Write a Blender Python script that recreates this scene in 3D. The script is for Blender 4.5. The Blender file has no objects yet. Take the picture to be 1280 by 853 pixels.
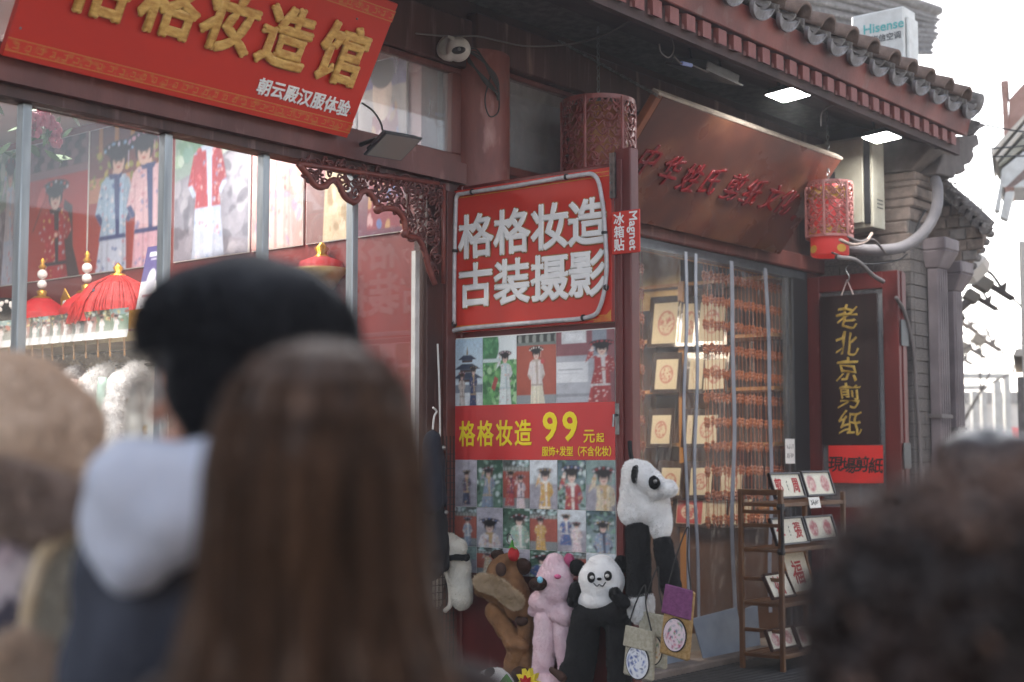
import bpy, bmesh, math, random
import numpy as np
from mathutils import Vector, Matrix
random.seed(7); RNG = np.random.default_rng(7)
PI = math.pi
scene = bpy.context.scene
COL = scene.collection

# ------------------------------------------------------------------ camera, sky, sun, exposure
FPX = 50 / 36 * 1280
PITCH = math.atan(143.5 / FPX)
AZ = math.radians(39.2)                     # view azimuth from +X towards +Y; the shop front is the plane y = 0
CAM = Vector((0.0, -5.4, 1.45))
FW = Vector((math.cos(AZ) * math.cos(PITCH), math.sin(AZ) * math.cos(PITCH), math.sin(PITCH)))
RT = Vector((math.sin(AZ), -math.cos(AZ), 0))
UP = RT.cross(FW)
cd = bpy.data.cameras.new('camera'); cam = bpy.data.objects.new('camera', cd); COL.objects.link(cam)
cam.matrix_world = Matrix((RT, UP, -FW)).transposed().to_4x4()
cam.location = CAM
cd.lens = 50; cd.sensor_width = 36; cd.clip_start = 0.05; cd.clip_end = 2000
cd.dof.use_dof = True; cd.dof.focus_distance = 7.8; cd.dof.aperture_fstop = 1.9
scene.camera = cam

SUN_EL, SUN_AZ = math.radians(21), math.radians(50)      # sun behind the roofs on the right, azimuth from +X towards +Y
w = bpy.data.worlds.new('World'); scene.world = w; w.use_nodes = True
nt = w.node_tree; bg = nt.nodes['Background']
sky = nt.nodes.new('ShaderNodeTexSky'); sky.sky_type = 'NISHITA'; sky.sun_disc = False
sky.sun_elevation = SUN_EL; sky.sun_rotation = PI / 2 - SUN_AZ
sky.dust_density = 1.5; sky.air_density = 0.9; sky.ozone_density = 1.0
bw = nt.nodes.new('ShaderNodeRGBToBW'); mxs = nt.nodes.new('ShaderNodeMix'); mxs.data_type = 'RGBA'; mxs.inputs[0].default_value = .62      # thin white overcast
nt.links.new(sky.outputs[0], bw.inputs[0]); nt.links.new(sky.outputs[0], mxs.inputs[6]); nt.links.new(bw.outputs[0], mxs.inputs[7]); nt.links.new(mxs.outputs[2], bg.inputs[0]); bg.inputs[1].default_value = 0.15
sl = bpy.data.lights.new('sun', 'SUN'); sl.energy = 2.2; sl.angle = math.radians(1.5); sl.color = (1, .94, .86)
so = bpy.data.objects.new('sun', sl); COL.objects.link(so)
sd = Vector((math.cos(SUN_EL) * math.cos(SUN_AZ), math.cos(SUN_EL) * math.sin(SUN_AZ), math.sin(SUN_EL)))
so.rotation_euler = sd.to_track_quat('Z', 'Y').to_euler(); so.location = (20, 12, 20)
scene.view_settings.view_transform = 'Standard'; scene.view_settings.look = 'None'
scene.view_settings.exposure = 2.05; scene.view_settings.gamma = 1.0
scene.render.engine = 'CYCLES'
scene.cycles.max_bounces = 4; scene.cycles.transparent_max_bounces = 10; scene.cycles.caustics_reflective = False; scene.cycles.caustics_refractive = False
scene.cycles.volume_bounces = 0; scene.cycles.diffuse_bounces = 2; scene.cycles.glossy_bounces = 2; scene.cycles.transmission_bounces = 2

# ------------------------------------------------------------------ helpers
def at(px, py, **k):
    """the point of a known plane (x=, y= or z=) or view depth (d=) seen at a pixel of the 1280 x 853 photograph"""
    d = FW + RT * ((px - 640) / FPX) - UP * ((py - 426.5) / FPX)
    (a, v), = k.items()
    t = v if a == 'd' else (v - CAM['xyz'.index(a)]) / d['xyz'.index(a)]
    return CAM + d * t
def lin(h):
    h = h.lstrip('#'); c = [int(h[i:i + 2], 16) / 255 for i in (0, 2, 4)]
    return tuple(((x + .055) / 1.055) ** 2.4 if x > .04 else x / 12.92 for x in c)
def thing(name, label, cat, loc=(0, 0, 0), group=None, rz=0):
    o = bpy.data.objects.new(name, None); COL.objects.link(o); o.empty_display_size = .1
    o.location = loc; o.rotation_euler = (0, 0, rz); o['label'] = label; o['category'] = cat
    if group: o['group'] = group
    return o
def tag(o, label=None, cat=None, group=None, kind=None):
    for k, v in (('label', label), ('category', cat), ('group', group), ('kind', kind)):
        if v: o[k] = v
    return o
def link(name, me, mat=None, parent=None, local=False, smooth=False):
    o = bpy.data.objects.new(name, me); COL.objects.link(o)
    if mat and not me.materials: me.materials.append(mat)
    if smooth: me.polygons.foreach_set('use_smooth', [True] * len(me.polygons))
    if parent:
        o.parent = parent
        if not local and parent.type == 'EMPTY': o.location = -Vector(parent.location)
    return o
def copy_tree(o, parent=None, loc=None):
    kids = [c for c in COL.objects if c.parent == o]
    c = o.copy(); COL.objects.link(c)
    if parent: c.parent = parent
    if loc is not None: c.location = loc
    for k in kids: copy_tree(k, c)
    return c
class Fr:
    """a plane frame: point(u right, v up, w out)"""
    def __init__(s, O, U, V):
        s.O = Vector(O); s.U = Vector(U).normalized(); s.V = Vector(V).normalized(); s.N = s.U.cross(s.V).normalized()
    def p(s, u, v, w=0): return s.O + s.U * u + s.V * v + s.N * w
FAC = lambda y=0: Fr((0, y, 0), (1, 0, 0), (0, 0, 1))          # parallel to the shop front, seen from the street
SIDE = lambda x: Fr((x, 0, 0), (0, -1, 0), (0, 0, 1))          # at right angles to it, seen from the left (u = -y)
class MB:
    def __init__(s): s.v = []; s.f = []
    def add(s, vs, fs):
        n = len(s.v); s.v += [tuple(v) for v in vs]; s.f += [tuple(i + n for i in f) for f in fs]; return s
    def hexa(s, p):
        return s.add(p, [(0, 3, 2, 1), (4, 5, 6, 7), (0, 1, 5, 4), (1, 2, 6, 5), (2, 3, 7, 6), (3, 0, 4, 7)])
    def box(s, x0, x1, y0, y1, z0, z1):
        return s.hexa([(x0, y0, z0), (x1, y0, z0), (x1, y1, z0), (x0, y1, z0), (x0, y0, z1), (x1, y0, z1), (x1, y1, z1), (x0, y1, z1)])
    def fbox(s, F, u0, u1, v0, v1, w0, w1):
        return s.hexa([F.p(u0, v0, w0), F.p(u1, v0, w0), F.p(u1, v1, w0), F.p(u0, v1, w0), F.p(u0, v0, w1), F.p(u1, v0, w1), F.p(u1, v1, w1), F.p(u0, v1, w1)])
    def prism(s, F, pts, w0, w1):
        n = len(pts); a = [F.p(u, v, w0) for u, v in pts] + [F.p(u, v, w1) for u, v in pts]
        return s.add(a, [tuple(reversed(range(n))), tuple(range(n, 2 * n))] + [(i, (i + 1) % n, n + (i + 1) % n, n + i) for i in range(n)])
    def tube(s, path, r, n=8, cap=True, closed=False):
        path = [Vector(p) for p in path]; m = len(path); rings = []; up = None
        rr = r if isinstance(r, (list, tuple)) else [r] * m
        for i, p in enumerate(path):
            a = path[(i - 1) % m] if (i or closed) else p; b = path[(i + 1) % m] if (i < m - 1 or closed) else p
            t = (b - a).normalized() if (b - a).length > 1e-9 else Vector((0, 0, 1))
            if up is None: up = t.orthogonal().normalized()
            up = (up - t * up.dot(t)); up = up.normalized() if up.length > 1e-6 else t.orthogonal().normalized()
            sd_ = t.cross(up)
            rings.append([p + (up * math.cos(2 * PI * k / n) + sd_ * math.sin(2 * PI * k / n)) * rr[i] for k in range(n)])
        vs = [v for g in rings for v in g]; fs = []
        for i in range(m if closed else m - 1):
            j = (i + 1) % m
            for k in range(n): fs.append((i * n + k, i * n + (k + 1) % n, j * n + (k + 1) % n, j * n + k))
        if cap and not closed: fs += [tuple(reversed(range(n))), tuple((m - 1) * n + k for k in range(n))]
        return s.add(vs, fs)
    def lathe(s, c, prof, n=24, ax=None, a0=0, a1=2 * PI):
        """prof: (r, h) pairs round axis ax through c"""
        ax = Vector(ax or (0, 0, 1)).normalized(); e1 = ax.orthogonal().normalized()
        if abs(ax.z) > .99: e1 = Vector((1, 0, 0))
        e2 = ax.cross(e1); c = Vector(c); full = abs(a1 - a0 - 2 * PI) < 1e-6; m = n if full else n + 1
        vs = [c + ax * h + (e1 * math.cos(a0 + (a1 - a0) * k / n) + e2 * math.sin(a0 + (a1 - a0) * k / n)) * r for r, h in prof for k in range(m)]
        fs = []
        for i in range(len(prof) - 1):
            for k in range(n): fs.append((i * m + k, i * m + (k + 1) % m, (i + 1) * m + (k + 1) % m, (i + 1) * m + k))
        return s.add(vs, fs)
    def ell(s, c, r, nu=14, nv=9, R=None):
        c = Vector(c); r = (r, r, r) if isinstance(r, (int, float)) else r; vs = []
        for i in range(nv + 1):
            t = PI * i / nv
            for k in range(nu):
                q = Vector((r[0] * math.sin(t) * math.cos(2 * PI * k / nu), r[1] * math.sin(t) * math.sin(2 * PI * k / nu), r[2] * math.cos(t)))
                vs.append(c + (R @ q if R else q))
        return s.add(vs, [(i * nu + k, (i + 1) * nu + k, (i + 1) * nu + (k + 1) % nu, i * nu + (k + 1) % nu) for i in range(nv) for k in range(nu)])
    def mesh(s, name='m'):
        me = bpy.data.meshes.new(name); me.from_pydata(s.v, [], s.f); me.update(); return me
    def build(s, name, mat, parent=None, smooth=False, bevel=0, local=False, seg=1):
        o = link(name, s.mesh(name), mat, parent, local, smooth)
        if bevel:
            b = o.modifiers.new('bevel', 'BEVEL'); b.width = bevel; b.segments = seg; b.limit_method = 'ANGLE'; b.angle_limit = .7
        return o
def curve_pts(ctrl, n=8):
    """Catmull-Rom through control points"""
    c = [Vector(p) for p in ctrl]; c = [c[0] * 2 - c[1]] + c + [c[-1] * 2 - c[-2]]; out = []
    for i in range(1, len(c) - 2):
        for k in range(n):
            t = k / n; a, b, d, e = c[i - 1], c[i], c[i + 1], c[i + 2]
            out.append(.5 * ((2 * b) + (d - a) * t + (2 * a - 5 * b + 4 * d - e) * t * t + (3 * b - 3 * d + e - a) * t ** 3))
    return out + [c[-2]]
def dist2(p, q): return math.hypot(p[0] - q[0], p[1] - q[1])

# ------------------------------------------------------------------ materials
def M(name, c1, c2=None, scale=8, rough=.6, bump=0, bscale=None, metal=0, stretch=(1, 1, 1), detail=4, mixr=(.35, .65), spec=.5, sheen=0, c3=None, s3=3, r3=(.6, .7), trans=0, coat=0, sss=0):
    m = bpy.data.materials.new(name); m.use_nodes = True; t = m.node_tree; N = t.nodes; L = t.links; b = N['Principled BSDF']
    b.inputs['Roughness'].default_value = rough; b.inputs['Metallic'].default_value = metal
    b.inputs['Specular IOR Level'].default_value = spec; b.inputs['Sheen Weight'].default_value = sheen
    b.inputs['Transmission Weight'].default_value = trans; b.inputs['Coat Weight'].default_value = coat
    c1 = lin(c1) if isinstance(c1, str) else c1
    b.inputs['Base Color'].default_value = (*c1, 1)
    if c2 or bump:
        tc = N.new('ShaderNodeTexCoord'); mp = N.new('ShaderNodeMapping'); L.new(tc.outputs['Object'], mp.inputs[0]); mp.inputs['Scale'].default_value = stretch
    if c2:
        c2 = lin(c2) if isinstance(c2, str) else c2
        nz = N.new('ShaderNodeTexNoise'); nz.inputs['Scale'].default_value = scale; nz.inputs['Detail'].default_value = detail; L.new(mp.outputs[0], nz.inputs[0])
        rp = N.new('ShaderNodeValToRGB'); rp.color_ramp.elements[0].position = mixr[0]; rp.color_ramp.elements[1].position = mixr[1]
        rp.color_ramp.elements[0].color = (*c1, 1); rp.color_ramp.elements[1].color = (*c2, 1)
        L.new(nz.outputs[0], rp.inputs[0]); out = rp.outputs[0]
        if c3:
            c3 = lin(c3) if isinstance(c3, str) else c3
            n3 = N.new('ShaderNodeTexNoise'); n3.inputs['Scale'].default_value = s3; n3.inputs['Detail'].default_value = 6; L.new(mp.outputs[0], n3.inputs[0])
            r_ = N.new('ShaderNodeMapRange'); r_.inputs[1].default_value = r3[0]; r_.inputs[2].default_value = r3[1]; L.new(n3.outputs[0], r_.inputs[0])
            mx = N.new('ShaderNodeMix'); mx.data_type = 'RGBA'; L.new(r_.outputs[0], mx.inputs[0]); L.new(out, mx.inputs[6]); mx.inputs[7].default_value = (*c3, 1); out = mx.outputs[2]
        L.new(out, b.inputs['Base Color'])
        rr = N.new('ShaderNodeMapRange'); rr.inputs[3].default_value = max(.02, rough - .1); rr.inputs[4].default_value = min(1, rough + .1); L.new(nz.outputs[0], rr.inputs[0]); L.new(rr.outputs[0], b.inputs['Roughness'])
    if bump:
        bn = N.new('ShaderNodeTexNoise'); bn.inputs['Scale'].default_value = bscale or scale * 3; bn.inputs['Detail'].default_value = 5; L.new(mp.outputs[0], bn.inputs[0])
        bp = N.new('ShaderNodeBump'); bp.inputs['Strength'].default_value = bump; bp.inputs['Distance'].default_value = .01; L.new(bn.outputs[0], bp.inputs['Height']); L.new(bp.outputs[0], b.inputs['Normal'])
    return m
def emit(name, c, s):
    m = bpy.data.materials.new(name); m.use_nodes = True; b = m.node_tree.nodes['Principled BSDF']
    b.inputs['Emission Color'].default_value = (*c, 1); b.inputs['Emission Strength'].default_value = s; b.inputs['Base Color'].default_value = (.8, .8, .8, 1); return m
def attr_mat(name, rough=.5, spec=.4, coat=0):
    m = bpy.data.materials.new(name); m.use_nodes = True; t = m.node_tree; b = t.nodes['Principled BSDF']
    a = t.nodes.new('ShaderNodeAttribute'); a.attribute_name = 'Col'
    nz = t.nodes.new('ShaderNodeTexNoise'); nz.inputs['Scale'].default_value = 60; nz.inputs['Detail'].default_value = 4
    r = t.nodes.new('ShaderNodeMapRange'); r.inputs[3].default_value = .86; r.inputs[4].default_value = 1.1; t.links.new(nz.outputs[0], r.inputs[0])
    x = t.nodes.new('ShaderNodeMix'); x.data_type = 'RGBA'; x.blend_type = 'MULTIPLY'; x.inputs[0].default_value = 1
    t.links.new(a.outputs[0], x.inputs[6]); t.links.new(r.outputs[0], x.inputs[7]); t.links.new(x.outputs[2], b.inputs['Base Color'])
    b.inputs['Roughness'].default_value = rough; b.inputs['Specular IOR Level'].default_value = spec; b.inputs['Coat Weight'].default_value = coat
    return m
def glass(name, tint=(1, 1, 1), refl=1.0, dirt=.06, dirtcol=(.7, .72, .74), wav=0.0, rough=.02):
    """thin pane: fresnel reflection over clear transparency with a film of dust"""
    m = bpy.data.materials.new(name); m.use_nodes = True; t = m.node_tree; N = t.nodes; L = t.links; N.clear()
    out = N.new('ShaderNodeOutputMaterial'); tr = N.new('ShaderNodeBsdfTransparent'); tr.inputs[0].default_value = (*tint, 1)
    gl = N.new('ShaderNodeBsdfGlossy'); gl.inputs['Roughness'].default_value = rough; lw = N.new('ShaderNodeLayerWeight'); lw.inputs[0].default_value = .5
    pw = N.new('ShaderNodeMath'); pw.operation = 'POWER'; pw.inputs[1].default_value = 5; L.new(lw.outputs[1], pw.inputs[0])
    fr = N.new('ShaderNodeMath'); fr.operation = 'MULTIPLY_ADD'; fr.inputs[1].default_value = .95; fr.inputs[2].default_value = .045; L.new(pw.outputs[0], fr.inputs[0])
    ml = N.new('ShaderNodeMath'); ml.operation = 'MULTIPLY'; ml.inputs[1].default_value = refl; ml.use_clamp = True; L.new(fr.outputs[0], ml.inputs[0])
    df = N.new('ShaderNodeBsdfDiffuse'); df.inputs[0].default_value = (*dirtcol, 1)
    nz = N.new('ShaderNodeTexNoise'); nz.inputs['Scale'].default_value = 2.2; nz.inputs['Detail'].default_value = 7
    tc = N.new('ShaderNodeTexCoord'); mp = N.new('ShaderNodeMapping'); mp.inputs['Scale'].default_value = (2, 2, .7); L.new(tc.outputs['Object'], mp.inputs[0]); L.new(mp.outputs[0], nz.inputs[0])
    mr = N.new('ShaderNodeMapRange'); mr.inputs[1].default_value = .3; mr.inputs[2].default_value = .75; mr.inputs[3].default_value = dirt * .4; mr.inputs[4].default_value = dirt * 1.8; L.new(nz.outputs[0], mr.inputs[0])
    m1 = N.new('ShaderNodeMixShader'); L.new(mr.outputs[0], m1.inputs[0]); L.new(tr.outputs[0], m1.inputs[1]); L.new(df.outputs[0], m1.inputs[2])
    m2 = N.new('ShaderNodeMixShader'); L.new(ml.outputs[0], m2.inputs[0]); L.new(m1.outputs[0], m2.inputs[1]); L.new(gl.outputs[0], m2.inputs[2]); L.new(m2.outputs[0], out.inputs[0])
    if wav:
        n2 = N.new('ShaderNodeTexNoise'); n2.inputs['Scale'].default_value = 3; n2.inputs['Detail'].default_value = 2; n2.inputs['Distortion'].default_value = 1.2
        mp2 = N.new('ShaderNodeMapping'); mp2.inputs['Scale'].default_value = (3, 1, 1); L.new(tc.outputs['Object'], mp2.inputs[0]); L.new(mp2.outputs[0], n2.inputs[0])
        bp = N.new('ShaderNodeBump'); bp.inputs['Strength'].default_value = wav; bp.inputs['Distance'].default_value = .06; L.new(n2.outputs[0], bp.inputs['Height']); L.new(bp.outputs[0], gl.inputs['Normal'])
    return m
mt = {}
mt['paint'] = M('red brown paint', '#6f3d36', '#58302b', 5, .5, .15, 40, stretch=(1, 1, .25), c3='#8d6460', s3=14, r3=(.6, .78))
mt['pillar'] = M('old red pillar paint', '#84493f', '#67352f', 7, .5, .25, 30, stretch=(1, 1, .35), c3='#a97f79', s3=9, r3=(.58, .75))
mt['beam'] = M('dark beam paint', '#4d2c26', '#38201c', 4, .55, .2, 30, c3='#7d605c', s3=9, r3=(.56, .7), stretch=(1.6, 1.6, .15))
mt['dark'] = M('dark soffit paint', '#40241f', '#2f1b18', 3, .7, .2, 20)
mt['fascia'] = M('faded red fascia', '#7c3b32', '#5f2e29', 3.5, .6, .2, 30, c3='#7d6f68', s3=4, r3=(.56, .72))
mt['rafter'] = M('flaking red rafter', '#7f3e36', '#662f29', 9, .6, .3, 50, c3='#c99c94', s3=16, r3=(.55, .68), stretch=(1, 1, .4))
mt['tile'] = M('grey roof tile', '#77706c', '#57504d', 14, .85, .5, 60, c3='#9a948f', s3=20, r3=(.56, .7))
mt['tilein'] = M('brown tile', '#7a6459', '#5b4a43', 12, .9, .4, 50)
mt['drip'] = M('pale drip tile', '#979395', '#6f6a6a', 16, .7, .3, 60)
mt['brick'] = M('grey brick', '#827a76', '#66605c', 12, .9, .5, 60, c3='#8f867e', s3=9, r3=(.6, .7))
mt['brick2'] = M('brown grey brick', '#84746a', '#6a5d55', 12, .9, .5, 60, c3='#8f8074', s3=9, r3=(.6, .72))
mt['mortar'] = M('mortar', '#6e6864', '#5a5552', 20, .95, .3)
mt['stone'] = M('grey stone slab', '#7a706a', '#655b55', 8, .85, .3, 40)
mt['alu'] = M('aluminium', '#a6abae', '#8f9497', 30, .35, 0, metal=.6, stretch=(1, 1, .1))
mt['steel'] = M('steel', '#8b8b8a', '#6e6e6d', 30, .35, metal=.9)
mt['black'] = M('black plastic', '#1d1d1f', '#29292b', 20, .45)
mt['dgrey'] = M('dark grey metal', '#3a3c40', '#4a4c50', 20, .4, metal=.3)
mt['cable'] = M('grey cable', '#6a6260', rough=.6)
mt['cableb'] = M('black cable', '#262424', rough=.6)
mt['white'] = M('white plastic', '#d8d6d2', '#c6c3be', 12, .4)
mt['cream'] = M('cream metal', '#a09b8c', '#8b8677', 6, .5, .1, c3='#8e856f', s3=9, r3=(.62, .75))
mt['signred'] = M('sign red', '#cc392c', '#c6362a', 1.5, .38, spec=.4)
mt['postred'] = M('poster red', '#c93837', '#bf3434', 3, .35, .05, 8, spec=.5)
mt['gold'] = M('sign gold', '#e2b868', '#c08a42', 22, .45, .1, stretch=(1, 1, 2.5))
mt['goldline'] = M('gold print', '#d9a03a', '#c4842c', 30, .4)
mt['goldband'] = M('gold pattern band', '#cf3a2c', '#c8683a', 34, .4, mixr=(.5, .62))
mt['wht'] = M('sign white', '#f2f0ee', rough=.4)
mt['outl'] = M('sign outline', '#b98a4a', '#8d5f35', 30, .5)
mt['yellow'] = M('poster yellow', '#e8d21c', rough=.4)
mt['board'] = M('lacquered brown board', '#6a3d2f', '#4f2d23', 2.5, .28, .05, 30, c3='#85583f', s3=2, r3=(.55, .8), coat=.3)
mt['boardedge'] = M('worn board edge', '#a89b8c', '#8d8075', 15, .6)
mt['boardside'] = M('board border', '#8a5338', '#74442f', 8, .35)
mt['redpaint'] = M('glossy red lettering', '#86161b', '#690f14', 15, .25, coat=.4)
mt['doorred'] = M('door red paint', '#6a2623', '#581f1d', 5, .4, .1, 30, stretch=(1, 1, .3), c3='#7d4340', s3=12, r3=(.62, .75))
mt['blackboard'] = M('dark board', '#2b1716', '#22100f', 6, .4, .1, 40, stretch=(3, 3, .3))
mt['goldch'] = M('gold lettering', '#d8bb62', '#b8963f', 20, .35, metal=.3)
mt['paperred'] = M('red paper', '#e0271f', '#d42a22', 6, .7)
mt['ink'] = M('black ink', '#1a1414', rough=.6)
mt['wood'] = M('oiled wood rack', '#6e4a2b', '#543720', 4, .5, .15, 30, stretch=(1, 1, .2))
mt['lwood'] = M('light wood shelf', '#c08a4c', '#a8743b', 4, .5, .1, 30, stretch=(1, 1, .2))
mt['frameblk'] = M('dark frame', '#221614', rough=.35)
mt['framewood'] = M('amber frame', '#a5713d', '#8a5a2e', 12, .45)
mt['paper'] = M('cream paper', '#e2d8c0', '#d8ccb0', 10, .7)
mt['white_paper'] = M('white paper', '#e4e2dd', rough=.7)
mt['redcut'] = M('paper cut red', '#b3262c', '#9c1f26', 30, .7)
mt['bead'] = M('orange bead', '#b9662f', '#984c22', 30, .4)
mt['string'] = M('brown string', '#6b4a35', rough=.7)
mt['strip'] = M('grey blue strip', '#8f929b', '#80838c', 8, .5)
mt['weight'] = M('blue grey vinyl flap', '#808c9c', '#707b8b', 5, .55, .1, 10)
mt['ground'] = M('paving grey', '#6a6765', '#565351', 3, .85, .3, 30)
mt['mat'] = M('dark ribbed mat', '#35363a', '#2a2b2f', 20, .9)
mt['inwall'] = M('shop inner wall', '#9c8f8a', '#8d807b', 2, .8)
mt['ceil'] = M('white ceiling', '#d4cdc6', '#c9c1ba', 2, .8)
mt['redpanel'] = M('interior red panel', '#7d302c', '#6d2926', 3, .45)
mt['brownwall'] = M('dark brown inner wall', '#64493a', '#4c372b', 3, .6)
mt['goldfoil'] = M('gold foil paper', '#b38c4c', '#d9bd7c', 5, .35, .3, 12, metal=.3)
mt['glass'] = glass('shop window glass', refl=1.15, dirt=.025)
mt['glass2'] = glass('dusty transom glass', refl=1.6, dirt=.3, dirtcol=(.5, .5, .51))
mt['pvc'] = glass('clear curtain vinyl', tint=(.93, .92, .9), refl=.7, dirt=.05, wav=.3, rough=.12)
mt['print'] = attr_mat('photo print'); mt['printg'] = attr_mat('glossy photo print', .3, .5)
mt['cloth_attr'] = attr_mat('patterned cloth', .8, .2)
mt['neon'] = M('silicone rope light', '#c9c5c6', '#b4b0b1', 30, .4)
mt['skin'] = M('skin', '#c9957f', '#bb8570', 9, .5, .05, spec=.4)
mt['lips'] = M('lips', '#9c4f4b', rough=.4)
mt['hairblk'] = M('black hair', '#121217', '#1c1c22', 30, .55, .6, 60, stretch=(6, 6, .4), spec=.3)
mt['hairbrn'] = M('long brown hair', '#30231c', '#5f4636', 26, .5, .5, 60, stretch=(3, 3, .1), mixr=(.36, .66), spec=.35)
mt['haircurl'] = M('curly dark brown hair', '#1e1716', '#3a2b27', 12, .4, .3)
mt['hood'] = M('pale grey blue fleece', '#c3c4cf', '#b7b9c6', 12, .9, .2, 90)
mt['jacket'] = M('slate denim jacket', '#3a3c47', '#2f313b', 14, .9, .3, 60, stretch=(1, 1, .5))
mt['coatbrn'] = M('brown knit', '#5a4538', '#4a382d', 10, .9, .2)
mt['coatknit'] = M('dark brown knit', '#3b2e28', '#2f2420', 10, .9, .2)
mt['coatdark'] = M('dark plum coat', '#2b262d', '#221e24', 10, .9, .2)
mt['trouser'] = M('dark trousers', '#23252c', '#1c1e24', 10, .9)
mt['shoe'] = M('shoe', '#1b1a1a', rough=.5)
mt['fawn'] = M('beige plush', '#e8cdb6', '#dcbfa6', 16, .95, .2, 80, sheen=.4)
mt['fawntrim'] = M('beige grey fur trim', '#b8a296', '#a38f84', 20, .95)
mt['whitefur'] = M('white fur', '#f8f6f4', '#efecea', 18, .95)
mt['creamfur'] = M('cream fur', '#cfc5b4', '#bfb4a2', 18, .95)
mt['offwhite'] = M('off white plush', '#e8e2d6', '#dcd5c8', 18, .95, .2, 90)
mt['brownplush'] = M('caramel plush', '#86603f', '#6f4c30', 14, .95, .3, 90)
mt['dkbrown'] = M('dark brown plush', '#3f271d', '#352017', 14, .95, .2)
mt['tanfur'] = M('tan fur trim', '#d6c0a4', '#bda585', 18, .95)
mt['pink'] = M('pink plush', '#ecd2d8', '#e3c2ca', 14, .95, .3, 90)
mt['hotpink'] = M('deep pink plush', '#c9628a', rough=.9)
mt['blackplush'] = M('black plush', '#121214', '#0c0c0e', 14, .95, .3, 90)
mt['blue'] = M('light blue eye', '#7fc4dd', rough=.3)
mt['green'] = M('green felt', '#4f9440', '#3f7d34', 14, .8)
mt['yel'] = M('yellow felt', '#e2cf3a', rough=.8)
mt['purple'] = M('purple straw', '#7d4573', '#6b3862', 40, .85, .5, 90)
mt['straw'] = M('natural straw weave', '#b29263', '#977748', 60, .85, .6, 120)
mt['linen'] = M('linen weave', '#b8b2a0', '#a29b88', 60, .9, .5, 120)
mt['leafgreen'] = M('artificial leaf', '#5c7a4a', '#496839', 20, .6)
mt['pinkflower'] = M('pink silk flower', '#d48a9c', '#c26f86', 20, .7)
mt['hatred'] = M('red felt hat', '#b3161d', '#9a1218', 20, .7, .2, 90)
mt['tassel'] = M('red tassel fringe', '#c22a27', '#8f1716', 60, .6, .6, 90, stretch=(1, 1, .05))
mt['pearl'] = M('pearl', '#e6e0da', rough=.2, coat=.5)
mt['brass'] = M('brass', '#d9a441', '#b5822c', 20, .3, metal=.8)
mt['mint'] = M('mint satin', '#a9c4b8', rough=.5)
mt['blush'] = M('blush satin', '#d9c2bb', '#cdb4ad', 8, .5)
mt['lantern'] = M('lantern red lacquer', '#8b4742', '#74362f', 14, .35, .1, spec=.6)
mt['lampcloth'] = M('lantern silk', '#7a2f26', '#9a6a3a', 9, .6)
mt['litred'] = emit('lit lantern', (0.8, .05, .03), .05); mt['litred'].node_tree.nodes['Principled BSDF'].inputs['Base Color'].default_value = (.5, .04, .04, 1)
mt['lamp'] = emit('lamp glass lit', (1, .97, .93), 14)
mt['tube'] = emit('ceiling tube lit', (1, .96, .92), 9)
mt['pale'] = M('pale plaster', '#d8cfc4', '#c9bfb3', 2, .8)
mt['farred'] = M('far red brick', '#b08a7e', '#9d786c', 8, .9)
mt['bark'] = M('bark', '#574a42', '#40362f', 12, .9)
mt['whitepost'] = M('white painted steel', '#cfccc6', '#bdbab4', 6, .6)

# ------------------------------------------------------------------ text
def rounded(me, b, sq):
    """thicken flat glyphs with a round pipe along their outline"""
    bmx = bmesh.new(); bmx.from_mesh(me); bmesh.ops.remove_doubles(bmx, verts=bmx.verts, dist=1e-6)
    nb = {}
    for e in bmx.edges:
        if len(e.link_faces) == 1:
            for a_, c_ in ((e.verts[0], e.verts[1]), (e.verts[1], e.verts[0])): nb.setdefault(a_, []).append(c_)
    mb = MB(); done = set()
    for v0 in nb:
        if v0 in done: continue
        loop = [v0]; done.add(v0); cur = v0
        while True:
            nx = [x_ for x_ in nb[cur] if x_ not in done]
            if not nx: break
            cur = nx[0]; done.add(cur); loop.append(cur)
        P_ = [v_.co.copy() for v_ in loop]
        keep = [P_[i] for i in range(len(P_)) if (P_[i] - P_[i - 1]).length > b * .12]
        if len(keep) > 2:
            mb.tube(keep, b, 8, closed=True)
            for i in range(len(keep)):
                a1, a2 = keep[i] - keep[i - 1], keep[(i + 1) % len(keep)] - keep[i]
                if a1.length > 1e-7 and a2.length > 1e-7 and a1.angle(a2) > .35: mb.ell(keep[i], b, 8, 6)
    vs = [Vector((x, y, z * sq)) for x, y, z in mb.v]; n0 = len(vs); fs = list(mb.f)
    bmx.verts.index_update(); vs += [Vector((v_.co.x, v_.co.y, b * sq * .98)) for v_ in bmx.verts]; fs += [tuple(n0 + v_.index for v_ in f.verts) for f in bmx.faces]; bmx.free()
    m2 = bpy.data.meshes.new('t'); m2.from_pydata([tuple(v_) for v_ in vs], [], fs); m2.update(); m2.polygons.foreach_set('use_smooth', [True] * n0 and [len(f) == 4 for f in fs]); return m2
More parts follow.
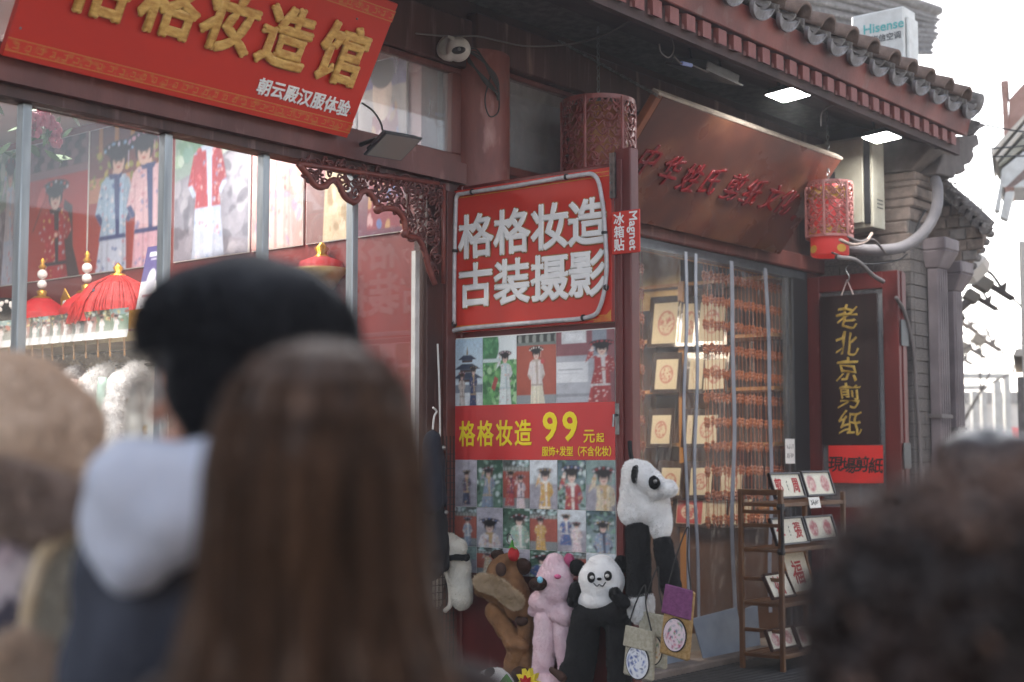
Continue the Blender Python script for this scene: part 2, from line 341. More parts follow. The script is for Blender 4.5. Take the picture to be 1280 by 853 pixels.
def text(name, s, F, u, v, size, mat, parent=None, w=.002, bold=0, ext=.0008, bev=0, sx=1, rot=0, shear=0, res=3, wobble=0, rnd=0, sq=.4):
    if rnd: bold = 0; bev = 0; ext = 0
    cu = bpy.data.curves.new('t', 'FONT'); cu.body = s; cu.size = size; cu.align_x = 'CENTER'; cu.align_y = 'CENTER'
    cu.extrude = ext; cu.bevel_depth = bold + bev * .3; cu.bevel_resolution = 1; cu.resolution_u = res; cu.shear = shear
    o = bpy.data.objects.new('t', cu); COL.objects.link(o)
    bpy.context.view_layer.update()
    me = bpy.data.meshes.new_from_object(o.evaluated_get(bpy.context.evaluated_depsgraph_get()))
    bpy.data.objects.remove(o)
    if rnd: me = rounded(me, rnd, sq)
    n = len(me.vertices); a = np.empty(n * 3); me.vertices.foreach_get('co', a); a = a.reshape(-1, 3)
    if n:
        cx = (a[:, 0].max() + a[:, 0].min()) / 2; cy = (a[:, 1].max() + a[:, 1].min()) / 2
        a[:, 0] -= cx; a[:, 1] -= cy
    if bold: a[:, 2] *= (ext + bev) / (ext + bold + bev * .3)
    a[:, 0] *= sx
    if wobble:
        k = 9 / size; x0 = a[:, 0].copy(); y0 = a[:, 1].copy()
        a[:, 0] += wobble * size * np.sin(y0 * k + u * 40); a[:, 1] += wobble * size * np.sin(x0 * k * .8 + u * 23)
    c, s_ = math.cos(rot), math.sin(rot); x = a[:, 0] * c - a[:, 1] * s_ + u; y = a[:, 0] * s_ + a[:, 1] * c + v; z = a[:, 2] + w
    P3 = np.array(F.O) + np.outer(x, F.U) + np.outer(y, F.V) + np.outer(z, F.N)
    me.vertices.foreach_set('co', P3.reshape(-1)); me.materials.clear(); me.update()
    return link(name, me, mat, parent)

# ------------------------------------------------------------------ printed pictures: painted in numpy, carried by the vertices of a fine grid
class Pic:
    def __init__(s, W, H, top='#8899aa', bot=None, seed=0):
        s.W, s.H = W, H; s.asp = H / W
        y, x = np.mgrid[0:H, 0:W]; s.x = (x + .5) / W; s.y = (y + .5) / W          # unit = picture width
        a = np.array(lin(top)); b = np.array(lin(bot or top)); t = (s.y / s.asp)[..., None]
        s.a = a * (1 - t) + b * t; s.r = np.random.default_rng(seed); s.px = 1 / W
    def put(s, m, c, al=1):
        c = np.array(lin(c)) if isinstance(c, str) else np.array(c); m = (np.clip(m, 0, 1) * al)[..., None]; s.a = s.a * (1 - m) + c * m; return s
    def mell(s, cx, cy, rx, ry, rot=0):
        c, n = math.cos(rot), math.sin(rot); dx, dy = s.x - cx, s.y - cy
        u = (dx * c + dy * n) / rx; v = (-dx * n + dy * c) / ry; d = np.sqrt(u * u + v * v)
        return (1 - d) * min(rx, ry) / s.px + .5
    def ell(s, cx, cy, rx, ry, c, rot=0, al=1): return s.put(s.mell(cx, cy, rx, ry, rot), c, al)
    def mpoly(s, pts):
        ins = np.zeros(s.x.shape, bool); d = np.full(s.x.shape, 9.)
        n = len(pts)
        for i in range(n):
            (x0, y0), (x1, y1) = pts[i], pts[(i + 1) % n]
            if y0 != y1:
                cnd = ((y0 > s.y) != (y1 > s.y)) & (s.x < (x1 - x0) * (s.y - y0) / (y1 - y0) + x0); ins ^= cnd
            L = (x1 - x0) ** 2 + (y1 - y0) ** 2 + 1e-12; t = np.clip(((s.x - x0) * (x1 - x0) + (s.y - y0) * (y1 - y0)) / L, 0, 1)
            d = np.minimum(d, np.hypot(s.x - x0 - t * (x1 - x0), s.y - y0 - t * (y1 - y0)))
        return np.where(ins, d, -d) / s.px + .5
    def poly(s, pts, c, al=1): return s.put(s.mpoly(pts), c, al)
    def rect(s, x0, y0, x1, y1, c, al=1): return s.poly([(x0, y0), (x1, y0), (x1, y1), (x0, y1)], c, al)
    def speck(s, mask, cols, n, r=(.01, .03), al=.9):
        m0 = np.clip(mask, 0, 1); ys, xs = np.nonzero(m0 > .5)
        if len(xs) == 0: return s
        for _ in range(n):
            i = s.r.integers(len(xs)); rr = s.r.uniform(*r)
            s.put(np.clip(s.mell(s.x[ys[i], xs[i]], s.y[ys[i], xs[i]], rr, rr * s.r.uniform(.5, 1), s.r.uniform(0, 3)), 0, 1) * m0, cols[s.r.integers(len(cols))], al)
        return s
    def noise(s, amt=.12, cells=9, region=None):
        g = s.r.normal(size=(int(cells * s.asp) + 2, cells + 2)); yy = s.y * cells; xx = s.x * cells
        i = np.floor(yy).astype(int); j = np.floor(xx).astype(int); i = np.clip(i, 0, g.shape[0] - 2); j = np.clip(j, 0, g.shape[1] - 2); fy, fx = yy - i, xx - j
        v = g[i, j] * (1 - fy) * (1 - fx) + g[i + 1, j] * fy * (1 - fx) + g[i, j + 1] * (1 - fy) * fx + g[i + 1, j + 1] * fy * fx
        f = 1 + amt * v
        if region is not None: f = 1 + (f - 1) * np.clip(region, 0, 1)
        s.a = s.a * f[..., None]; return s
    def woman(s, cx, top, h, robe, trim, specks, skirt=None, hair='#17131a', deco=('#d8d0dd', '#c95a5a'), skin='#e2bfae', lean=0, big=1.0, wide=1.0):
        """a standing figure in court dress; top = y of the head dress, h = height of the figure"""
        k = h; X = lambda a: cx + a * k * wide; Y = lambda b: top + b * k; pose = int(s.r.integers(3)); sw = s.r.uniform(-.03, .03)
        sk = s.mpoly([(X(-.075), Y(.42)), (X(.075), Y(.42)), (X(.12 + sw), Y(1.0)), (X(-.12 + sw), Y(1.0))]); s.put(sk, skirt or robe)
        s.speck(sk, specks, 26, (.008 * k, .02 * k), .7)
        for sg in (-1, 1):
            if pose == 1 or (pose == 2 and sg > 0): arm = [(.06, .21), (.105, .25), (.135, .38), (.10, .45), (.01, .43), (.0, .385), (.05, .36)]; hand = (.012, .405); cuff = [(.03, .375), (.0, .38), (.005, .45), (.04, .46)]
            elif pose == 2: arm = [(.06, .21), (.11, .24), (.16, .30), (.13, .17), (.10, .11), (.075, .13), (.09, .26)]; hand = (.09, .095); cuff = [(.07, .12), (.10, .10), (.125, .13), (.09, .15)]
            else: arm = [(.06, .21), (.10, .25), (.14, .46), (.10, .54), (.045, .49), (.06, .36)]; hand = (.07, .50); cuff = [(.14, .46), (.10, .54), (.075, .52), (.11, .45)]
            sl_ = s.mpoly([(X(sg * a_), Y(b_)) for a_, b_ in arm]); s.put(sl_, robe); s.put(sl_, '#201820', .10 if sg > 0 else 0); s.speck(sl_, specks, 14, (.006 * k, .016 * k), .7)
            s.poly([(X(sg * a_), Y(b_)) for a_, b_ in cuff], trim); s.ell(X(sg * hand[0]), Y(hand[1]), .017 * k, .02 * k, skin)
        bd = s.mpoly([(X(-.072), Y(.215)), (X(.072), Y(.215)), (X(.072), Y(.4)), (X(.095 + sw / 2), Y(.64)), (X(-.095 + sw / 2), Y(.64)), (X(-.072), Y(.4))])
        s.put(bd, robe); s.speck(bd, specks, 34, (.007 * k, .02 * k), .75)
        s.poly([(X(-.012), Y(.2)), (X(.03), Y(.2)), (X(.035), Y(.62)), (X(.01), Y(.62))], trim)
        s.poly([(X(-.09 + sw / 2), Y(.61)), (X(.09 + sw / 2), Y(.61)), (X(.096 + sw / 2), Y(.64)), (X(-.096 + sw / 2), Y(.64))], trim)
        if pose: s.ell(X(.0), Y(.40), .055 * k, .03 * k, robe); s.ell(X(.01), Y(.405), .022 * k, .018 * k, skin)
        s.rect(X(-.02), Y(.17), X(.022), Y(.22), skin); s.poly([(X(-.05), Y(.2)), (X(.05), Y(.2)), (X(.04), Y(.235)), (X(-.04), Y(.235))], trim)
        b = big * 1.14 * (1 + (wide - 1) * .5); hx = X(lean)
        s.ell(hx, Y(.105), .062 * k * b, .062 * k * b, hair); s.ell(hx, Y(.045), .085 * k * b, .045 * k * b, hair)
        s.ell(hx, Y(.13), .042 * k * b, .055 * k * b, skin)
        s.ell(hx, Y(.09), .044 * k * b, .022 * k * b, hair)
        for e in (-1, 1):
            s.ell(hx + e * .018 * k * b, Y(.128), .009 * k * b, .004 * k * b, '#2a1d1d'); s.ell(hx + e * .018 * k * b, Y(.117), .012 * k * b, .0025 * k * b, '#4a3530')
            s.ell(hx + e * .024 * k, Y(.148), .01 * k, .008 * k, '#e0a090', al=.5)
        s.ell(hx, Y(.161), .011 * k * b, .005 * k * b, '#b02a32')
        s.ell(hx, Y(.03), .115 * k * b, .036 * k * b, hair)
        for i in range(7):
            a = (-1, -.72, -.4, 0, .45, .75, 1)[i]; s.ell(hx + .1 * k * b * a, Y(.04) - .03 * k * b * (1 - a * a) + s.r.uniform(-.008, .008) * k, s.r.uniform(.009, .02) * k, s.r.uniform(.009, .016) * k, deco[i % len(deco)])
        for i in range(5):                      # folds of the robe
            fx = X(s.r.uniform(-.1, .1)); s.poly([(fx, Y(.3)), (fx + .008 * k, Y(.3)), (fx + s.r.uniform(-.02, .03) * k, Y(1.)), (fx - .004 * k, Y(1.))], '#2a2024', .22)
        s.poly([(X(.06), Y(.22)), (X(.12), Y(.27)), (X(.13), Y(1.0)), (X(.05), Y(1.0))], '#1a1418', .16)
        s.rect(hx + .068 * k * b, Y(.06), hx + .075 * k * b, Y(.17), deco[-1], .7)
        return s
    vivid = False
    def put_on(s, name, F, u0, u1, v0, v1, mat, parent=None, w=0, bend=None, sides=None):
        """lay the picture on frame F between u0..u1 and v0..v1"""
        H, W = s.H, s.W; a = s.a; pd = np.pad(a, ((1, 1), (1, 1), (0, 0)), 'edge'); bl = (pd[:-2, 1:-1] + pd[2:, 1:-1] + pd[1:-1, :-2] + pd[1:-1, 2:]) / 4
        a = a * .45 + bl * .55; g_ = a.mean(2, keepdims=True); k_ = 1.05 if s.vivid else .8; a = np.clip((a * k_ + g_ * (1 - k_)) * (1 + .05 * s.r.normal(size=(H, W, 1))) + .012, 0, 1); us = np.linspace(u0, u1, W); vs = np.linspace(v1, v0, H)
        U, V = np.meshgrid(us, vs); Wd = np.full(U.shape, float(w))
        if bend: Wd = Wd + bend((U - u0) / (u1 - u0), (V - v0) / (v1 - v0))
        P3 = np.array(F.O) + U[..., None] * np.array(F.U) + V[..., None] * np.array(F.V) + Wd[..., None] * np.array(F.N)
        idx = np.arange(H * W).reshape(H, W)
        q = np.stack([idx[1:, :-1], idx[1:, 1:], idx[:-1, 1:], idx[:-1, :-1]], -1).reshape(-1, 4)
        return link(name, grid_mesh(P3.reshape(-1, 3), q, a.reshape(-1, 3)), mat, parent, smooth=True)
def scribble(F, u0, u1, v0, v1, n, mat, parent, w=.003, seed=0):
    """small writing too blurred to read in the photograph: loose pen strokes"""
    r = random.Random(seed); q = MB(); cw = (u1 - u0) / n
    for i in range(n):
        for j in range(4):
            a = (u0 + (i + r.uniform(.1, .9)) * cw, r.uniform(v0, v1)); b = (u0 + (i + r.uniform(.1, .9)) * cw, r.uniform(v0, v1)); q.tube([F.p(a[0], a[1], w), F.p((a[0] + b[0]) / 2, (a[1] + b[1]) / 2 + (v1 - v0) * .08, w), F.p(b[0], b[1], w)], (v1 - v0) * .045, 4)
    return tag(q.build('handwriting', mat, parent), kind='stuff')
def grid_mesh(co, quads, col):
    me = bpy.data.meshes.new('m'); n = len(quads); k = quads.shape[1]
    me.vertices.add(len(co)); me.vertices.foreach_set('co', co.astype(np.float32).reshape(-1))
    me.loops.add(n * k); me.loops.foreach_set('vertex_index', quads.astype(np.int32).reshape(-1))
    me.polygons.add(n); me.polygons.foreach_set('loop_start', np.arange(0, n * k, k, dtype=np.int32)); me.polygons.foreach_set('loop_total', np.full(n, k, dtype=np.int32))
    if col is not None:
        ca = me.color_attributes.new('Col', 'FLOAT_COLOR', 'POINT'); ca.data.foreach_set('color', np.concatenate([col, np.ones((len(col), 1))], 1).astype(np.float32).reshape(-1))
    me.update(); me.validate(); return me
def vert_color(o, fn):
    """colour per vertex from a function of its coordinates"""
    me = o.data; n = len(me.vertices); a = np.empty(n * 3); me.vertices.foreach_get('co', a); c = fn(a.reshape(-1, 3))
    ca = me.color_attributes.new('Col', 'FLOAT_COLOR', 'POINT'); ca.data.foreach_set('color', np.concatenate([c, np.ones((n, 1))], 1).astype(np.float32).reshape(-1))

# ------------------------------------------------------------------ soft shapes: many ellipsoids and tapered limbs fused into one surface
def blob(shapes, voxel=.012, smooth=5, disp=0, dscale=.1):
    mb = MB()
    for s in shapes:
        if s[0] == 'e':
            R = Matrix.Rotation(s[3], 3, s[4]) if len(s) > 4 else None; mb.ell(s[1], s[2], 18, 12, R)
        else:
            _, p0, r0, p1, r1 = s; p0, p1 = Vector(p0), Vector(p1); mb.ell(p0, r0, 14, 9); mb.ell(p1, r1, 14, 9); mb.tube([p0, p1], [r0, r1], 14)
    me = mb.mesh(); bmx = bmesh.new(); bmx.from_mesh(me); bmesh.ops.remove_doubles(bmx, verts=bmx.verts, dist=1e-5); bmesh.ops.recalc_face_normals(bmx, faces=bmx.faces); bmx.to_mesh(me); bmx.free()
    o = bpy.data.objects.new('b', me); COL.objects.link(o)
    m = o.modifiers.new('r', 'REMESH'); m.mode = 'VOXEL'; m.voxel_size = voxel; m.use_smooth_shade = True
    if smooth: m = o.modifiers.new('s', 'SMOOTH'); m.iterations = smooth; m.factor = .6
    if disp:
        tx = bpy.data.textures.new('c', 'CLOUDS'); tx.noise_scale = dscale; m = o.modifiers.new('d', 'DISPLACE'); m.texture = tx; m.strength = disp; m.mid_level = .5
    bpy.context.view_layer.update()
    r = bpy.data.meshes.new_from_object(o.evaluated_get(bpy.context.evaluated_depsgraph_get())); bpy.data.objects.remove(o)
    r.polygons.foreach_set('use_smooth', [True] * len(r.polygons)); return r
def fur(me, n, length, width=.0015, droop=.3, jit=.5, keep=None):
    """n single-triangle hairs spread over a mesh, returned as a new mesh"""
    me.calc_loop_triangles(); nt_ = len(me.loop_triangles); tr = np.empty(nt_ * 3, dtype=np.int32); me.loop_triangles.foreach_get('vertices', tr); tr = tr.reshape(-1, 3)
    co = np.empty(len(me.vertices) * 3); me.vertices.foreach_get('co', co); co = co.reshape(-1, 3)
    a, b, c = co[tr[:, 0]], co[tr[:, 1]], co[tr[:, 2]]; nr = np.cross(b - a, c - a); ar = np.linalg.norm(nr, axis=1); nr /= ar[:, None] + 1e-12
    i = RNG.choice(nt_, n, p=ar / ar.sum()); r1 = np.sqrt(RNG.random(n)); r2 = RNG.random(n)
    p = a[i] * (1 - r1)[:, None] + b[i] * (r1 * (1 - r2))[:, None] + c[i] * (r1 * r2)[:, None]; nn = nr[i]
    if keep is not None: k = keep(p); p, nn = p[k], nn[k]; n = len(p)
    d = nn + RNG.normal(size=(n, 3)) * jit * .5; d[:, 2] -= droop; d /= np.linalg.norm(d, axis=1)[:, None]
    sdv = np.cross(d, RNG.normal(size=(n, 3))); sdv /= np.linalg.norm(sdv, axis=1)[:, None] + 1e-9
    L = length * RNG.uniform(.6, 1.15, n)[:, None]; p = p - nn * .001
    v = np.stack([p - sdv * width, p + sdv * width, p + d * L], 1).reshape(-1, 3); q = np.arange(n * 3).reshape(-1, 3)
    return grid_mesh(v, q, None)

# ================================================================== ground
mb = MB(); mb.add([(-150, -150, 0), (300, -150, 0), (300, 300, 0), (-150, 300, 0)], [(0, 1, 2, 3)])
tag(mb.build('ground', mt['ground']), kind='structure')

# ================================================================== the shop building
EY, EZ = -1.2, 3.84                     # front edge and underside of the eave
EX1 = 10.72                             # right end of the eave
shop = thing('shop_building', 'red painted timber shop front with grey tiled eave, holding both shop windows', 'building', (6.3, 0, 0))
F0 = FAC(0)
# walls, inner partitions
def wallbox(name, m, *b): return MB().box(*b).build(name, m, shop)
wallbox('wall', mt['paint'], .2, 3.0, -.02, .12, 0, 4.3)
wallbox('base_wall', mt['paint'], 3.0, 5.93, .0, .12, 0, .55)
wallbox('partition_wall', mt['redpanel'], 5.96, 6.1, .14, 4.7, 0, 3.9)
wallbox('wall', mt['inwall'], .2, 6.0, 4.6, 4.75, 0, 3.95)
wallbox('ceiling', mt['ceil'], .2, 10.5, .12, 4.6, 3.86, 3.92)
wallbox('wall', mt['brownwall'], 10.42, 10.6, .06, 3.2, 0, 3.86)
wallbox('wall', mt['brownwall'], 6.1, 10.42, 3.0, 3.1, 0, 3.86)
wallbox('wall', mt['inwall'], 6.5, 9.0, .5, .54, 3.05, 3.86)
wallbox('wall', mt['paint'], 10.36, 10.62, -.02, .06, 0, 3.0)
# columns and beams
mb = MB(); mb.lathe((6.32, .03, 0), [(.2, 0), (.2, 3.82)], 28); mb.build('column', mt['pillar'], shop, smooth=True)
wallbox('lintel_beam', mt['paint'], 3.0, 6.135, -.06, .1, 3.015, 3.135)
MB().box(3.0, 6.11, -.02, .1, 2.965, 3.012).build('lintel_beam', mt['beam'], shop)
MB().box(6.5, 10.6, -.07, .1, 2.93, 3.06).build('lintel_beam', mt['paint'], shop, bevel=.012)
MB().box(6.5, 10.6, -.03, .1, 3.063, 3.14).build('lintel_beam', mt['beam'], shop)
MB().box(.2, 6.2, -.05, .12, 3.70, 4.0).build('eave_beam', mt['beam'], shop, bevel=.01)
MB().box(6.2, 10.7, -.08, .12, 3.775, 4.05).build('eave_beam', mt['beam'], shop, bevel=.01)
MB().box(7.95, 10.6, -.015, .1, 3.143, 3.772).build('wall', mt['beam'], shop)
# window posts
for x0, x1 in ((5.86, 6.0), (6.0, 6.12)):
    MB().box(x0, x1, -.03 if x0 > 5.9 else -.005, .1, 0, 2.963).build('window_post', mt['beam'] if x0 < 5.9 else mt['paint'], shop, bevel=.004)
MB().box(5.80, 5.835, .03, .06, .55, 2.6).build('cable_trunking', mt['white'], shop)
# transom windows
for x0, x1, z0, z1 in ((3.05, 6.13, 3.137, 3.698), (6.5, 7.95, 3.142, 3.773)):
    w = .055
    fr = MB().box(x0, x1, -.025, .03, z0, z0 + w).box(x0, x1, -.024, .03, z1 - w * .6, z1).box(x0, x0 + w, -.023, .03, z0 + w, z1 - w * .6).box(x1 - w - .03, x1, -.023, .03, z0 + w, z1 - w * .6).build('transom_window', mt['paint'], shop, bevel=.006)
    MB().box(x0 + w, x1 - w - .03, .008, .014, z0 + w, z1 - w * .6).build('pane', mt['glass2'], fr)
# shop window: five panes and four slim mullions
MX = [3.0, 3.351, 4.095, 4.697, 5.322, 5.86]
for a, b in zip(MX[:-1], MX[1:]):
    MB().box(a + .012, b - .012, .045, .051, .56, 2.962).build('window_pane', mt['glass'], shop)
for x in MX[1:-1]:
    MB().box(x - .022, x + .022, .022, .075, .55, 2.963).build('window_mullion', mt['alu'], shop, bevel=.004)
# doorway of the right shop: dark frame and threshold
MB().box(10.1, 10.36, -.035, .05, .06, 2.929).build('door_frame', mt['black'], shop, bevel=.01)
MB().box(10.02, 10.06, -.02, .02, .06, 2.929).build('door_frame', mt['dgrey'], shop, bevel=.004)
MB().box(6.5, 10.3, -.04, .04, 2.86, 2.927).build('door_frame', mt['dgrey'], shop)
MB().box(6.9, 10.36, -.25, .1, 0, .06).build('threshold', mt['stone'], shop, bevel=.01)
# soffit under the eave, flying rafters, fascia
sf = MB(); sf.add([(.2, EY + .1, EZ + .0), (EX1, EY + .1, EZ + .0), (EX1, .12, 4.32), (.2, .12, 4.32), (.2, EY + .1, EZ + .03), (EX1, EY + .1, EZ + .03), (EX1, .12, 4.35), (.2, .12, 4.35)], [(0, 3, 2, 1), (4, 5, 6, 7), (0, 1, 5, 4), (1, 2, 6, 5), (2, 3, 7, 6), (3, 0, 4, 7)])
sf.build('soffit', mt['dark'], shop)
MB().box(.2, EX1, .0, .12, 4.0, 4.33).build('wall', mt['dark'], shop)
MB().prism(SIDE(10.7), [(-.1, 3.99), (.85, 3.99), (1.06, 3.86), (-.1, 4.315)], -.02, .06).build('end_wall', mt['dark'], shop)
rq = MB(); rq.hexa([(-.045, 0, 0), (.045, 0, 0), (.045, .42, .13), (-.045, .42, .13), (-.045, 0, .095), (.045, 0, .095), (.045, .42, .23), (-.045, .42, .23)])
rme = rq.mesh(); rme.materials.append(mt['rafter']); x = 1.4
while x < EX1 - .05:
    o = link('rafter_end', rme, None, shop); o.location = Vector((x, EY - .015, EZ)) - Vector(shop.location); o.scale = (1, 1, random.uniform(.93, 1.02)); x += .172
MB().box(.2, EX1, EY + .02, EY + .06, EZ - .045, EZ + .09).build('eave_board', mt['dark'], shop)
fb = MB()
fb.hexa([(.2, EY - .035, EZ + .097), (EX1 + .02, EY - .035, EZ + .097), (EX1 + .02, EY + .3, EZ + .2), (.2, EY + .3, EZ + .2), (.2, EY - .075, EZ + .27), (EX1 + .02, EY - .075, EZ + .27), (EX1 + .02, EY + .3, EZ + .33), (.2, EY + .3, EZ + .33)])
fb.build('fascia_board', mt['fascia'], shop, bevel=.008)
# roof: barrel tiles over pans, drip tiles hanging at the edge
SL = .42                                 # slope of the roof
roof = MB(); zr = EZ + .29; yr = EY - .1
roof.add([(.2, yr, zr), (EX1 + .1, yr, zr), (EX1 + .1, 2.4, zr + SL * (2.4 - yr)), (.2, 2.4, zr + SL * (2.4 - yr)), (EX1 + .1, 6, zr), (.2, 6, zr)], [(0, 1, 2, 3), (3, 2, 4, 5), (0, 5, 4, 1), (0, 3, 5), (1, 4, 2)])
rf = roof.build('roof', mt['mortar'], shop)
PT = .325
sd_v = Vector((0, math.cos(math.atan(SL)), math.sin(math.atan(SL)))); nv = Vector((0, -sd_v.z, sd_v.y))
def arc_tile(r0, r1, a0, a1, L, th, n=10, flip=1):
    """a curved tile lying along the slope; its mouth at the origin"""
    m = MB(); vs = []
    for k in range(n + 1):
        a = a0 + (a1 - a0) * k / n
        for (r, l) in ((r0, 0), (r0 - th, 0), (r1, L), (r1 - th, L)):
            vs.append(Vector((r * math.cos(a), 0, 0)) + nv * (flip * r * math.sin(a)) + sd_v * l)
    fs = []
    for k in range(n):
        i, j = k * 4, (k + 1) * 4
        fs += [(i, j, j + 2, i + 2), (i + 1, i + 3, j + 3, j + 1), (i, i + 1, j + 1, j), (i + 2, j + 2, j + 3, i + 3)]
    fs += [(0, 2, 3, 1), (n * 4, n * 4 + 1, n * 4 + 3, n * 4 + 2)]
    return m.add(vs, fs)
bar = arc_tile(.098, .09, 0, PI, .30, .022); bme = bar.mesh(); bme.materials.append(mt['tilein']); bme.polygons.foreach_set('use_smooth', [True] * len(bme.polygons))
bar2 = arc_tile(.092, .088, 0, PI, 1.9, .018); bme2 = bar2.mesh(); bme2.materials.append(mt['tile'])
pan = arc_tile(.125, .12, .35, PI - .35, .4, .018, flip=-1)
pme = pan.mesh(); pme.materials.append(mt['tile']); pme.polygons.foreach_set('use_smooth', [True] * len(pme.polygons))
# drip: crescent tongue tilted outwards
dr = MB(); FD = Fr((0, 0, 0), (1, 0, 0), (0, -.42, .9)); pts = []
for k in range(13): a = PI + PI * k / 12; pts.append((.118 * math.cos(a), .088 * math.sin(a) - .035))
for k in range(1, 8): a = k / 8; pts.append((.118 - .236 * a, -.035 - .03 * math.sin(PI * a)))
dr.prism(FD, pts, -.012, .012)
rim = [FD.p(u * .97, v * .97, .014) for u, v in pts[:13]]; dr.tube(rim, .008, 5)
dme = dr.mesh(); dme.materials.append(mt['drip'])
n = 0; x = EX1 - .12
while x > 3.2:
    for me_, nm, dx, dn, ds in ((bme, 'barrel_tile', -PT / 2, .045, -.02), (bme2, 'barrel_tile', -PT / 2, .06, .2), (pme, 'pan_tile', 0, .085, -.01), (dme, 'drip_tile', 0, .04, -.03)):
        o = link(nm, me_, None, rf)
        o.location = Vector((x + dx + random.uniform(-.006, .006), yr, zr)) + nv * (dn + random.uniform(-.005, .005)) + sd_v * (ds + random.uniform(-.015, .015))
        o.rotation_euler = (random.uniform(-.03, .03), random.uniform(-.04, .04), random.uniform(-.03, .03))
    x -= PT
# end barrel run along the verge and a small finial tongue
MB().tube([Vector((EX1 + .06, yr - .02, zr + .06)), Vector((EX1 + .06, 2.3, zr + .06 + SL * (2.4 - yr)))], .085, 12).build('verge_tile', mt['tile'], rf, smooth=True)
vt = MB()
for k in range(9):
    c = Vector((EX1 + .1, yr + .1 + k * .24, zr - .03 + SL * k * .24)); vt.prism(Fr(c, (.0, 1, SL), (.35, 0, 1)), [(.12 * math.cos(PI + PI * i / 8), .15 * math.sin(PI + PI * i / 8)) for i in range(9)], -.012, .012)
vt.build('verge_drip_tile', mt['tile'], rf)

# ------------------------------------------------------------------ brick pier carrying the corner of the eave
pier = thing('brick_pier', 'grey brick corner pier with stepped corbels under the right end of the eave', 'pier', (10.85, -.4, 0))
PX0, PX1, PY = 10.63, 11.03, -.79
MB().box(PX0 + .008, PX1 - .008, PY + .008, .1, 0, 3.42).build('core', mt['mortar'], pier)
bh = .072; bm1 = MB().box(0, 1, 0, 1, 0, 1).mesh(); bm1.materials.append(mt['brick'])
def brickrow(parent, x0, x1, y0, y1, z0, z1, h, L=.27, seed=0, m='brick', face='both', maxn=280):
    """bricks on the left side face (x = x0) and front face (y = y0)"""
    r = random.Random(seed); z = z0; k = 0; n = 0
    key = 'unit_' + m
    if key not in bpy.data.meshes:
        q = MB().box(0, 1, 0, 1, 0, 1).mesh(); q.name = key; q.materials.append(mt[m])
    me = bpy.data.meshes[key]
    while z < z1 - .01:
        off = (k % 2) * L / 2
        y = y1 + off - L
        if face in ('both', 'side'):
            y = y0
            while y < y1:
                e = min(y + (L if not (y == y0 and k % 2) else L / 2), y1); p = r.uniform(0, .008)
                if n < maxn and e - y > .03:
                    o = link('brick', me, None, parent); o.location = Vector((x0 - .006 - p, y + .004 if y > y0 else y0 - .006, z + .004)) - Vector(parent.location); o.scale = (.05 + p, e - y - (.008 if y > y0 else -.002), h - .009); n += 1
                y = e
        if face in ('both', 'front'):
            x = x0 + .045
            while x < x1:
                e = min(x + (L if k % 2 else L / 2), x1); p = r.uniform(0, .006)
                if n < maxn and e - x > .03:
                    o = link('brick', me, None, parent); o.location = Vector((x + .004, y0 - .006 - p, z + .004)) - Vector(parent.location); o.scale = (e - x - .008, .05 + p, h - .009); n += 1
                x = e
        z += h; k += 1
brickrow(pier, PX0, PX1, PY, .0, 0.9, 3.12, .1, .3, 1)
# corbel courses stepping out, then the leaning slab
zc = 3.12
for i, (dy, h) in enumerate(((-.80, .09), (-.77, .1), (-.80, .11), (-.83, .07), (-.86, .09), (-.88, .05), (-.855, .07))):
    MB().box(PX0 - .01, PX1 + .01, dy, .02, zc + .003, zc + h).build('corbel_course', mt['brick2'], pier, bevel=.012); zc += h
y_b, y_t = -.80, -.96
slab = MB().hexa([(PX0, y_b - .02, 3.71), (PX1, y_b - .02, 3.71), (PX1, .0, 3.71), (PX0, .0, 3.71), (PX0, y_t - .12, 3.985), (PX1, y_t - .12, 3.985), (PX1, .0, 3.985), (PX0, .0, 3.985)])
slab.build('leaning_slab', mt['stone'], pier, bevel=.01)

# ================================================================== carved corner bracket
brk = thing('carved_bracket', 'dark red carved scrollwork bracket in the top right corner of the left window', 'bracket', (5.95, -.03, 2.9))
edge_px = [(372, 205), (383, 219), (393, 232), (403, 234), (412, 227), (418, 226), (424, 234), (430, 246), (440, 253), (447, 249), (451, 241), (459, 240), (467, 249), (472, 262), (480, 261), (493, 262), (503, 273), (506, 288), (510, 296), (521, 298), (529, 312), (535, 335), (543, 356), (547, 350), (547, 242)]
ed = [(lambda q: (q.x, q.z))(at(px, py, y=-.045)) for px, py in edge_px]; low = ed[:24]
mb = MB(); mb.tube(curve_pts([(x, -.05, z) for x, z in low[:23]], 4), .017, 8)
mb.tube([(ed[0][0], -.05, ed[0][1]), (ed[-1][0], -.05, 2.985)], .014, 6); mb.tube([(5.945, -.05, 2.99), (5.945, -.05, 2.42)], .014, 6)
for px, py in ((472, 262), (506, 292)):
    c = at(px, py, y=-.06); mb.ell(c, .026, 10, 7); mb.ell(c + Vector((.03, 0, .02)), .018, 10, 7)
mb.build('edge_moulding', mt['redpaint'] if 0 else M('bracket lacquer', '#84453a', '#6b3530', 12, .4, .1), brk, smooth=True)
mb = MB(); r = random.Random(3)
def inside(x, z, poly):
    c = False
    for i in range(len(poly)):
        (x0, z0), (x1, z1) = poly[i], poly[(i + 1) % len(poly)]
        if (z0 > z) != (z1 > z) and x < (x1 - x0) * (z - z0) / (z1 - z0) + x0: c = not c
    return c
poly = ed[:-1] + [(5.94, 2.985), (ed[0][0] + .02, 2.985)]; k = 0; cs = []
while k < 5200 and len(cs) < 150:
    k += 1; x, z = r.uniform(4.88, 5.94), r.uniform(2.45, 2.98)
    if inside(x, z, poly) and all(dist2((x, z), q) > .042 for q in cs): cs.append((x, z))
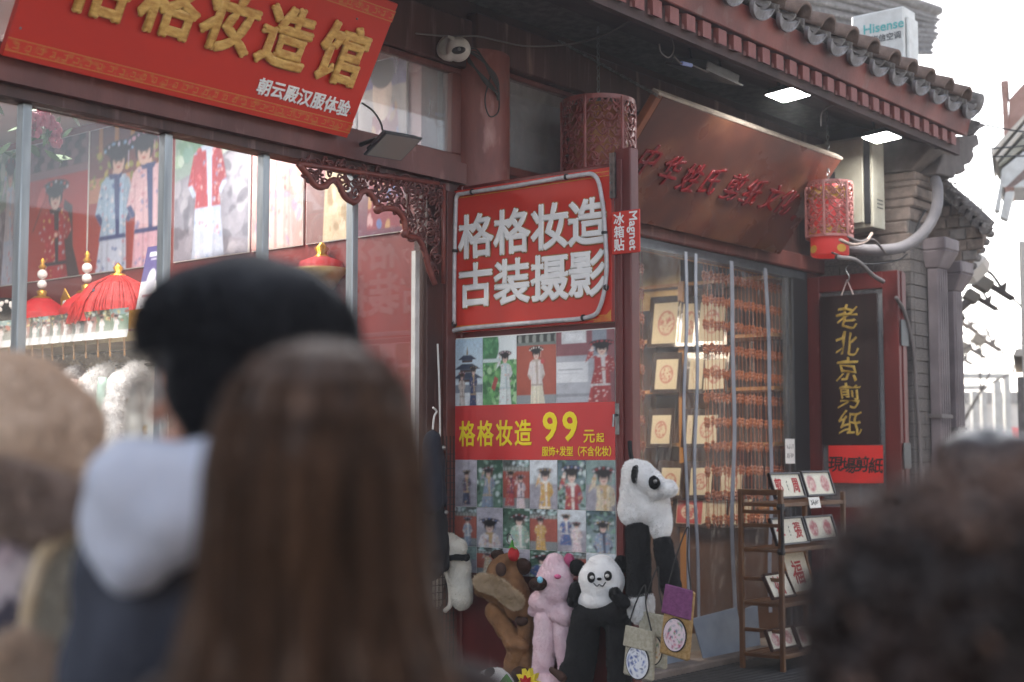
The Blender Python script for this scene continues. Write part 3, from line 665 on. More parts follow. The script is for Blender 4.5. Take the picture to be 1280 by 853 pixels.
for x, z in cs:
    t0 = r.uniform(0, 6.28); sg = r.choice((-1, 1)); R_ = r.uniform(.024, .036)
    mb.tube([(x + R_ * (1 - .85 * i / 13) * math.cos(t0 + sg * i * .62), -.045 - .01 * math.sin(i * .6), z + R_ * (1 - .85 * i / 13) * math.sin(t0 + sg * i * .62)) for i in range(14)], [.0075 - .003 * i / 13 for i in range(14)], 5)
for i in range(120):
    a = cs[i % len(cs)]; b = min((q for q in cs if q != a and r.random() > .25), key=lambda q: dist2(a, q)); mx, mz = (a[0] + b[0]) / 2 + r.uniform(-.02, .02), (a[1] + b[1]) / 2 + r.uniform(-.02, .02)
    mb.tube(curve_pts([(a[0], -.04, a[1]), (mx, -.055, mz), (b[0], -.04, b[1])], 4), .006, 5)
mb.build('scrollwork', M('scrollwork lacquer', '#6d3a35', '#54302d', 20, .45), brk, smooth=True)

# ================================================================== left signboard
O1 = Vector((3.138, -.12, 3.10)); S1 = Fr(O1, (1, 0, 0), (0, -.362, .638)); W1 = 1.978; H1 = .735
s1 = thing('shop_signboard', 'tilted red signboard with big gold Chinese characters above the left shop window', 'signboard', tuple(O1))
MB().fbox(S1, 0, W1, 0, H1, -.035, 0).build('panel', mt['signred'], s1, bevel=.003)
for v0, v1 in ((.03, .078), (.642, .69)):
    MB().fbox(S1, .0, W1, v0, v1, .001, .002).build('pattern_band', mt['goldband'], s1)
    q = MB()
    for v in (v0 - .004, v1 + .001): q.fbox(S1, 0, W1, v, v + .005, .001, .0035)
    # little key-fret marks along the band
    for i in range(34):
        c = .03 + i * .058; q.fbox(S1, c, c + .026, v0 + .012, v0 + .016, .001, .003); q.fbox(S1, c + .022, c + .026, v0 + .016, v0 + .034, .001, .003); q.fbox(S1, c + .008, c + .026, v0 + .034, v0 + .038, .001, .003)
    q.build('band_line', M('band gold %.2f' % v0, '#c97c3c', rough=.4), s1)
for ch, u in zip('格格妆造馆', (.335, .69, 1.02, 1.365, 1.73)):
    text('character', ch, S1, u, .412, .315, mt['gold'], s1, w=.014, res=3, rnd=.0140, sq=.7)
for i, ch in enumerate('朝云殿汉服体验'):
    text('character', ch, S1, 1.343 + i * .0885, .15, .088, mt['wht'], s1, w=.005, bold=.0022, ext=.003, sx=.98)
MB().tube([S1.p(.18, .1, -.05), Vector((3.3, -.04, 3.35))], .012, 6).tube([S1.p(1.8, .1, -.05), Vector((4.95, -.04, 3.35))], .012, 6).build('bracket', mt['black'], s1)
mb = MB()
for u, v in ((.04, .13), (1.93, .13), (1.75, .6), (.95, .62)): mb.ell(S1.p(u, v, .001), .006, 8, 5)
mb.build('screw', mt['steel'], s1)

# ================================================================== flood lamp in front of the lintel
def flood(name, label, P0, F, w, h, lit, n_fins=7, group=None):
    t = thing(name, label, 'floodlight', tuple(P0), group)
    MB().fbox(F, -w / 2, w / 2, -h / 2, h / 2, -.012, .0).build('bezel', mt['dgrey'], t, bevel=.004)
    MB().fbox(F, -w * .44, w * .44, -h * .4, h * .4, -.04, -.013).build('housing', mt['dgrey'], t, bevel=.006)
    MB().fbox(F, -w * .45, w * .45, -h * .44, h * .44, .001, .004).build('lens', mt['lamp'] if lit else M('unlit lens', '#8a8580', rough=.2), t)
    return t
Pf = at(492, 184, y=-.28); Ff = Fr(Pf, (.96, -.12, .24), (0, .88, -.30)); Ff = Fr(Pf, (1, -.08, .03), (0, -.80, .5))
fl = flood('floodlight', 'unlit grey flood lamp on the lintel below the right corner of the gold lettered signboard', Pf, Ff, .26, .19, False)
MB().tube([(5.27, -.06, 3.1), (5.27, -.22, 3.12)], .012, 6).tube([(5.27, -.2, 3.12), (Pf.x - .12, -.24, Pf.z - .01)], .01, 6).build('arm', mt['black'], fl)
MB().tube(curve_pts([(5.3, -.2, 3.14), (5.28, -.2, 3.2), (5.24, -.18, 3.26), (5.2, -.14, 3.3)], 6), .006, 6).build('cord', mt['cableb'], fl, smooth=True)

# ================================================================== security camera
pc = at(573, 62, y=-.17)
cc = thing('security_camera', 'white dome security camera with black face and dangling leads at the top of the column', 'camera', tuple(pc))
d = Vector((-.25, -1, -.25)).normalized()
MB().lathe(pc + Vector((-.035, .04, .005)), [(0, -.03), (.068, -.028), (.072, 0), (.068, .028), (.05, .034)], 24, ax=(-1, -.1, .05)).build('base_ring', mt['white'], cc, smooth=True)
MB().ell(pc, .07, 22, 14).build('dome', mt['white'], cc, smooth=True)
MB().ell(pc + Vector((-.03, -.03, -.018)), (.045, .040, .024), 18, 10, Matrix.Rotation(-.25, 3, 'Y')).build('lens_window', mt['black'], cc, smooth=True)
MB().ell(pc + Vector((-.058, -.058, -.022)), .01, 10, 7).build('lens', mt['steel'], cc, smooth=True)
mb = MB(); r = random.Random(5); b0 = pc + Vector((.06, -.0, 0))
for i in range(4):
    mb.tube(curve_pts([b0 + Vector((.0, .02, .01 * i)), b0 + Vector((.09 + .02 * i, -.01, .03 - .02 * i)), b0 + Vector((.2 + .02 * i, -.02, -.1)), b0 + Vector((.27, -.02, -.17 - .02 * i)), b0 + Vector((.16 + .02 * i, -.02, -.16)), b0 + Vector((.02, 0, -.02 - .01 * i))], 7), .005, 6)
mb.tube(curve_pts([b0 + Vector((.2, -.02, -.1)), b0 + Vector((.15, -.02, -.25)), b0 + Vector((.19, -.02, -.34)), b0 + Vector((.27, -.02, -.3)), b0 + Vector((.28, -.02, -.18))], 7), .0045, 6)
mb.build('lead', mt['cableb'], cc, smooth=True)
def wire(name, label, pts, r, mat='cable'):
    o = MB().tube(curve_pts(pts, 10), r, 6).build(name, mt[mat], smooth=True); return tag(o, label, 'cable')
wire('hanging_cable', 'thin grey cable sagging from the dome camera up to the eave', [at(520, 42, y=-.12), at(565, 46, y=-.14), at(600, 46, y=-.12), at(660, 58, y=-.3), at(730, 52, y=-.55), at(785, 28, y=-.9), at(815, -5, y=-1.1)], .005)

# ================================================================== lanterns with fretwork shades
def lantern(P0, Rr, Hh, label, lit):
    t = thing('lantern', label, 'lantern', (P0.x, P0.y, P0.z)); c = P0; r = random.Random(11 if lit else 12)
    m = mt['lantern'] if not lit else M('faded lantern lacquer', '#a8665f', '#965650', 14, .35, spec=.6)
    mb = MB(); mb.lathe(c, [(Rr, 0), (Rr, Hh * .05), (Rr - .012, Hh * .05), (Rr - .012, 0), (Rr, 0)], 40); mb.lathe(c, [(Rr, Hh * .95), (Rr, Hh), (Rr - .012, Hh), (Rr - .012, Hh * .95), (Rr, Hh * .95)], 40)
    for k in range(6):
        a = k * PI / 3 + .25; mb.tube([c + Vector((Rr * math.cos(a), Rr * math.sin(a), .01)), c + Vector((Rr * math.cos(a), Rr * math.sin(a), Hh - .01))], .011, 6)
    mb.build('shade_rim', m, t, smooth=False)
    q = MB(); Q = lambda s, z: c + Vector((Rr * .985 * math.cos(s / Rr), Rr * .985 * math.sin(s / Rr), z)); L = 2 * PI * Rr
    row = 0; z = Hh * .06; dz = Hh / 12
    while z < Hh * .93:
        s = r.uniform(0, .05)
        while s < L:
            w_ = r.uniform(.07, .12); R_ = dz * .62; sg = r.choice((-1, 1)); t0 = r.uniform(0, 6)
            q.tube([Q(s + R_ * (1 - .8 * i / 9) * math.cos(t0 + sg * i * .7), z + dz / 2 + R_ * (1 - .8 * i / 9) * math.sin(t0 + sg * i * .7)) for i in range(10)], .0048, 4)
            q.tube([Q(s + w_ * i / 6, z + dz * (.5 + .45 * math.sin(i * 1.4 + t0))) for i in range(7)], .0055, 4)
            s += w_ * .8
        z += dz
    q.build('fretwork_shade', m, t, smooth=True)
    MB().lathe(c, [(Rr * .72, -.13 if lit else .0), (Rr * .8, -.12 if lit else .01), (Rr * .8, Hh * .93), (Rr * .72, Hh * .94)], 28).build('inner_shade', mt['litred'] if lit else mt['lampcloth'], t, smooth=True)
    if lit:
        gcm = M('gold cloud print', '#c99b3a', rough=.4)
        for k in range(8):
            a = k * PI / 4 + .3; F_ = Fr(c + Vector((Rr * .81 * math.cos(a), Rr * .81 * math.sin(a), 0)), (-math.sin(a), math.cos(a), 0), (0, 0, 1))
            for dv, rr_ in ((Hh * .78, .07), (Hh * .12, .05)) + (((-.085, .04),) if k in (3, 5) else ()):
                MB().prism(F_, [(rr_ * math.cos(i * PI / 5), dv + rr_ * .75 * math.sin(i * PI / 5)) for i in range(10)], .001, .003).build('gold_cloud', gcm, t)
    ch = MB(); top = P0.z + Hh; zt = 4.05; k = 0; z = top - .01
    while z < zt:
        F_ = Fr((c.x, c.y, z + .018), (1, 0, 0) if k % 2 else (0, 1, 0), (0, 0, 1)); ch.tube([F_.p(.0095 * math.cos(i * PI / 5), .022 * math.sin(i * PI / 5)) for i in range(10)], .003, 5, closed=True); z += .034; k += 1
    ch.tube([c + Vector((-Rr + .01, 0, Hh - .01)), c + Vector((Rr - .01, 0, Hh - .01))], .006, 6)
    ch.build('chain', mt['steel'], t)
    return t
p1 = at(748, 128, y=-.42); ra = .5 * (at(793, 128, y=-.42) - at(703, 128, y=-.42)).length * math.sin(AZ - .06)
lantern(Vector((p1.x, p1.y, 3.02)), .225, .58, 'dark red fretwork lantern hanging on a chain left of the brown signboard', False)
p2 = at(1037, 300, y=-.62)
lantern(Vector((p2.x, p2.y, at(1037, 299, y=-.62).z)), .175, .42, 'glowing red lantern with fretwork sleeve at the right end of the brown signboard', True)
for k, (a, b) in enumerate((((736, 75), (820, 118)),)):
    q = MB(); A_, B_ = at(700, 52, y=-.1), at(824, 121, y=-.69)
    for i in range(30):
        c_ = A_.lerp(B_, (i + .5) / 30); F_ = Fr(c_, (B_ - A_), Vector((0, 0, 1)) if i % 2 else Vector((0, 1, 0)).cross(B_ - A_)); q.tube([F_.p(.026 * math.cos(j * PI / 4), .009 * math.sin(j * PI / 4)) for j in range(8)], .003, 4, closed=True)
    tag(q.build('sign_chain', mt['steel']), 'steel chain running from the beam to the top left corner of the brown signboard', 'chain')

# ================================================================== brown lacquered signboard
O2 = Vector((7.2, -.15, 2.99)); S2 = Fr(O2, (1, 0, 0), (0, -.527, .664)); W2, H2 = 2.49, .85
s2 = thing('lacquered_signboard', 'large brown lacquered board leaning out, lettered in red brush script, over the right doorway', 'signboard', tuple(O2))
MB().fbox(S2, .06, W2, 0, H2, -.05, 0).build('panel', mt['board'], s2, bevel=.006)
MB().fbox(S2, .0, .057, 0, H2, -.05, .002).build('border', mt['boardside'], s2, bevel=.004)
MB().fbox(S2, .0, W2, H2 + .001, H2 + .018, -.055, .003).build('top_edge', mt['boardedge'], s2)
for i, (ch, u, v) in enumerate(zip('中华姓氏剪纸文化', (.27, .558, .817, 1.055, 1.356, 1.614, 1.89, 2.12), (.44, .41, .40, .415, .42, .42, .42, .42))):
    text('character', ch, S2, u, v, .235, mt['redpaint'], s2, w=.008, bold=.0005, ext=.004, bev=.003, shear=.18, wobble=.035, sx=.92)
scribble(S2, 2.31, 2.37, .28, .34, 2, mt['redpaint'], s2, w=.004, seed=5)

# ================================================================== left door leaf opened outwards, carrying the boards
XL1 = 6.073; L1 = thing('door_leaf', 'dark red door leaf opened outwards between the shops, covered by red advertising boards', 'door', (6.1, -.62, 0))
F1 = SIDE(XL1)          # u = -y, v = z, w towards the viewer's left
MB().fbox(F1, .02, 1.14, .25, 2.15, -.06, -.035).build('panel', mt['doorred'], L1)
MB().fbox(F1, 1.143, 1.25, .04, 3.06, -.07, .006).build('stile', mt['doorred'], L1, bevel=.006)
MB().fbox(F1, 1.175, 1.20, .3, 3.0, .008, .018).build('stile', mt['doorred'], L1, bevel=.003)
MB().fbox(F1, .0, .06, .04, 3.0, -.07, -.02).build('stile', mt['doorred'], L1, bevel=.006)
MB().fbox(F1, .06, 1.14, .04, .25, -.07, -.02).build('rail', mt['doorred'], L1, bevel=.006)
MB().fbox(F1, .06, 1.14, 2.9, 3.0, -.07, -.035).build('rail', mt['doorred'], L1, bevel=.006)
q = MB(); q.fbox(F1, 1.125, 1.14, 2.80, 3.04, .004, .02); q.build('hinge', mt['steel'], L1); q = MB(); q.fbox(F1, 1.144, 1.16, 2.80, 3.04, .008, .022)
for v in (2.83, 2.88, 2.93, 2.98): q.ell(F1.p(1.132, v, .022), .006, 8, 5)
q.build('hinge', mt['steel'], L1)
q = MB(); q.fbox(F1, 1.152, 1.178, 1.56, 1.72, .007, .02); q.tube([F1.p(1.165, 1.66, .02), F1.p(1.165, 1.66, .05), F1.p(1.165, 1.60, .055)], .007, 6); q.build('latch', mt['steel'], L1)
tb = thing('lit_sign_box', 'red board with large white rounded characters framed by a grey rope light', 'sign', (6.07, -.55, 2.15))
MB().fbox(F1, .0, 1.12, 2.152, 2.972, -.032, -.001).build('panel', mt['signred'], tb, bevel=.002)
q = MB()
for v in (2.165, 2.185, 2.925, 2.948): q.fbox(F1, .005, 1.115, v, v + .004, .0, .0015)
q.build('gold_line', mt['goldline'], tb)
for v0, v1 in ((2.928, 2.946), (2.17, 2.184)): MB().fbox(F1, .005, 1.115, v0, v1, .0, .001).build('pattern_band', mt['goldband'], tb)
pw = [at(593, 296, x=6.06), at(638, 289, x=6.06), at(685, 283, x=6.06), at(733, 275, x=6.06)]
for row, s_, vv in ((0, '格格妆造', 2.695), (1, '古装摄影', 2.415)):
    for i, ch in enumerate(s_):
        u = (.183, .447, .712, .968)[i]
        text('character_outline', ch, F1, u, vv, .262, mt['outl'], tb, w=.001, res=3, rnd=.0145, sq=.12)
        text('character', ch, F1, u, vv, .262, mt['wht'], tb, w=.004, res=3, rnd=.0092, sq=.5)
rp = [(.035, 2.20), (.035, 2.5), (.045, 2.86), (.055, 2.935), (.12, 2.945), (.5, 2.944), (.9, 2.948), (1.03, 2.93), (1.075, 2.80), (1.095, 2.6), (1.10, 2.4), (1.06, 2.235), (.98, 2.18), (.7, 2.175), (.3, 2.172), (.05, 2.165), (-.0, 2.13), (-.012, 2.0), (-.01, 1.45)]
ro = MB(); pp = curve_pts([F1.p(u, v, .018) for u, v in rp], 8); ro.tube(pp, .0125, 8); rl = ro.build('rope_light', mt['neon'], tb, smooth=True)
q = MB()
for u, v in ((.04, 2.62), (.17, 2.947), (.84, 2.95), (1.09, 2.62), (1.098, 2.33), (.95, 2.18), (.035, 2.2)): q.lathe(F1.p(u, v, .018), [(.016, -.008), (.018, 0), (.016, .008)], 10, ax=(0, 0, 1) if .2 < v - 2.15 < .7 else (0, 1, 0))
q.build('clip', mt['cableb'], tb)
wcm = M('worn gold corner', '#c2602c', '#c98a3c', 20, .6)
MB().prism(F1, [(0, 2.153), (.09, 2.153), (.06, 2.17), (.02, 2.19), (0, 2.18)], .0005, .003).build('worn_corner', wcm, tb); MB().prism(F1, [(1.0, 2.153), (1.118, 2.153), (1.118, 2.215), (1.09, 2.19), (1.05, 2.185)], .0005, .003).build('worn_corner', wcm, tb)
# the magnet sign
mg = thing('magnet_sign', 'small red sign with white vertical lettering jutting from the edge of the opened door', 'sign', (6.05, -1.21, 2.5))
F1m = Fr((6.05, 0, 0), (0, -1, 0), (0, 0, 1))
MB().fbox(F1m, 1.14, 1.318, 2.497, 2.722, -.006, .004).build('panel', mt['signred'], mg, bevel=.003)
for i, ch in enumerate('冰箱贴'): text('character', ch, F1m, 1.19, 2.682 - i * .068, .068, mt['wht'], mg, w=.006, bold=.0016)
text('lettering', 'Magnet', F1m, 1.272, 2.612, .07, mt['wht'], mg, w=.006, bold=.0014, rot=-PI / 2)

# ================================================================== poster below the box sign
ps = thing('price_poster', 'poster of costume photographs with a red band priced 99 in yellow', 'poster', (6.07, -.57, .85))
MB().fbox(F1, .0, 1.146, .80, 2.118, -.03, -.006).build('backing', mt['white_paper'], ps)
PZ = [2.112, 1.732, 1.428]                 # photo strip, band, photo grid
MB().fbox(F1, .004, 1.138, PZ[2], PZ[1], -.004, .0).build('red_band', mt['postred'], ps)
for i, ch in enumerate('格格妆造'): text('character', ch, F1, .122 + i * .135, 1.575, .15, mt['yellow'], ps, w=.002, bold=.003, sx=.82)
for i, ch in enumerate('99'): text('digit', ch, F1, .712 + i * .134, 1.605, .215, mt['yellow'], ps, w=.002, bold=.005, sx=.98)
text('character', '元', F1, .972, 1.552, .078, mt['yellow'], ps, w=.002, bold=.0012)
text('character', '起', F1, 1.044, 1.545, .052, mt['yellow'], ps, w=.002, bold=.0008)
text('lettering', '服饰+发型（不含化妆）', F1, .885, 1.474, .055, mt['yellow'], ps, w=.002, bold=.0008, sx=.84)
def pic_temple():
    p = Pic(66, 98, '#a9cbe2', '#dfe8ea', 1)
    for y, w_, h_ in ((.42, .30, .10), (.62, .42, .12), (.82, .5, .13)):
        p.poly([(.5 - w_, y + h_ * .5), (.5 - w_ * .4, y - h_ * .5), (.5 + w_ * .4, y - h_ * .5), (.5 + w_, y + h_ * .5)], '#39465c'); p.rect(.5 - w_ * .55, y + h_ * .45, .5 + w_ * .55, y + h_ * 1.1, '#56403f'); p.rect(.5 - w_ * .55, y + h_ * .5, .5 + w_ * .55, y + h_ * .62, '#3e6a86')
    p.poly([(.47, .36), (.5, .16), (.53, .36)], '#8d7440'); p.rect(0, 1.02, 1, 1.2, '#7f8a99'); p.rect(0, 1.2, 1, 1.5, '#cfd6da'); p.noise(.08, 24)
    p.woman(.33, .74, .86, '#d9cfc6', '#a99080', ['#c9a6a0', '#8f9a86', '#f0ece6'], hair='#4a382e'); p.woman(.7, .62, .98, '#33406f', '#b99a6a', ['#c9a46a', '#5a6aa0', '#d8c9b0'], deco=('#5a5a6a', '#b99a6a')); return p
def pic_lotus():
    p = Pic(66, 98, '#dfe9ea', '#e6eeee', 2); p.rect(0, .52, 1, 1.5, '#4f9a52'); m = p.mpoly([(0, .6), (1, .5), (1, 1.5), (0, 1.5)]); p.speck(m, ['#63b25a', '#3f8a48', '#7cc470', '#2f6f3c', '#a9d59a'], 160, (.03, .08))
    p.ell(.18, .2, .3, .42, '#3f9058'); p.speck(p.mell(.18, .2, .3, .42), ['#56a869', '#2f7a48'], 60, (.03, .07)); p.rect(0, .48, .5, .56, '#cfe0df'); p.speck(p.mpoly([(.0, .7), (1, .7), (1, 1.2), (0, 1.2)]), ['#e6b3c2'], 7, (.02, .03))
    p.woman(.66, .34, 1.25, '#d7e3e2', '#b9cfd2', ['#c97a80', '#bcd3d0', '#eef2f0'], skirt='#dfe9e6', deco=('#c9a0b0', '#e6d6d0'), wide=1.3); p.poly([(.26, 1.12), (.36, .86), (.46, .92), (.36, 1.18)], '#b83a33'); return p
def pic_redwall(seed=3, robe='#dcd3d0', x=.5):
    p = Pic(70, 98, '#3f4a46', '#3f4a46', seed)
    for i in range(12): p.ell(i / 11, .1, .05, .09, '#8d938c' if i % 2 else '#2f3634')
    p.rect(0, .17, 1, .23, '#6f7a74'); p.rect(0, .23, 1, 1.25, '#b04a30'); p.noise(.05, 6); p.rect(0, 1.22, 1, 1.5, '#8b9296')
    p.woman(x, .27, 1.2, robe, '#b9a79a', ['#e9e2dc', '#c98f8f', '#d0c9a0'], skirt='#e3dcc0', deco=('#eee6e0', '#e9d0c0'), wide=1.3); p.ell(x + .16, .56, .05, .05, '#c8393a'); return p
def pic_gate():
    p = Pic(70, 98, '#93525a', '#93525a', 4); p.rect(.62, 0, .86, .5, '#8f98a6'); p.rect(.1, 0, .52, .24, '#dcdee0'); p.rect(.16, .04, .46, .18, '#eceef0'); p.rect(0, .48, .75, 1.5, '#aeb1ba'); p.rect(0, .6, .55, 1.0, '#d9dbdf'); p.rect(.04, .74, .46, .76, '#8a8d96'); p.rect(.04, .82, .4, .83, '#a9acb4'); p.rect(0, 1.22, .8, 1.28, '#8d9099'); p.noise(.06, 12)
    p.woman(.78, .22, 1.35, '#b5292c', '#d9cfcf', ['#efe0dc', '#d8605a', '#f2d0c0'], deco=('#c8242c', '#b03040'), wide=1.3); return p
us = (.004, .236, .476, .744, 1.012 + .126)
for fn, a, b, ttl in ((pic_temple, us[0], .233, ''), (pic_lotus, .235, .478, ''), (pic_redwall, .480, .752, ''), (pic_gate, .754, 1.138, '')):
    fn().put_on('photo', F1, a, b, PZ[1] + .001, PZ[0] - .012 * 0, mt['printg'], ps, w=-.001)
def pic_small(seed):
    r = np.random.default_rng(seed + 50); k = seed % 7
    robes = ['#dcd2d4', '#3d5f9f', '#b52c33', '#8a9fb8', '#9fc4b0', '#c02a30', '#d8a62c', '#39415f', '#d8c9a8']
    bgs = [('#b9b4c0', '#a79fae'), ('#2f5240', '#5e8470'), ('#a3432e', '#a3432e'), ('#cfd6dc', '#a6b2b8'), ('#3f5f6d', '#9fb6b6'), ('#7d9a96', '#8fa9a6'), ('#b25038', '#9d4530')]
    p = Pic(30, 46, *bgs[k], seed)
    full = p.mpoly([(0, 0), (1, 0), (1, 2), (0, 2)])
    if k in (1, 4): p.speck(full, ['#1f3a2c', '#79a38c', '#cfe0dd', '#345f4a'], 70, (.03, .09))
    elif k in (2, 6):
        if r.random() > .4:
            p.rect(0, 0, 1, .36, '#59605c')
            for i in range(9): p.ell(i / 8, .3, .05, .07, '#9aa09a')
            p.speck(p.mpoly([(0, 0), (1, 0), (1, .22), (0, .22)]), ['#8fb5b0', '#20302c', '#c8dbe0'], 24, (.03, .08))
        p.rect(0, 1.2, 1, 2, '#7d8384')
    elif k in (0, 3, 5): p.rect(0, .75, 1, 2, '#9c98a4'); p.noise(.12, 9)
    rb = robes[int(r.integers(len(robes)))]; tr = ['#e5dfd6', '#2f3654', '#c9a46a'][int(r.integers(3))]
    n = 2 if seed in (2, 10) else 1
    for j in range(n):
        p.woman((r.uniform(.36, .64) if n == 1 else (.3 + .36 * j)), r.uniform(.18, .5), r.choice((1.1, 1.4, 1.9, 2.5)) if n == 1 else 1.1, rb if j == 0 else '#e2ccd0', tr, ['#e6ddd8', '#c56a6a', '#6a84b0', '#d8b36a'], deco=('#d9cfd8', ['#b52c33', '#4a66a0', '#d8b36a'][int(r.integers(3))]), wide=r.uniform(1.1, 1.5))
    p.noise(.07, 16); return p
i = 0; rows = [(1.427, 1.165), (1.163, .945), (.943, .80)]
for a, b in rows:
    for c in range(6):
        x0 = .004 + c * 1.134 / 6; pic_small(i).put_on('photo', F1, x0, x0 + 1.134 / 6 - .002, b, a, mt['printg'], ps, w=-.001); i += 1

# ================================================================== left shop: posters on the inner wall
XW = 5.955; FWl = SIDE(XW); PZ0, PZ1 = 2.75, 3.80
def pic_p1():
    p = Pic(96, 135, '#6f3a3c', '#6f3a3c', 11); p.rect(0, 0, 1, .3, '#4b353c'); 
    for j in range(4):
        for i in range(10): p.ell(i / 9 + (j % 2) * .05, .03 + j * .075, .055, .045, ['#2c2228', '#8a6f74', '#3a2a30', '#775f66'][(i + j) % 4])
    p.rect(0, .3, 1, .38, '#8d6a6e'); p.rect(0, .38, 1, 1.5, '#b33527'); p.poly([(.62, .62), (.76, .7), (.78, 1.1), (.9, 1.4), (.72, 1.45), (.6, 1)], '#3a2226'); p.noise(.04, 5)
    p.woman(.48, .44, 1.3, '#b3232f', '#2a2532', ['#f0d8cc', '#d84a4a', '#e8c070', '#c9d0dc'], deco=('#d9d4dc', '#5a7a8a', '#c9504a'), wide=1.55); p.ell(.24, .57, .05, .12, '#d8605a', .5); p.poly([(.1, .9), (.12, .9), (.25, .68), (.24, .67)], '#4a2a2a'); return p
def pic_p2():
    p = Pic(110, 132, '#5c3438', '#a8644a', 12)
    for i in range(5): p.rect(.12 + i * .2, 0, .17 + i * .2, .22, '#b8803f')
    p.rect(0, .42, 1, .62, '#c58a6a'); p.rect(0, .62, 1, 1.3, '#a33a2e'); p.speck(p.mpoly([(0, .15), (1, .15), (1, .5), (0, .5)]), ['#9aa04a', '#7d8a3c', '#c9b45a'], 60, (.015, .035))
    p.woman(.34, .16, 1.22, '#a9c3dc', '#2f3f78', ['#d8dce8', '#c97a8a', '#4a64a0', '#efe8ea'], skirt='#c6cfe2', deco=('#8fb4dc', '#d8d0e8'), lean=.02, wide=1.45)
    p.woman(.74, .12, 1.26, '#dcb7bd', '#333f74', ['#c98a95', '#e9d4d4', '#7a86b4'], skirt='#d9aebb', deco=('#b98fae', '#d8a0b4'), lean=-.03, wide=1.45); return p
def pic_rocks(seed=13, robe='#a8343c', only=False):
    p = Pic(100, 128, '#8fae98', '#8f8d98', seed); p.speck(p.mpoly([(0, 0), (1, 0), (1, .5), (0, .5)]), ['#a6c2a4', '#6f947c', '#c2d2c4', '#7a9f92'], 60, (.04, .1)); m = p.mpoly([(0, .62), (.5, .5), (1, .35), (1, 1.4), (0, 1.4)]); p.put(m, '#8e8b96')
    p.speck(m, ['#a3a0aa', '#77747f', '#b5b2ba', '#5f5d68'], 90, (.04, .11), .7)
    if not only: p.woman(.45, .1, 1.25, robe, '#b9c9de', ['#e9d6d4', '#d8787a', '#8fa6c8'], skirt='#c3cde0', deco=('#a8343c', '#2c2430'), wide=1.5)
    return p
def pic_pink():
    p = Pic(80, 128, '#d9a9a4', '#cfa29c', 14); p.speck(p.mpoly([(0, 0), (1, 0), (1, 1.6), (0, 1.6)]), ['#e3c0ba', '#c98a8a', '#9a8fb4', '#ecd6cc'], 80, (.03, .1), .6); p.rect(.35, .0, .55, .55, '#8f80a8', .5); p.woman(.5, -.1, 1.9, '#dcb6ae', '#b8a0b0', ['#e8cfc6', '#c47a7a', '#a890b0'], wide=1.4); return p
def pic_statue():
    p = Pic(90, 124, '#9a8f92', '#8a6a66', 15); p.rect(0, .55, 1, .9, '#a1787a'); p.poly([(.55, .4), (.75, .35), (.95, .7), (1, 1.4), (.35, 1.4), (.4, .8)], '#d6c3a4'); p.ell(.64, .3, .12, .17, '#d9c8aa'); p.ell(.64, .12, .07, .08, '#cbb896'); p.speck(p.mpoly([(.5, .6), (.9, .6), (1, 1.3), (.4, 1.3)]), ['#c2ad8c', '#e4d6bc', '#b09a7a'], 50, (.02, .06)); p.noise(.07, 14); return p
def pic_dark():
    p = Pic(80, 124, '#b7b0a8', '#6c3a50', 16); p.rect(0, 0, 1, .25, '#5a4f8a'); p.poly([(.3, .5), (.8, .4), (1, 1.5), (.2, 1.5)], '#8f3f4c'); p.speck(p.mpoly([(.3, .5), (.8, .4), (1, 1.5), (.2, 1.5)]), ['#d8b0b0', '#5f7fb4', '#c9a070'], 40, (.03, .07)); p.ell(.5, .3, .2, .25, '#e0c4b0'); p.ell(.5, .12, .25, .14, '#241a22'); return p
posters = [(4.19, 3.405, pic_p1, 'wall poster of a woman in red robe with a fan, red wall behind'), (3.395, 2.45, pic_p2, 'wall poster of two women in blue and pink court robes'),
           (2.40, 1.63, pic_rocks, 'wall poster of a woman in red jacket before grey rocks'), (1.60, 1.12, pic_pink, 'pale pink wall poster of a close robe, half hidden by reflections'),
           (1.09, .66, pic_statue, 'wall poster with a cream stone statue'), (.64, .24, pic_dark, 'wall poster in plum and violet behind the carved bracket'), (4.6, 4.22, lambda: pic_rocks(17, '#c9c4cc'), 'wall poster of a pale figure at the far left edge of the window')]
for a, b, fn, lab in posters:
    t = thing('wall_poster', lab, 'poster', (XW, a, PZ0)); z1 = PZ1
    MB().fbox(FWl, -a, -b, PZ0, z1, -.001, .012).build('board', mt['white_paper'], t)
    pq = fn(); pq.vivid = True; pq.a = pq.a * .8; pq.put_on('picture', FWl, -a + .004, -b - .004, PZ0 + .004, z1 - .004, mt['print'], t, w=.014)

# display shelf with fans and hats, coats on a rail
XS = 5.3; FS = SIDE(XS); zs = at(100, 428, x=XS).z
yl = lambda px, x=XS: at(px, 430, x=x).y
sh = thing('display_shelf', 'long wooden shelf with a brass edge standing before the inner posters', 'shelf', (5.5, 2.4, 0))
MB().box(XS, 5.93, 1.2, 4.4, zs + .0, zs + .035).build('board', mt['lwood'], sh)
MB().box(XS - .015, XS - .002, 1.2, 4.4, zs - .02, zs + .04).build('lip', M('pale gilt edging', '#c2ab7c', '#a8905f', 12, .5), sh)
for y in (1.25, 2.8, 4.3): MB().box(5.85, 5.93, y, y + .05, 0, zs).build('leg', mt['lwood'], sh)
MB().box(5.72, 5.93, 1.2, 4.4, zs - .6, zs - .02).build('back_panel', M('near black panel', '#24150f', '#1a0f0b', 4, .7), sh)
MB().tube([(XS + .12, 1.2, zs - .16), (XS + .12, 4.4, zs - .16)], .012, 8).build('hanging_rail', mt['steel'], sh)
MB().fbox(SIDE(XS - .03), -yl(174) , -yl(190), zs + .045, zs + .16, 0, .05).build('gilt_box', mt['brass'], sh)
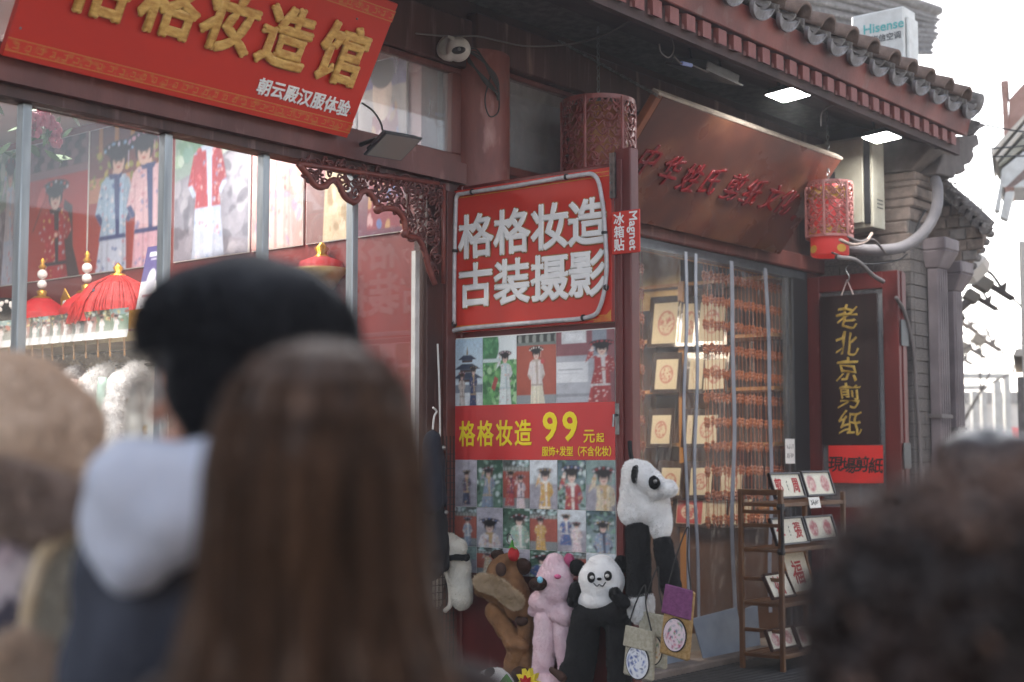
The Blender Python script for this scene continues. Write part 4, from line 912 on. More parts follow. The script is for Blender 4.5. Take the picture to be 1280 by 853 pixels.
fans = [(5, '#b5482f', 'orange'), (16, '#8a7a6a', 'brown'), (45, '#b84a33', 'orange red'), (58, '#3f6a66', 'teal'), (70, '#7d2a26', 'dark red'), (84, '#4a5a4a', 'moss green'), (97, '#a83a2e', 'brick red'), (112, '#262a38', 'near black'), (127, '#a8402f', 'rust'), (142, '#5d7a4c', 'olive'), (160, '#5f8a5a', 'leaf green')]
for i, (px, bgc, nm) in enumerate(fans):
    y = yl(px); t = thing('photo_fan', nm + ' souvenir fan with a figure in white, ' + ('leftmost of the row' if i == 0 else 'right of the %s one' % fans[i - 1][2]), 'fan', (XS - .03, y, zs), 'souvenir fans along the shelf edge')
    p = Pic(34, 46, bgc, '#8f9a92', 30 + i); p.rect(0, 0, 1, .3, ['#3f4a3c', '#8fb0ae', '#5b5a52'][i % 3]); p.speck(p.mpoly([(0, 0), (1, 0), (1, .6), (0, .6)]), ['#c7d6cc', '#2c3a30', '#b85a3a', '#d8c27a'], 24, (.04, .1)); p.rect(0, 1.0, 1, 1.4, '#c8cac8'); p.woman(.5, .28, 1.1, '#ebe5e2', '#c9b8b4', ['#f2eeea', '#c9a0a0', '#b9c4c8'], big=1.1)
    Fq = Fr((XS - .035, y, zs + .01), (.12, -1, .0), (-.22, 0, 1))
    p.put_on('picture', Fq, -.085, .085, 0, .175, mt['printg'], t, bend=lambda a, b: .03 * np.sin(a * PI) + .05 * (1 - b) ** 2); t.children[0].location = -Vector(t.location)
    MB().tube([(XS - .03, y, zs - .0), (XS - .03, y - .01, zs - .11)], .006, 6).build('handle', mt['lwood'], t)
# pins hanging under the shelf
for k, px in enumerate((76, 80, 84, 90, 95, 102, 117, 128, 138, 150, 161)):
    y = yl(px); o = tag(MB().tube([(XS + .1, y, zs - .17), (XS + .1, y, zs - .24)], .006, 5).build('gilt_hook', mt['brass']), 'small gilt hook hanging on the rail under the souvenir fans', 'hook', 'gilt hooks under the shelf')
def cone_hat(px, py, lab, R_=.17, fin=True):
    c = at(px, py, x=5.5); c.z = zs + .15
    t = thing('court_hat', lab, 'hat', tuple(c))
    MB().lathe(c, [(R_ * .92, .0), (R_, .015), (R_ * 1.02, .09), (R_ * .97, .1), (R_ * .75, .15), (R_ * .35, .20), (0, .215)], 32).build('crown', mt['hatred'], t, smooth=True)
    MB().lathe(c, [(R_ * .9, -.01), (R_ * 1.3, .0), (R_ * 1.32, .008), (R_ * .9, .02)], 28).build('brim', mt['goldline'], t, smooth=True)
    if fin:
        q = MB(); q.ell(c + Vector((0, 0, .30)), .033, 14, 9); q.ell(c + Vector((0, 0, .37)), .035, 14, 9); q.build('pearl', mt['pearl'], t, smooth=True)
        q = MB(); q.lathe(c + Vector((0, 0, .2)), [(.07, 0), (.05, .015), (.03, .02), (.035, .05), (.015, .065)], 14); q.lathe(c + Vector((0, 0, .40)), [(.012, 0), (.03, .02), (.012, .045), (.02, .06), (.004, .085)], 12); q.build('finial', mt['brass'], t, smooth=True)
    return t
cone_hat(52, 380, 'red felt court hat with pearl finial beside the left mullion', .19)
cone_hat(108, 370, 'red felt court hat with pearl finial, between gilt plaque and fringe hat', .17)
c = at(147, 370, x=5.5); c.z = zs + .12; t = thing('fringe_hat', 'wide red hat covered in long tassel fringe, right of the pearl finial hats', 'hat', tuple(c))
MB().lathe(c, [(.31, 0), (.27, .12), (.17, .25), (.05, .31), (0, .32)], 40).build('fringe', mt['tassel'], t, smooth=True)
q = MB()
for k in range(260):
    a = random.uniform(0, 2 * PI); q.tube([c + Vector((rr_ * math.cos(a), rr_ * math.sin(a), z)) for rr_, z in ((.06, .315), (.18, .255), (.28, .13), (.325, random.uniform(-.02, .03)))], .0045, 4)
tag(q.build('strand', mt['tassel'], t), kind='stuff')
MB().lathe(c + Vector((0, 0, .31)), [(.05, 0), (.05, .02), (.02, .03), (.035, .06), (.01, .09), (0, .1)], 14).build('finial', mt['brass'], t, smooth=True)
c = at(84, 392, x=5.4); F_ = Fr(c, (0, -1, 0), (-.1, 0, 1)); t = thing('gilt_plaque', 'upright gilt hat plaque with a small round jewel in front of the red hats', 'ornament', tuple(c))
MB().prism(F_, [(-.05, -.1), (.05, -.1), (.055, .1), (.0, .17), (-.055, .1)], 0, .01).build('plate', mt['brass'], t, bevel=.004); MB().prism(F_, [(.022 * math.cos(k * PI / 5), .06 + .028 * math.sin(k * PI / 5)) for k in range(10)], .011, .018).build('jewel', mt['white'], t)
q = MB(); q.tube(curve_pts([at(118, 362, x=5.3), at(100, 385, x=5.28), at(78, 400, x=5.26)], 6), [.03 * .6] * 7 + [.026] * 6, 8); tag(q.build('peacock_feather', M('slate feather', '#3d4456', '#2c3242', 40, .6), smooth=True), 'dark slate feather plume leaning across the red hats', 'feather')
# headdress far left
c = at(8, 375, x=5.5); c.z = zs + .12; t = thing('black_headdress', 'black court headdress studded with small white flowers at the far left of the shelf', 'hat', tuple(c))
link('crown', blob([('e', c + Vector((0, 0, .12)), (.2, .2, .15))], .02, 2), mt['blackplush'], t); q = MB()
for k in range(70):
    a, b = random.uniform(0, 6.28), random.uniform(.1, .8); q.ell(c + Vector((.2 * math.cos(a) * math.cos(b), .2 * math.sin(a) * math.cos(b), .12 + .15 * math.sin(b))), .016, 6, 4)
tag(q.build('flower', mt['pearl'], t), kind='stuff')
# the purple leaflet card
c = at(190, 347, x=5.35); F_ = Fr(c, (0, -1, 0), (.0, -.28, 1)); t = thing('leaflet_card', 'white and violet printed card standing tilted behind the fringe hat', 'card', tuple(c))
p = Pic(40, 72, '#4b3f86', '#6a5f9c', 40); p.rect(0, 1.0, 1, 1.9, '#ece9ee'); p.ell(.5, 1.0, .22, .35, '#d8d6e4'); p.rect(.2, .18, .85, .3, '#e8e6f2'); p.rect(.3, .36, .75, .4, '#c9c4e0'); p.rect(.2, 1.38, .8, 1.44, '#c05a6a'); p.rect(.35, 1.55, .7, 1.58, '#9a98a8')
p.put_on('picture', F_, -.1, .1, -.2, .2, mt['printg'], t, w=.003); MB().fbox(F_, -.1, .1, -.2, .2, -.004, .001).build('card', mt['white_paper'], t)
# coats
FC = SIDE(5.2); q = 0
coats = [(64, 492, '#efe9e6', 'fluffy white fur coat, leftmost on the rail under the fans'), (98, 505, '#efe9e6', 'white floral coat with red lining and fur collar, second from the left on the rail'), (135, 500, '#e9ddd4', 'cream brocade coat with thick white fur trim in the middle of the rail'), (172, 520, '#e4e9e4', 'white coat with mint green facing, rightmost on the rail')]
for i, (px, py, colr, lab) in enumerate(coats):
    c = at(px, 470, x=5.42); t = thing('fur_coat', lab, 'coat', (c.x, c.y, zs - 1.35), 'coats hanging on the rail'); z0 = zs - .25
    B_ = Vector((c.x, c.y, z0)); V_ = lambda x, y, z: B_ + Vector((x, y, z))
    me = blob([('c', V_(-.12, .0, -.02), .07, V_(.22, .02, -.02), .07), ('c', V_(-.1, 0, -.05), .11, V_(-.1, 0, -.75), .15), ('c', V_(.1, 0, -.05), .1, V_(.12, 0, -.75), .14), ('c', V_(-.19, -.05, -.05), .075, V_(-.24, -.09, -.55), .06)], .02, 4, .03, .1)
    o = link('body', me, mt['cloth_attr'], t)
    def cf(a, i=i, colr=colr):
        base = np.tile(np.array(lin(colr)), (len(a), 1)); r_ = np.random.default_rng(i); 
        for _ in range(26):
            p0 = a[r_.integers(len(a))]; d_ = np.linalg.norm(a - p0, axis=1) < r_.uniform(.012, .035); base[d_] = np.array(lin(['#c98f8f', '#8fa0b8', '#b8c7b4', '#8a4a5a', '#c9b48a'][r_.integers(5)]))
        return base if i else np.tile(np.array(lin(colr)), (len(a), 1))
    vert_color(o, cf)
    tr = [V_(.1, -.02, .03), V_(-.05, -.06, .05), V_(-.18, -.08, -.03), V_(-.25, -.1, -.2), V_(-.27, -.12, -.42), V_(-.27, -.12, -.7)]
    tm = blob([('c', tr[j], .06, tr[j + 1], .055) for j in range(5)] + ([('c', V_(-.25, .05, -.1), .1, V_(-.27, .06, -.6), .11)] if i == 0 else []), .016, 2, .03, .05)
    fo = link('fur_trim', tm, mt['whitefur'], t); tag(link('fur', fur(tm, 9000, .035, .0018, .2, 1.0), mt['whitefur'], fo), kind='stuff')
    if i: MB().tube(curve_pts([V_(-.27, -.02, -.0), V_(-.30, -.03, -.3), V_(-.3, -.03, -.75)], 5), .028, 8).build('facing', [None, mt['hatred'], mt['blush'], mt['mint']][i], t, smooth=True)
    MB().tube(curve_pts([V_(0, 0, .02), V_(0, 0, .09), V_(.03, 0, .12), V_(0, 0, .14)], 4), .004, 5).build('hanger', mt['steel'], t)
for px in (98, 138):
    c = at(px, 462, x=5.62); c.z -= .0; tm = blob([('e', c, (.16, .14, .09))], .018, 2, .03, .05); o = link('fur_collar', tm, mt['tanfur']); tag(o, 'brownish fur collar behind the white coats, ' + ('left one' if px == 98 else 'right one'), 'collar', 'tan fur collars behind the coats'); tag(link('fur', fur(tm, 7000, .035, .0018, .0, 1.0), M('pale brown fur %d' % px, '#b5a498', '#a08f84', 20, .95), o), kind='stuff')
# bowl hat in the middle of the window and gold frame imitating a reflection
c = at(402, 338, y=.9); t = thing('gilt_bowl_hat', 'gold and red hat standing in the middle of the window above the black hair', 'hat', tuple(c))
MB().lathe(c, [(.07, -.12), (.13, -.05), (.19, .0), (.17, .005)], 24).build('brim', mt['goldfoil'], t, smooth=True); MB().lathe(c, [(.15, .0), (.13, .05), (.05, .08)], 20).build('crown', mt['hatred'], t, smooth=True); MB().lathe(c, [(.05, .08), (.03, .1), (.045, .13), (.01, .17)], 14).build('finial', mt['brass'], t, smooth=True)
MB().box(c.x - .015, c.x + .015, c.y - .015, c.y + .015, 0, c.z - .1).build('stand', mt['brass'], t)
c = at(474, 362, y=1.0); tag(MB().box(c.x - .07, c.x, c.y, c.y + .06, 0, c.z).box(c.x - .28, c.x - .071, c.y, c.y + .05, c.z - .07, c.z).build('gilt_reflection', mt['goldfoil'], bevel=.004), 'gilt frame stand seen through the glass under the carved bracket', 'stand')
# ceiling tubes and their light
for (x, y, ln) in ((3.75, .9, .5), (4.6, 2.2, 1.1), (3.2, 3.0, 1.1), (5.2, 1.3, 1.1)):
    t = thing('ceiling_tube_lamp', {3.75: 'lit white ceiling tube nearest the window, beside the pink flowers', 4.6: 'lit white ceiling tube above the middle posters', 3.2: 'lit white ceiling tube deep at the left of the shop', 5.2: 'lit white ceiling tube closest to the poster wall'}[x], 'lamp', (x, y, 3.83), 'ceiling tube lamps in the left shop')
    MB().box(x - ln / 2, x + ln / 2, y - .05, y + .05, 3.83, 3.858).build('housing', mt['white'], t); MB().tube([(x - ln / 2 + .03, y, 3.81), (x + ln / 2 - .03, y, 3.81)], .022, 10).build('tube', mt['tube'], t, smooth=True)
    al = bpy.data.lights.new('tube_light', 'AREA'); al.energy = 11; al.shape = 'RECTANGLE'; al.size = ln; al.size_y = .12; al.color = (1, .96, .92)
    ao = bpy.data.objects.new('tube_light', al); COL.objects.link(ao); ao.parent = t; ao.location = (0, 0, -.06)
# flower garland
gc = at(46, 146, y=.6); t = thing('flower_garland', 'pink silk flowers with green leaves hanging at the top left of the window', 'flowers', tuple(gc)); r = random.Random(4); a = MB(); b = MB()
for k in range(42):
    p0 = gc + Vector((r.gauss(0, .09), r.gauss(0, .06), r.uniform(-.2, .16))); d1 = Vector((r.gauss(0, 1), r.gauss(0, 1), -.6 + r.gauss(0, .6))).normalized(); F_ = Fr(p0, d1.orthogonal(), d1.cross(d1.orthogonal())); s_ = r.uniform(.03, .05); a.prism(F_, [(0, -s_), (s_ * .5, -.2 * s_), (s_ * .35, .6 * s_), (0, s_ * 1.2), (-s_ * .35, .6 * s_), (-s_ * .5, -.2 * s_)], 0, .001)
for k in range(14):
    p0 = gc + Vector((r.gauss(-.02, .08), r.gauss(0, .05), r.uniform(-.16, .18)))
    for j in range(6): b.ell(p0 + Vector((.022 * math.cos(j * 1.05), -.01, .022 * math.sin(j * 1.05))), (.018, .008, .018), 8, 5)
tag(a.build('foliage', mt['leafgreen'], t), kind='stuff'); tag(b.build('blossom', mt['pinkflower'], t, smooth=True), kind='stuff')

# ================================================================== right shop: shelves, packaged paper cuts, bead curtain, vinyl strips
XR = 10.05; FR = SIDE(XR); yb = lambda px: at(px, 430, x=XR).y
cab = thing('display_cabinet', 'light wood cabinet of shelves holding packaged paper cuts inside the right shop', 'cabinet', (10.2, .9, 0))
y0c, y1c = yb(985), yb(788)
for py in (356, 425, 489, 556, 632):
    z = at(850, py, x=XR).z; MB().box(XR, 10.41, -.0 + .12, y1c, z - .014, z + .014).build('shelf', mt['lwood'], cab)
zt = at(850, 318, x=XR).z
for px in (852, 788): y = yb(px); MB().box(XR - .004, 10.41, y - .03, y + .03, 0, zt if px != 852 else at(850, 352, x=XR).z).build('upright', mt['lwood'], cab)
MB().box(10.395, 10.412, .12, y1c, 0, 3.0).build('back_panel', mt['brownwall'], cab)
MB().box(XR + .03, 10.38, .12, y1c, 0, at(850, 640, x=XR).z).build('base', mt['brownwall'], cab)
wz = [at(850, p, x=XR).z for p in (356, 425, 489, 556, 632)]
fo = MB().fbox(SIDE(XR + .12), -yb(790), -yb(842), at(820, 386, x=XR).z, zt + .1, 0, .004).build('gold_sheet', mt['goldfoil']); tag(fo, 'large crinkled gold paper sheet with a red cut at the upper left of the doorway', 'paper')
def cut_pic(seed, style=0):
    p = Pic(40, 46, '#d9cba8', '#d2c29c', 60 + seed); r = p.r; c = '#b8433c' if style != 2 else '#c4a47c'
    if style == 3: p.rect(0, 0, 1, 2, '#c23a38'); c = '#e8ddc4'
    m = p.mell(.5, .58, .32, .36); m2 = p.mell(.5, .58, .27, .31); p.put(np.clip(m, 0, 1) - np.clip(m2, 0, 1), c, .9)
    p.speck(p.mell(.5, .58, .29, .33), [c], 46, (.015, .05), .85); p.speck(p.mell(.5, .58, .29, .33), ['#d9cba8'], 14, (.01, .025)); return p
items = [(833, 404, 34, 52, 1, 'at the top left'), (863, 404, 20, 50, 0, 'at the top beside the wooden upright'), (890, 402, 30, 50, 1, 'at the top behind the beads'),
         (833, 468, 28, 38, 1, 'on the second shelf, left of the upright'), (870, 468, 16, 38, 2, 'on the second shelf, thin one beside the upright'), (893, 468, 26, 38, 1, 'on the second shelf behind the beads'),
         (826, 537, 24, 36, 1, 'on the third shelf, left of the upright'), (883, 537, 26, 36, 1, 'on the third shelf, right of the upright'), (862, 537, 7, 36, 2, 'on the third shelf, turned edgewise'),
         (838, 602, 24, 34, 1, 'on the fourth shelf, left of the upright'), (876, 602, 28, 34, 1, 'on the fourth shelf with brick red script'), (914, 602, 26, 34, 1, 'on the fourth shelf behind the orange beads'), (862, 640, 34, 30, 3, 'low down, bright red with a cream frame'), (893, 640, 28, 30, 2, 'low down in the middle, pale'), (925, 640, 28, 32, 2, 'low down at the right, pale')]
for k, (px, py, w_, h_, st, lab) in enumerate(items):
    c = at(px, py, x=XR - .03); a = at(px - w_ / 2, py, x=XR - .03); b = at(px + w_ / 2, py, x=XR - .03); hh = (at(px, py - h_ / 2, x=XR - .03).z - at(px, py + h_ / 2, x=XR - .03).z) / 2; ww = (a.y - b.y) / 2
    t = thing('packaged_paper_cut', 'pouched red paper cut card ' + lab, 'paper cut', tuple(c), 'packaged paper cuts on the cabinet shelves')
    Fq = Fr(c, (random.uniform(-.1, .1), -1, random.uniform(-.04, .04)), (.16, 0, 1))
    MB().fbox(Fq, -ww - .05, ww + .03, -hh - .03, hh + .06, -.008, -.004).build('pouch', M('dark pouch %d' % k, '#4a3a33', '#382b26', 9, .15, .4, 14, coat=.6), t)
    MB().fbox(Fq, -ww, ww, -hh, hh, -.003, .0).build('card', mt['paper'], t); cut_pic(k, st).put_on('print', Fq, -ww * .96, ww * .96, -hh * .96, hh * .96, mt['print'], t, w=.001)
# bead strings
bc = thing('bead_curtain', 'curtain of hanging orange bead strings behind the clear door strips', 'curtain', (9.6, .3, 2.9))
q = MB(); z = 0; q.tube([(0, 0, 0), (0, 0, -2.0)], .003, 4); k = 0
while z < 1.98:
    for dz, rr_ in ((0, .016), (.026, .018), (.048, .013)): q.ell((0, 0, -z - dz - .1), (rr_, rr_, rr_ * .95), 7, 5)
    q.ell((0, 0, -z - .15), (.006, .006, .02), 5, 4); z += .1825
bme_ = q.mesh(); bme_.materials.append(mt['bead'])
zb = 2.92
for k in range(26):
    px = 796 + k * 3.4 if k < 3 else (880 + (k - 3) * 4.7)
    yy = .16 if k > 2 else .3; P_ = at(px, 380, y=yy)
    o = link('bead_string', bme_, None, bc); o.location = Vector((P_.x, P_.y, zb + random.uniform(-.01, .01))) - Vector(bc.location); o.rotation_euler = (random.uniform(-.004, .004), random.uniform(-.004, .004), random.uniform(0, 3))
MB().box(7.5, 10.0, .2, .24, 2.9, 2.925).build('rail', mt['lwood'], bc)
# clear vinyl strips and their grey magnetic edges
vc = thing('strip_curtain', 'clear vinyl strip curtain with wavy grey blue magnetic edges in the right doorway', 'curtain', (8.7, -.06, 0))
def wave(x, z, ph): return .022 * math.sin(z * 2.3 + ph) + .012 * math.sin(z * 5.1 + ph * 2)
xs = [7.3, 8.44, 8.57, 9.07, 9.61, 10.02]
for i in range(5):
    a, b = xs[i], xs[i + 1]; q = MB(); nz_, nx_ = 50, 10; vs = []; 
    for j in range(nz_ + 1):
        z = .30 + (2.86 - .30) * j / nz_
        for k in range(nx_ + 1):
            x = a + (b - a) * k / nx_ + wave(0, z, i) * (1 - k / nx_) + wave(0, z, i + 1) * (k / nx_); vs.append((x, -.07 + .012 * math.sin(x * 9 + z * 2 + i) + .004 * i, z))
    q.add(vs, [(j * (nx_ + 1) + k, j * (nx_ + 1) + k + 1, (j + 1) * (nx_ + 1) + k + 1, (j + 1) * (nx_ + 1) + k) for j in range(nz_) for k in range(nx_)])
    q.build('vinyl_sheet', mt['pvc'], vc, smooth=True)
for i, x in enumerate(xs[1:5]):
    q = MB(); vs = []
    for j in range(51):
        z = .28 + 2.6 * j / 50; xx = x + wave(0, z, i + 1); hw = .017 if i < 2 else .023; vs += [(xx - hw, -.085, z), (xx + hw, -.085, z), (xx + hw, -.078, z), (xx - hw, -.078, z)]
    fs = [(j * 4 + k, j * 4 + (k + 1) % 4, (j + 1) * 4 + (k + 1) % 4, (j + 1) * 4 + k) for j in range(50) for k in range(4)]; q.add(vs, fs); q.build('magnetic_edge', mt['strip'], vc, smooth=False)
for (x0, x1, dy) in ((7.5, 8.42, 0), (8.48, 9.1, -.05), (9.12, 9.4, .0)):
    MB().hexa([(x0 + .06, -.1 + dy, .02), (x1, -.1 + dy, .06), (x1, -.09 + dy, .06), (x0 + .06, -.09 + dy, .02), (x0, -.09, .33), (x1 - .02, -.09, .36), (x1 - .02, -.08, .36), (x0, -.08, .33)]).build('weighted_flap', mt['weight'], vc, bevel=.003)
t = thing('right_shop_fill_lamp', 'lit lamp on the ceiling of the right shop', 'lamp', (8.6, 1.5, 3.05)); MB().box(8.2, 9.0, 1.45, 1.55, 3.05, 3.08).build('housing', mt['white'], t); MB().box(8.22, 8.98, 1.46, 1.54, 3.04, 3.049).build('diffuser', mt['tube'], t)  # unseen lamp, added with its area light to brighten the shop inside
al = bpy.data.lights.new('shop_fill', 'AREA'); al.energy = 15; al.size = .8; al.color = (1, .84, .64); ao = bpy.data.objects.new('shop_fill', al); COL.objects.link(ao); ao.parent = t; ao.location = (0, 0, -.06)
tag(MB().box(7.2, 9.9, -1.5, -.27, .0, .012).build('door_mat', mt['mat']), 'dark ribbed mat in front of the strip curtained doorway', 'mat')
q = MB()
for k in range(46): q.box(7.22 + k * .058, 7.25 + k * .058, -1.49, -.28, .012, .024)
o = bpy.data.objects['door_mat']; tag(q.build('rib', mt['mat'], o), kind='stuff')

# ================================================================== right door leaf with the hanging board and the red paper
XL2 = 10.364; F2 = SIDE(XL2); L2 = thing('door_leaf', 'dark red glazed door leaf opened outwards beside the brick pier', 'door', (10.39, -.4, 0))
uA, uB = .0, .80; zT = 2.885
for nm, b in (('stile', (uA, uA + .13, .05, zT)), ('stile', (uB - .13, uB, .05, zT)), ('rail', (uA + .13, uB - .13, zT - .13, zT)), ('rail', (uA + .13, uB - .13, .9, 1.05)), ('rail', (uA + .13, uB - .13, .05, .2))):
    MB().fbox(F2, *b, -.05, .0).build(nm, mt['doorred'], L2, bevel=.005)
MB().fbox(F2, uA + .131, uB - .131, 1.05, zT - .13, -.03, -.025).build('pane', mt['glass2'], L2)
MB().fbox(F2, uA + .131, uB - .131, .2, .9, -.035, -.02).build('panel', mt['doorred'], L2, bevel=.003)
MB().box(XL2 + .055, XL2 + .10, -.81, -.76, .05, zT).build('folded_stile', mt['doorred'], L2, bevel=.004); MB().box(XL2 + .105, XL2 + .15, -.80, -.75, .05, zT - .01).build('folded_stile', mt['doorred'], L2, bevel=.004)
for z_ in (2.3, 1.35): MB().box(XL2 + .01, XL2 + .14, -.818, -.811, z_, z_ + .2).build('hinge', mt['dgrey'], L2)
F3 = SIDE(XL2 - .03)
hb = thing('hanging_board', 'dark vertical board with gold Chinese characters hanging on the right door leaf', 'sign', (XL2 - .03, -.4, 1.6))
uL, uR = -at(1026, 450, x=XL2 - .03).y, -at(1098, 450, x=XL2 - .03).y; z0_, z1_ = at(1060, 556, x=XL2 - .03).z, at(1060, 369, x=XL2 - .03).z
MB().fbox(F3, uL, uR, z0_, z1_, -.012, .006).build('board', mt['blackboard'], hb, bevel=.003)
for ch, py, pxx in zip('老北京剪纸', (396, 430, 462, 495, 529), (1059, 1059, 1060, 1062, 1063)):
    c = at(pxx, py, x=XL2 - .03); text('character', ch, F3, -c.y, c.z, .20, mt['goldch'], hb, w=.008, bold=.0012, ext=.002, bev=.001, wobble=.05, shear=.08)
uc = (uL + uR) / 2; q = MB(); q.tube([F3.p(uc - .05, z1_ + .0, .01), F3.p(uc, z1_ + .12, .01), F3.p(uc + .05, z1_, .01)], .005, 5); q.build('cord', mt['blush'], hb); MB().tube(curve_pts([F3.p(uc, z1_ + .1, .012), F3.p(uc + .02, z1_ + .14, .012), F3.p(uc - .01, z1_ + .2, .012), F3.p(uc + .01, z1_ + .24, .0)], 4), .006, 5).build('hook', mt['steel'], hb)
rpn = thing('red_paper_notice', 'bright red paper with black brush lettering taped below the hanging board', 'notice', (XL2 - .04, -.4, 1.2))
F4 = SIDE(XL2 - .045); u0_, u1_ = -at(1036, 580, x=XL2 - .045).y, -at(1104, 580, x=XL2 - .045).y; za, zb_ = at(1070, 604, x=XL2 - .045).z, at(1070, 557, x=XL2 - .045).z
MB().fbox(F4, u0_, u1_, za, zb_, -.002, .0).build('sheet', mt['paperred'], rpn)
for i, ch in enumerate('現場剪紙'): text('character', ch, F4, u0_ + (i + .5) * (u1_ - u0_) / 4.05, (za + zb_) / 2 - .01 * (i % 2), .125, mt['ink'], rpn, w=.001, bold=.003, ext=.0005, wobble=.02, shear=.1)

# ================================================================== air conditioner cabinet, pipe, downspouts
acx0, acx1, acy0, acy1 = 10.1, 10.34, -.72, -.42; z0a, z1a = 3.2, 3.92
ac = thing('electric_cabinet', 'open cream metal cabinet under the eave between the red lantern and the brick pier', 'cabinet', (10.22, -.57, z0a))
MB().box(acx0 + .03, acx1, acy0, acy1 + .1, z0a, z1a).build('case', mt['cream'], ac, bevel=.006)
Fa = SIDE(acx0 + .02); MB().fbox(Fa, -acy1 - .17, -acy0 - .07, z0a + .04, z1a - .02, 0, .018).build('door', mt['cream'], ac, bevel=.005)
MB().fbox(Fa, -acy1 - .1, -acy0 - .14, z0a + .1, z0a + .34, .019, .024).build('panel', mt['cream'], ac, bevel=.004)
MB().fbox(Fa, -acy0 - .065, -acy0 - .02, z0a + .03, z1a - .02, -.009, .004).build('gap', mt['black'], ac)
MB().fbox(Fa, -acy1 - .06, -acy1 - .0, z0a + .4, z0a + .46, .019, .026).build('label', mt['dgrey'], ac)
Fb = FAC(acy0)
for i in range(3):
    for j in range(3): MB().fbox(Fb, acx0 + .10 + i * .035, acx0 + .125 + i * .035, z0a + .16 + j * .03, z0a + .168 + j * .03, .001, .004).build('vent_slot', mt['black'], ac)
pp = thing('conduit_pipe', 'thick grey conduit pipe curving round the brick pier above the right door leaf', 'pipe', tuple(at(1100, 312, y=-.7)))
MB().tube(curve_pts([at(1050, 308, y=-.45), at(1066, 311, y=-.6), at(1100, 313, y=-.78), at(1130, 308, y=-.9), at(1155, 290, y=-.97), at(1170, 262, y=-1.0), at(1172, 238, y=-.98), at(1169, 225, y=-.93)], 8), .044, 14).build('pipe', mt['cable'] if 0 else M('grey conduit', '#807b7c', '#706b6c', 6, .6), pp, smooth=True)
for nm, pts_, r_, m_ in (('electric_cable', [(1046, 322), (1070, 326), (1092, 345), (1104, 352)], .018, 'cable'), ('electric_cable', [(1050, 300), (1066, 306), (1082, 302), (1090, 292)], .012, 'fawntrim'), ('electric_cable', [(1060, 296), (1074, 302), (1092, 300), (1108, 318)], .01, 'cable'), ('electric_cable', [(1120, 372), (1131, 392), (1142, 440), (1146, 500), (1150, 560), (1152, 640)], .016, 'cable'), ('electric_cable', [(1130, 316), (1140, 300), (1150, 275), (1162, 255)], .008, 'cableb'), ('electric_cable', [(1040, 316), (1080, 330), (1120, 326), (1134, 318)], .007, 'cableb')):
    labs = {322: 'pale cable running down behind the top of the right door leaf', 300: 'yellowish looped cable under the cream cabinet', 296: 'thin grey cable under the cream cabinet', 372: 'ropelike cable falling beside the right door leaf', 316: ('black wire slanting beside the conduit pipe' if pts_[0][0] == 1130 else 'black wire bunched above the right door leaf')}
    wire(nm, labs[pts_[0][1]], [at(a, b, y=-.82) for a, b in pts_], r_, m_)
mdp = M('brown grey gutter', '#85797a', '#706466', 5, .6, .1)
for k, (xc, ztp, w_, lab) in enumerate(((11.0, 2.95, .19, 'taller ribbed downspout with a funnel head, next to the brick pier'), (11.36, 2.80, .16, 'shorter ribbed downspout with a funnel head, next to the far wall'))):
    yq = -.9 + k * .02; t = thing('downspout', lab, 'downspout', (xc, yq, 0), 'ribbed downspouts')
    q = MB().box(xc - w_ / 2, xc + w_ / 2, yq, yq + .09, 0, ztp)
    q.build('pipe', mdp, t, bevel=.008)
    for j in range(4): MB().box(xc - w_ / 2 + .018 + j * w_ / 4.4, xc - w_ / 2 + .036 + j * w_ / 4.4, yq - .009, yq - .001, 0, ztp).build('rib', mdp, t)
    MB().hexa([(xc - w_ / 2 - .01, yq - .01, ztp), (xc + w_ / 2 + .01, yq - .01, ztp), (xc + w_ / 2 + .01, yq + .1, ztp), (xc - w_ / 2 - .01, yq + .1, ztp), (xc - w_ / 2 - .05, yq - .09, ztp + .14), (xc + w_ / 2 + .05, yq - .09, ztp + .14), (xc + w_ / 2 + .05, yq + .12, ztp + .14), (xc - w_ / 2 - .05, yq + .12, ztp + .14)]).build('funnel', mdp, t, bevel=.01)
    MB().box(xc - w_ / 2 - .05, xc + w_ / 2 + .05, yq - .09, yq + .12, ztp + .142, ztp + .24).build('hopper', mdp, t, bevel=.01)
    MB().box(xc - w_ / 2 - .02, xc + w_ / 2 + .02, yq - .012, yq + .1, 1.75 - k * .1, 1.78 - k * .1).build('strap', mt['cable'], t)

# ================================================================== lit floodlights under the eave
for k, (px, py, zz, lit, lab) in enumerate(((985, 119, 3.80, True, 'lit square floodlight under the eave, upper one above the brown board'), (1102, 172, 3.80, True, 'lit square floodlight under the eave next to the cream cabinet'))):
    c = at(px, py, z=zz); Fq = Fr(c, (1, 0, 0), (0, -1, .25)); fq = flood('floodlight', lab, c, Fr(c, (1, .0, .0), (0, -1, .08)), .27, .22, True, group='floodlights under the eave')
    MB().tube([c + Vector((-.12, 0, .03)), c + Vector((-.12, .02, .16)), c + Vector((.12, .02, .16)), c + Vector((.12, 0, .03))], .01, 6).build('bracket', mt['black'], fq)
    al = bpy.data.lights.new('flood_light', 'AREA'); al.energy = 3; al.size = .25; ao = bpy.data.objects.new('flood_light', al); COL.objects.link(ao); ao.parent = fq; ao.location = (0, 0, -.03)
c = at(884, 82, z=3.87); fu = thing('unlit_floodlight', 'unlit grey floodlight hanging under the eave at the top left of the brown board', 'floodlight', tuple(c))
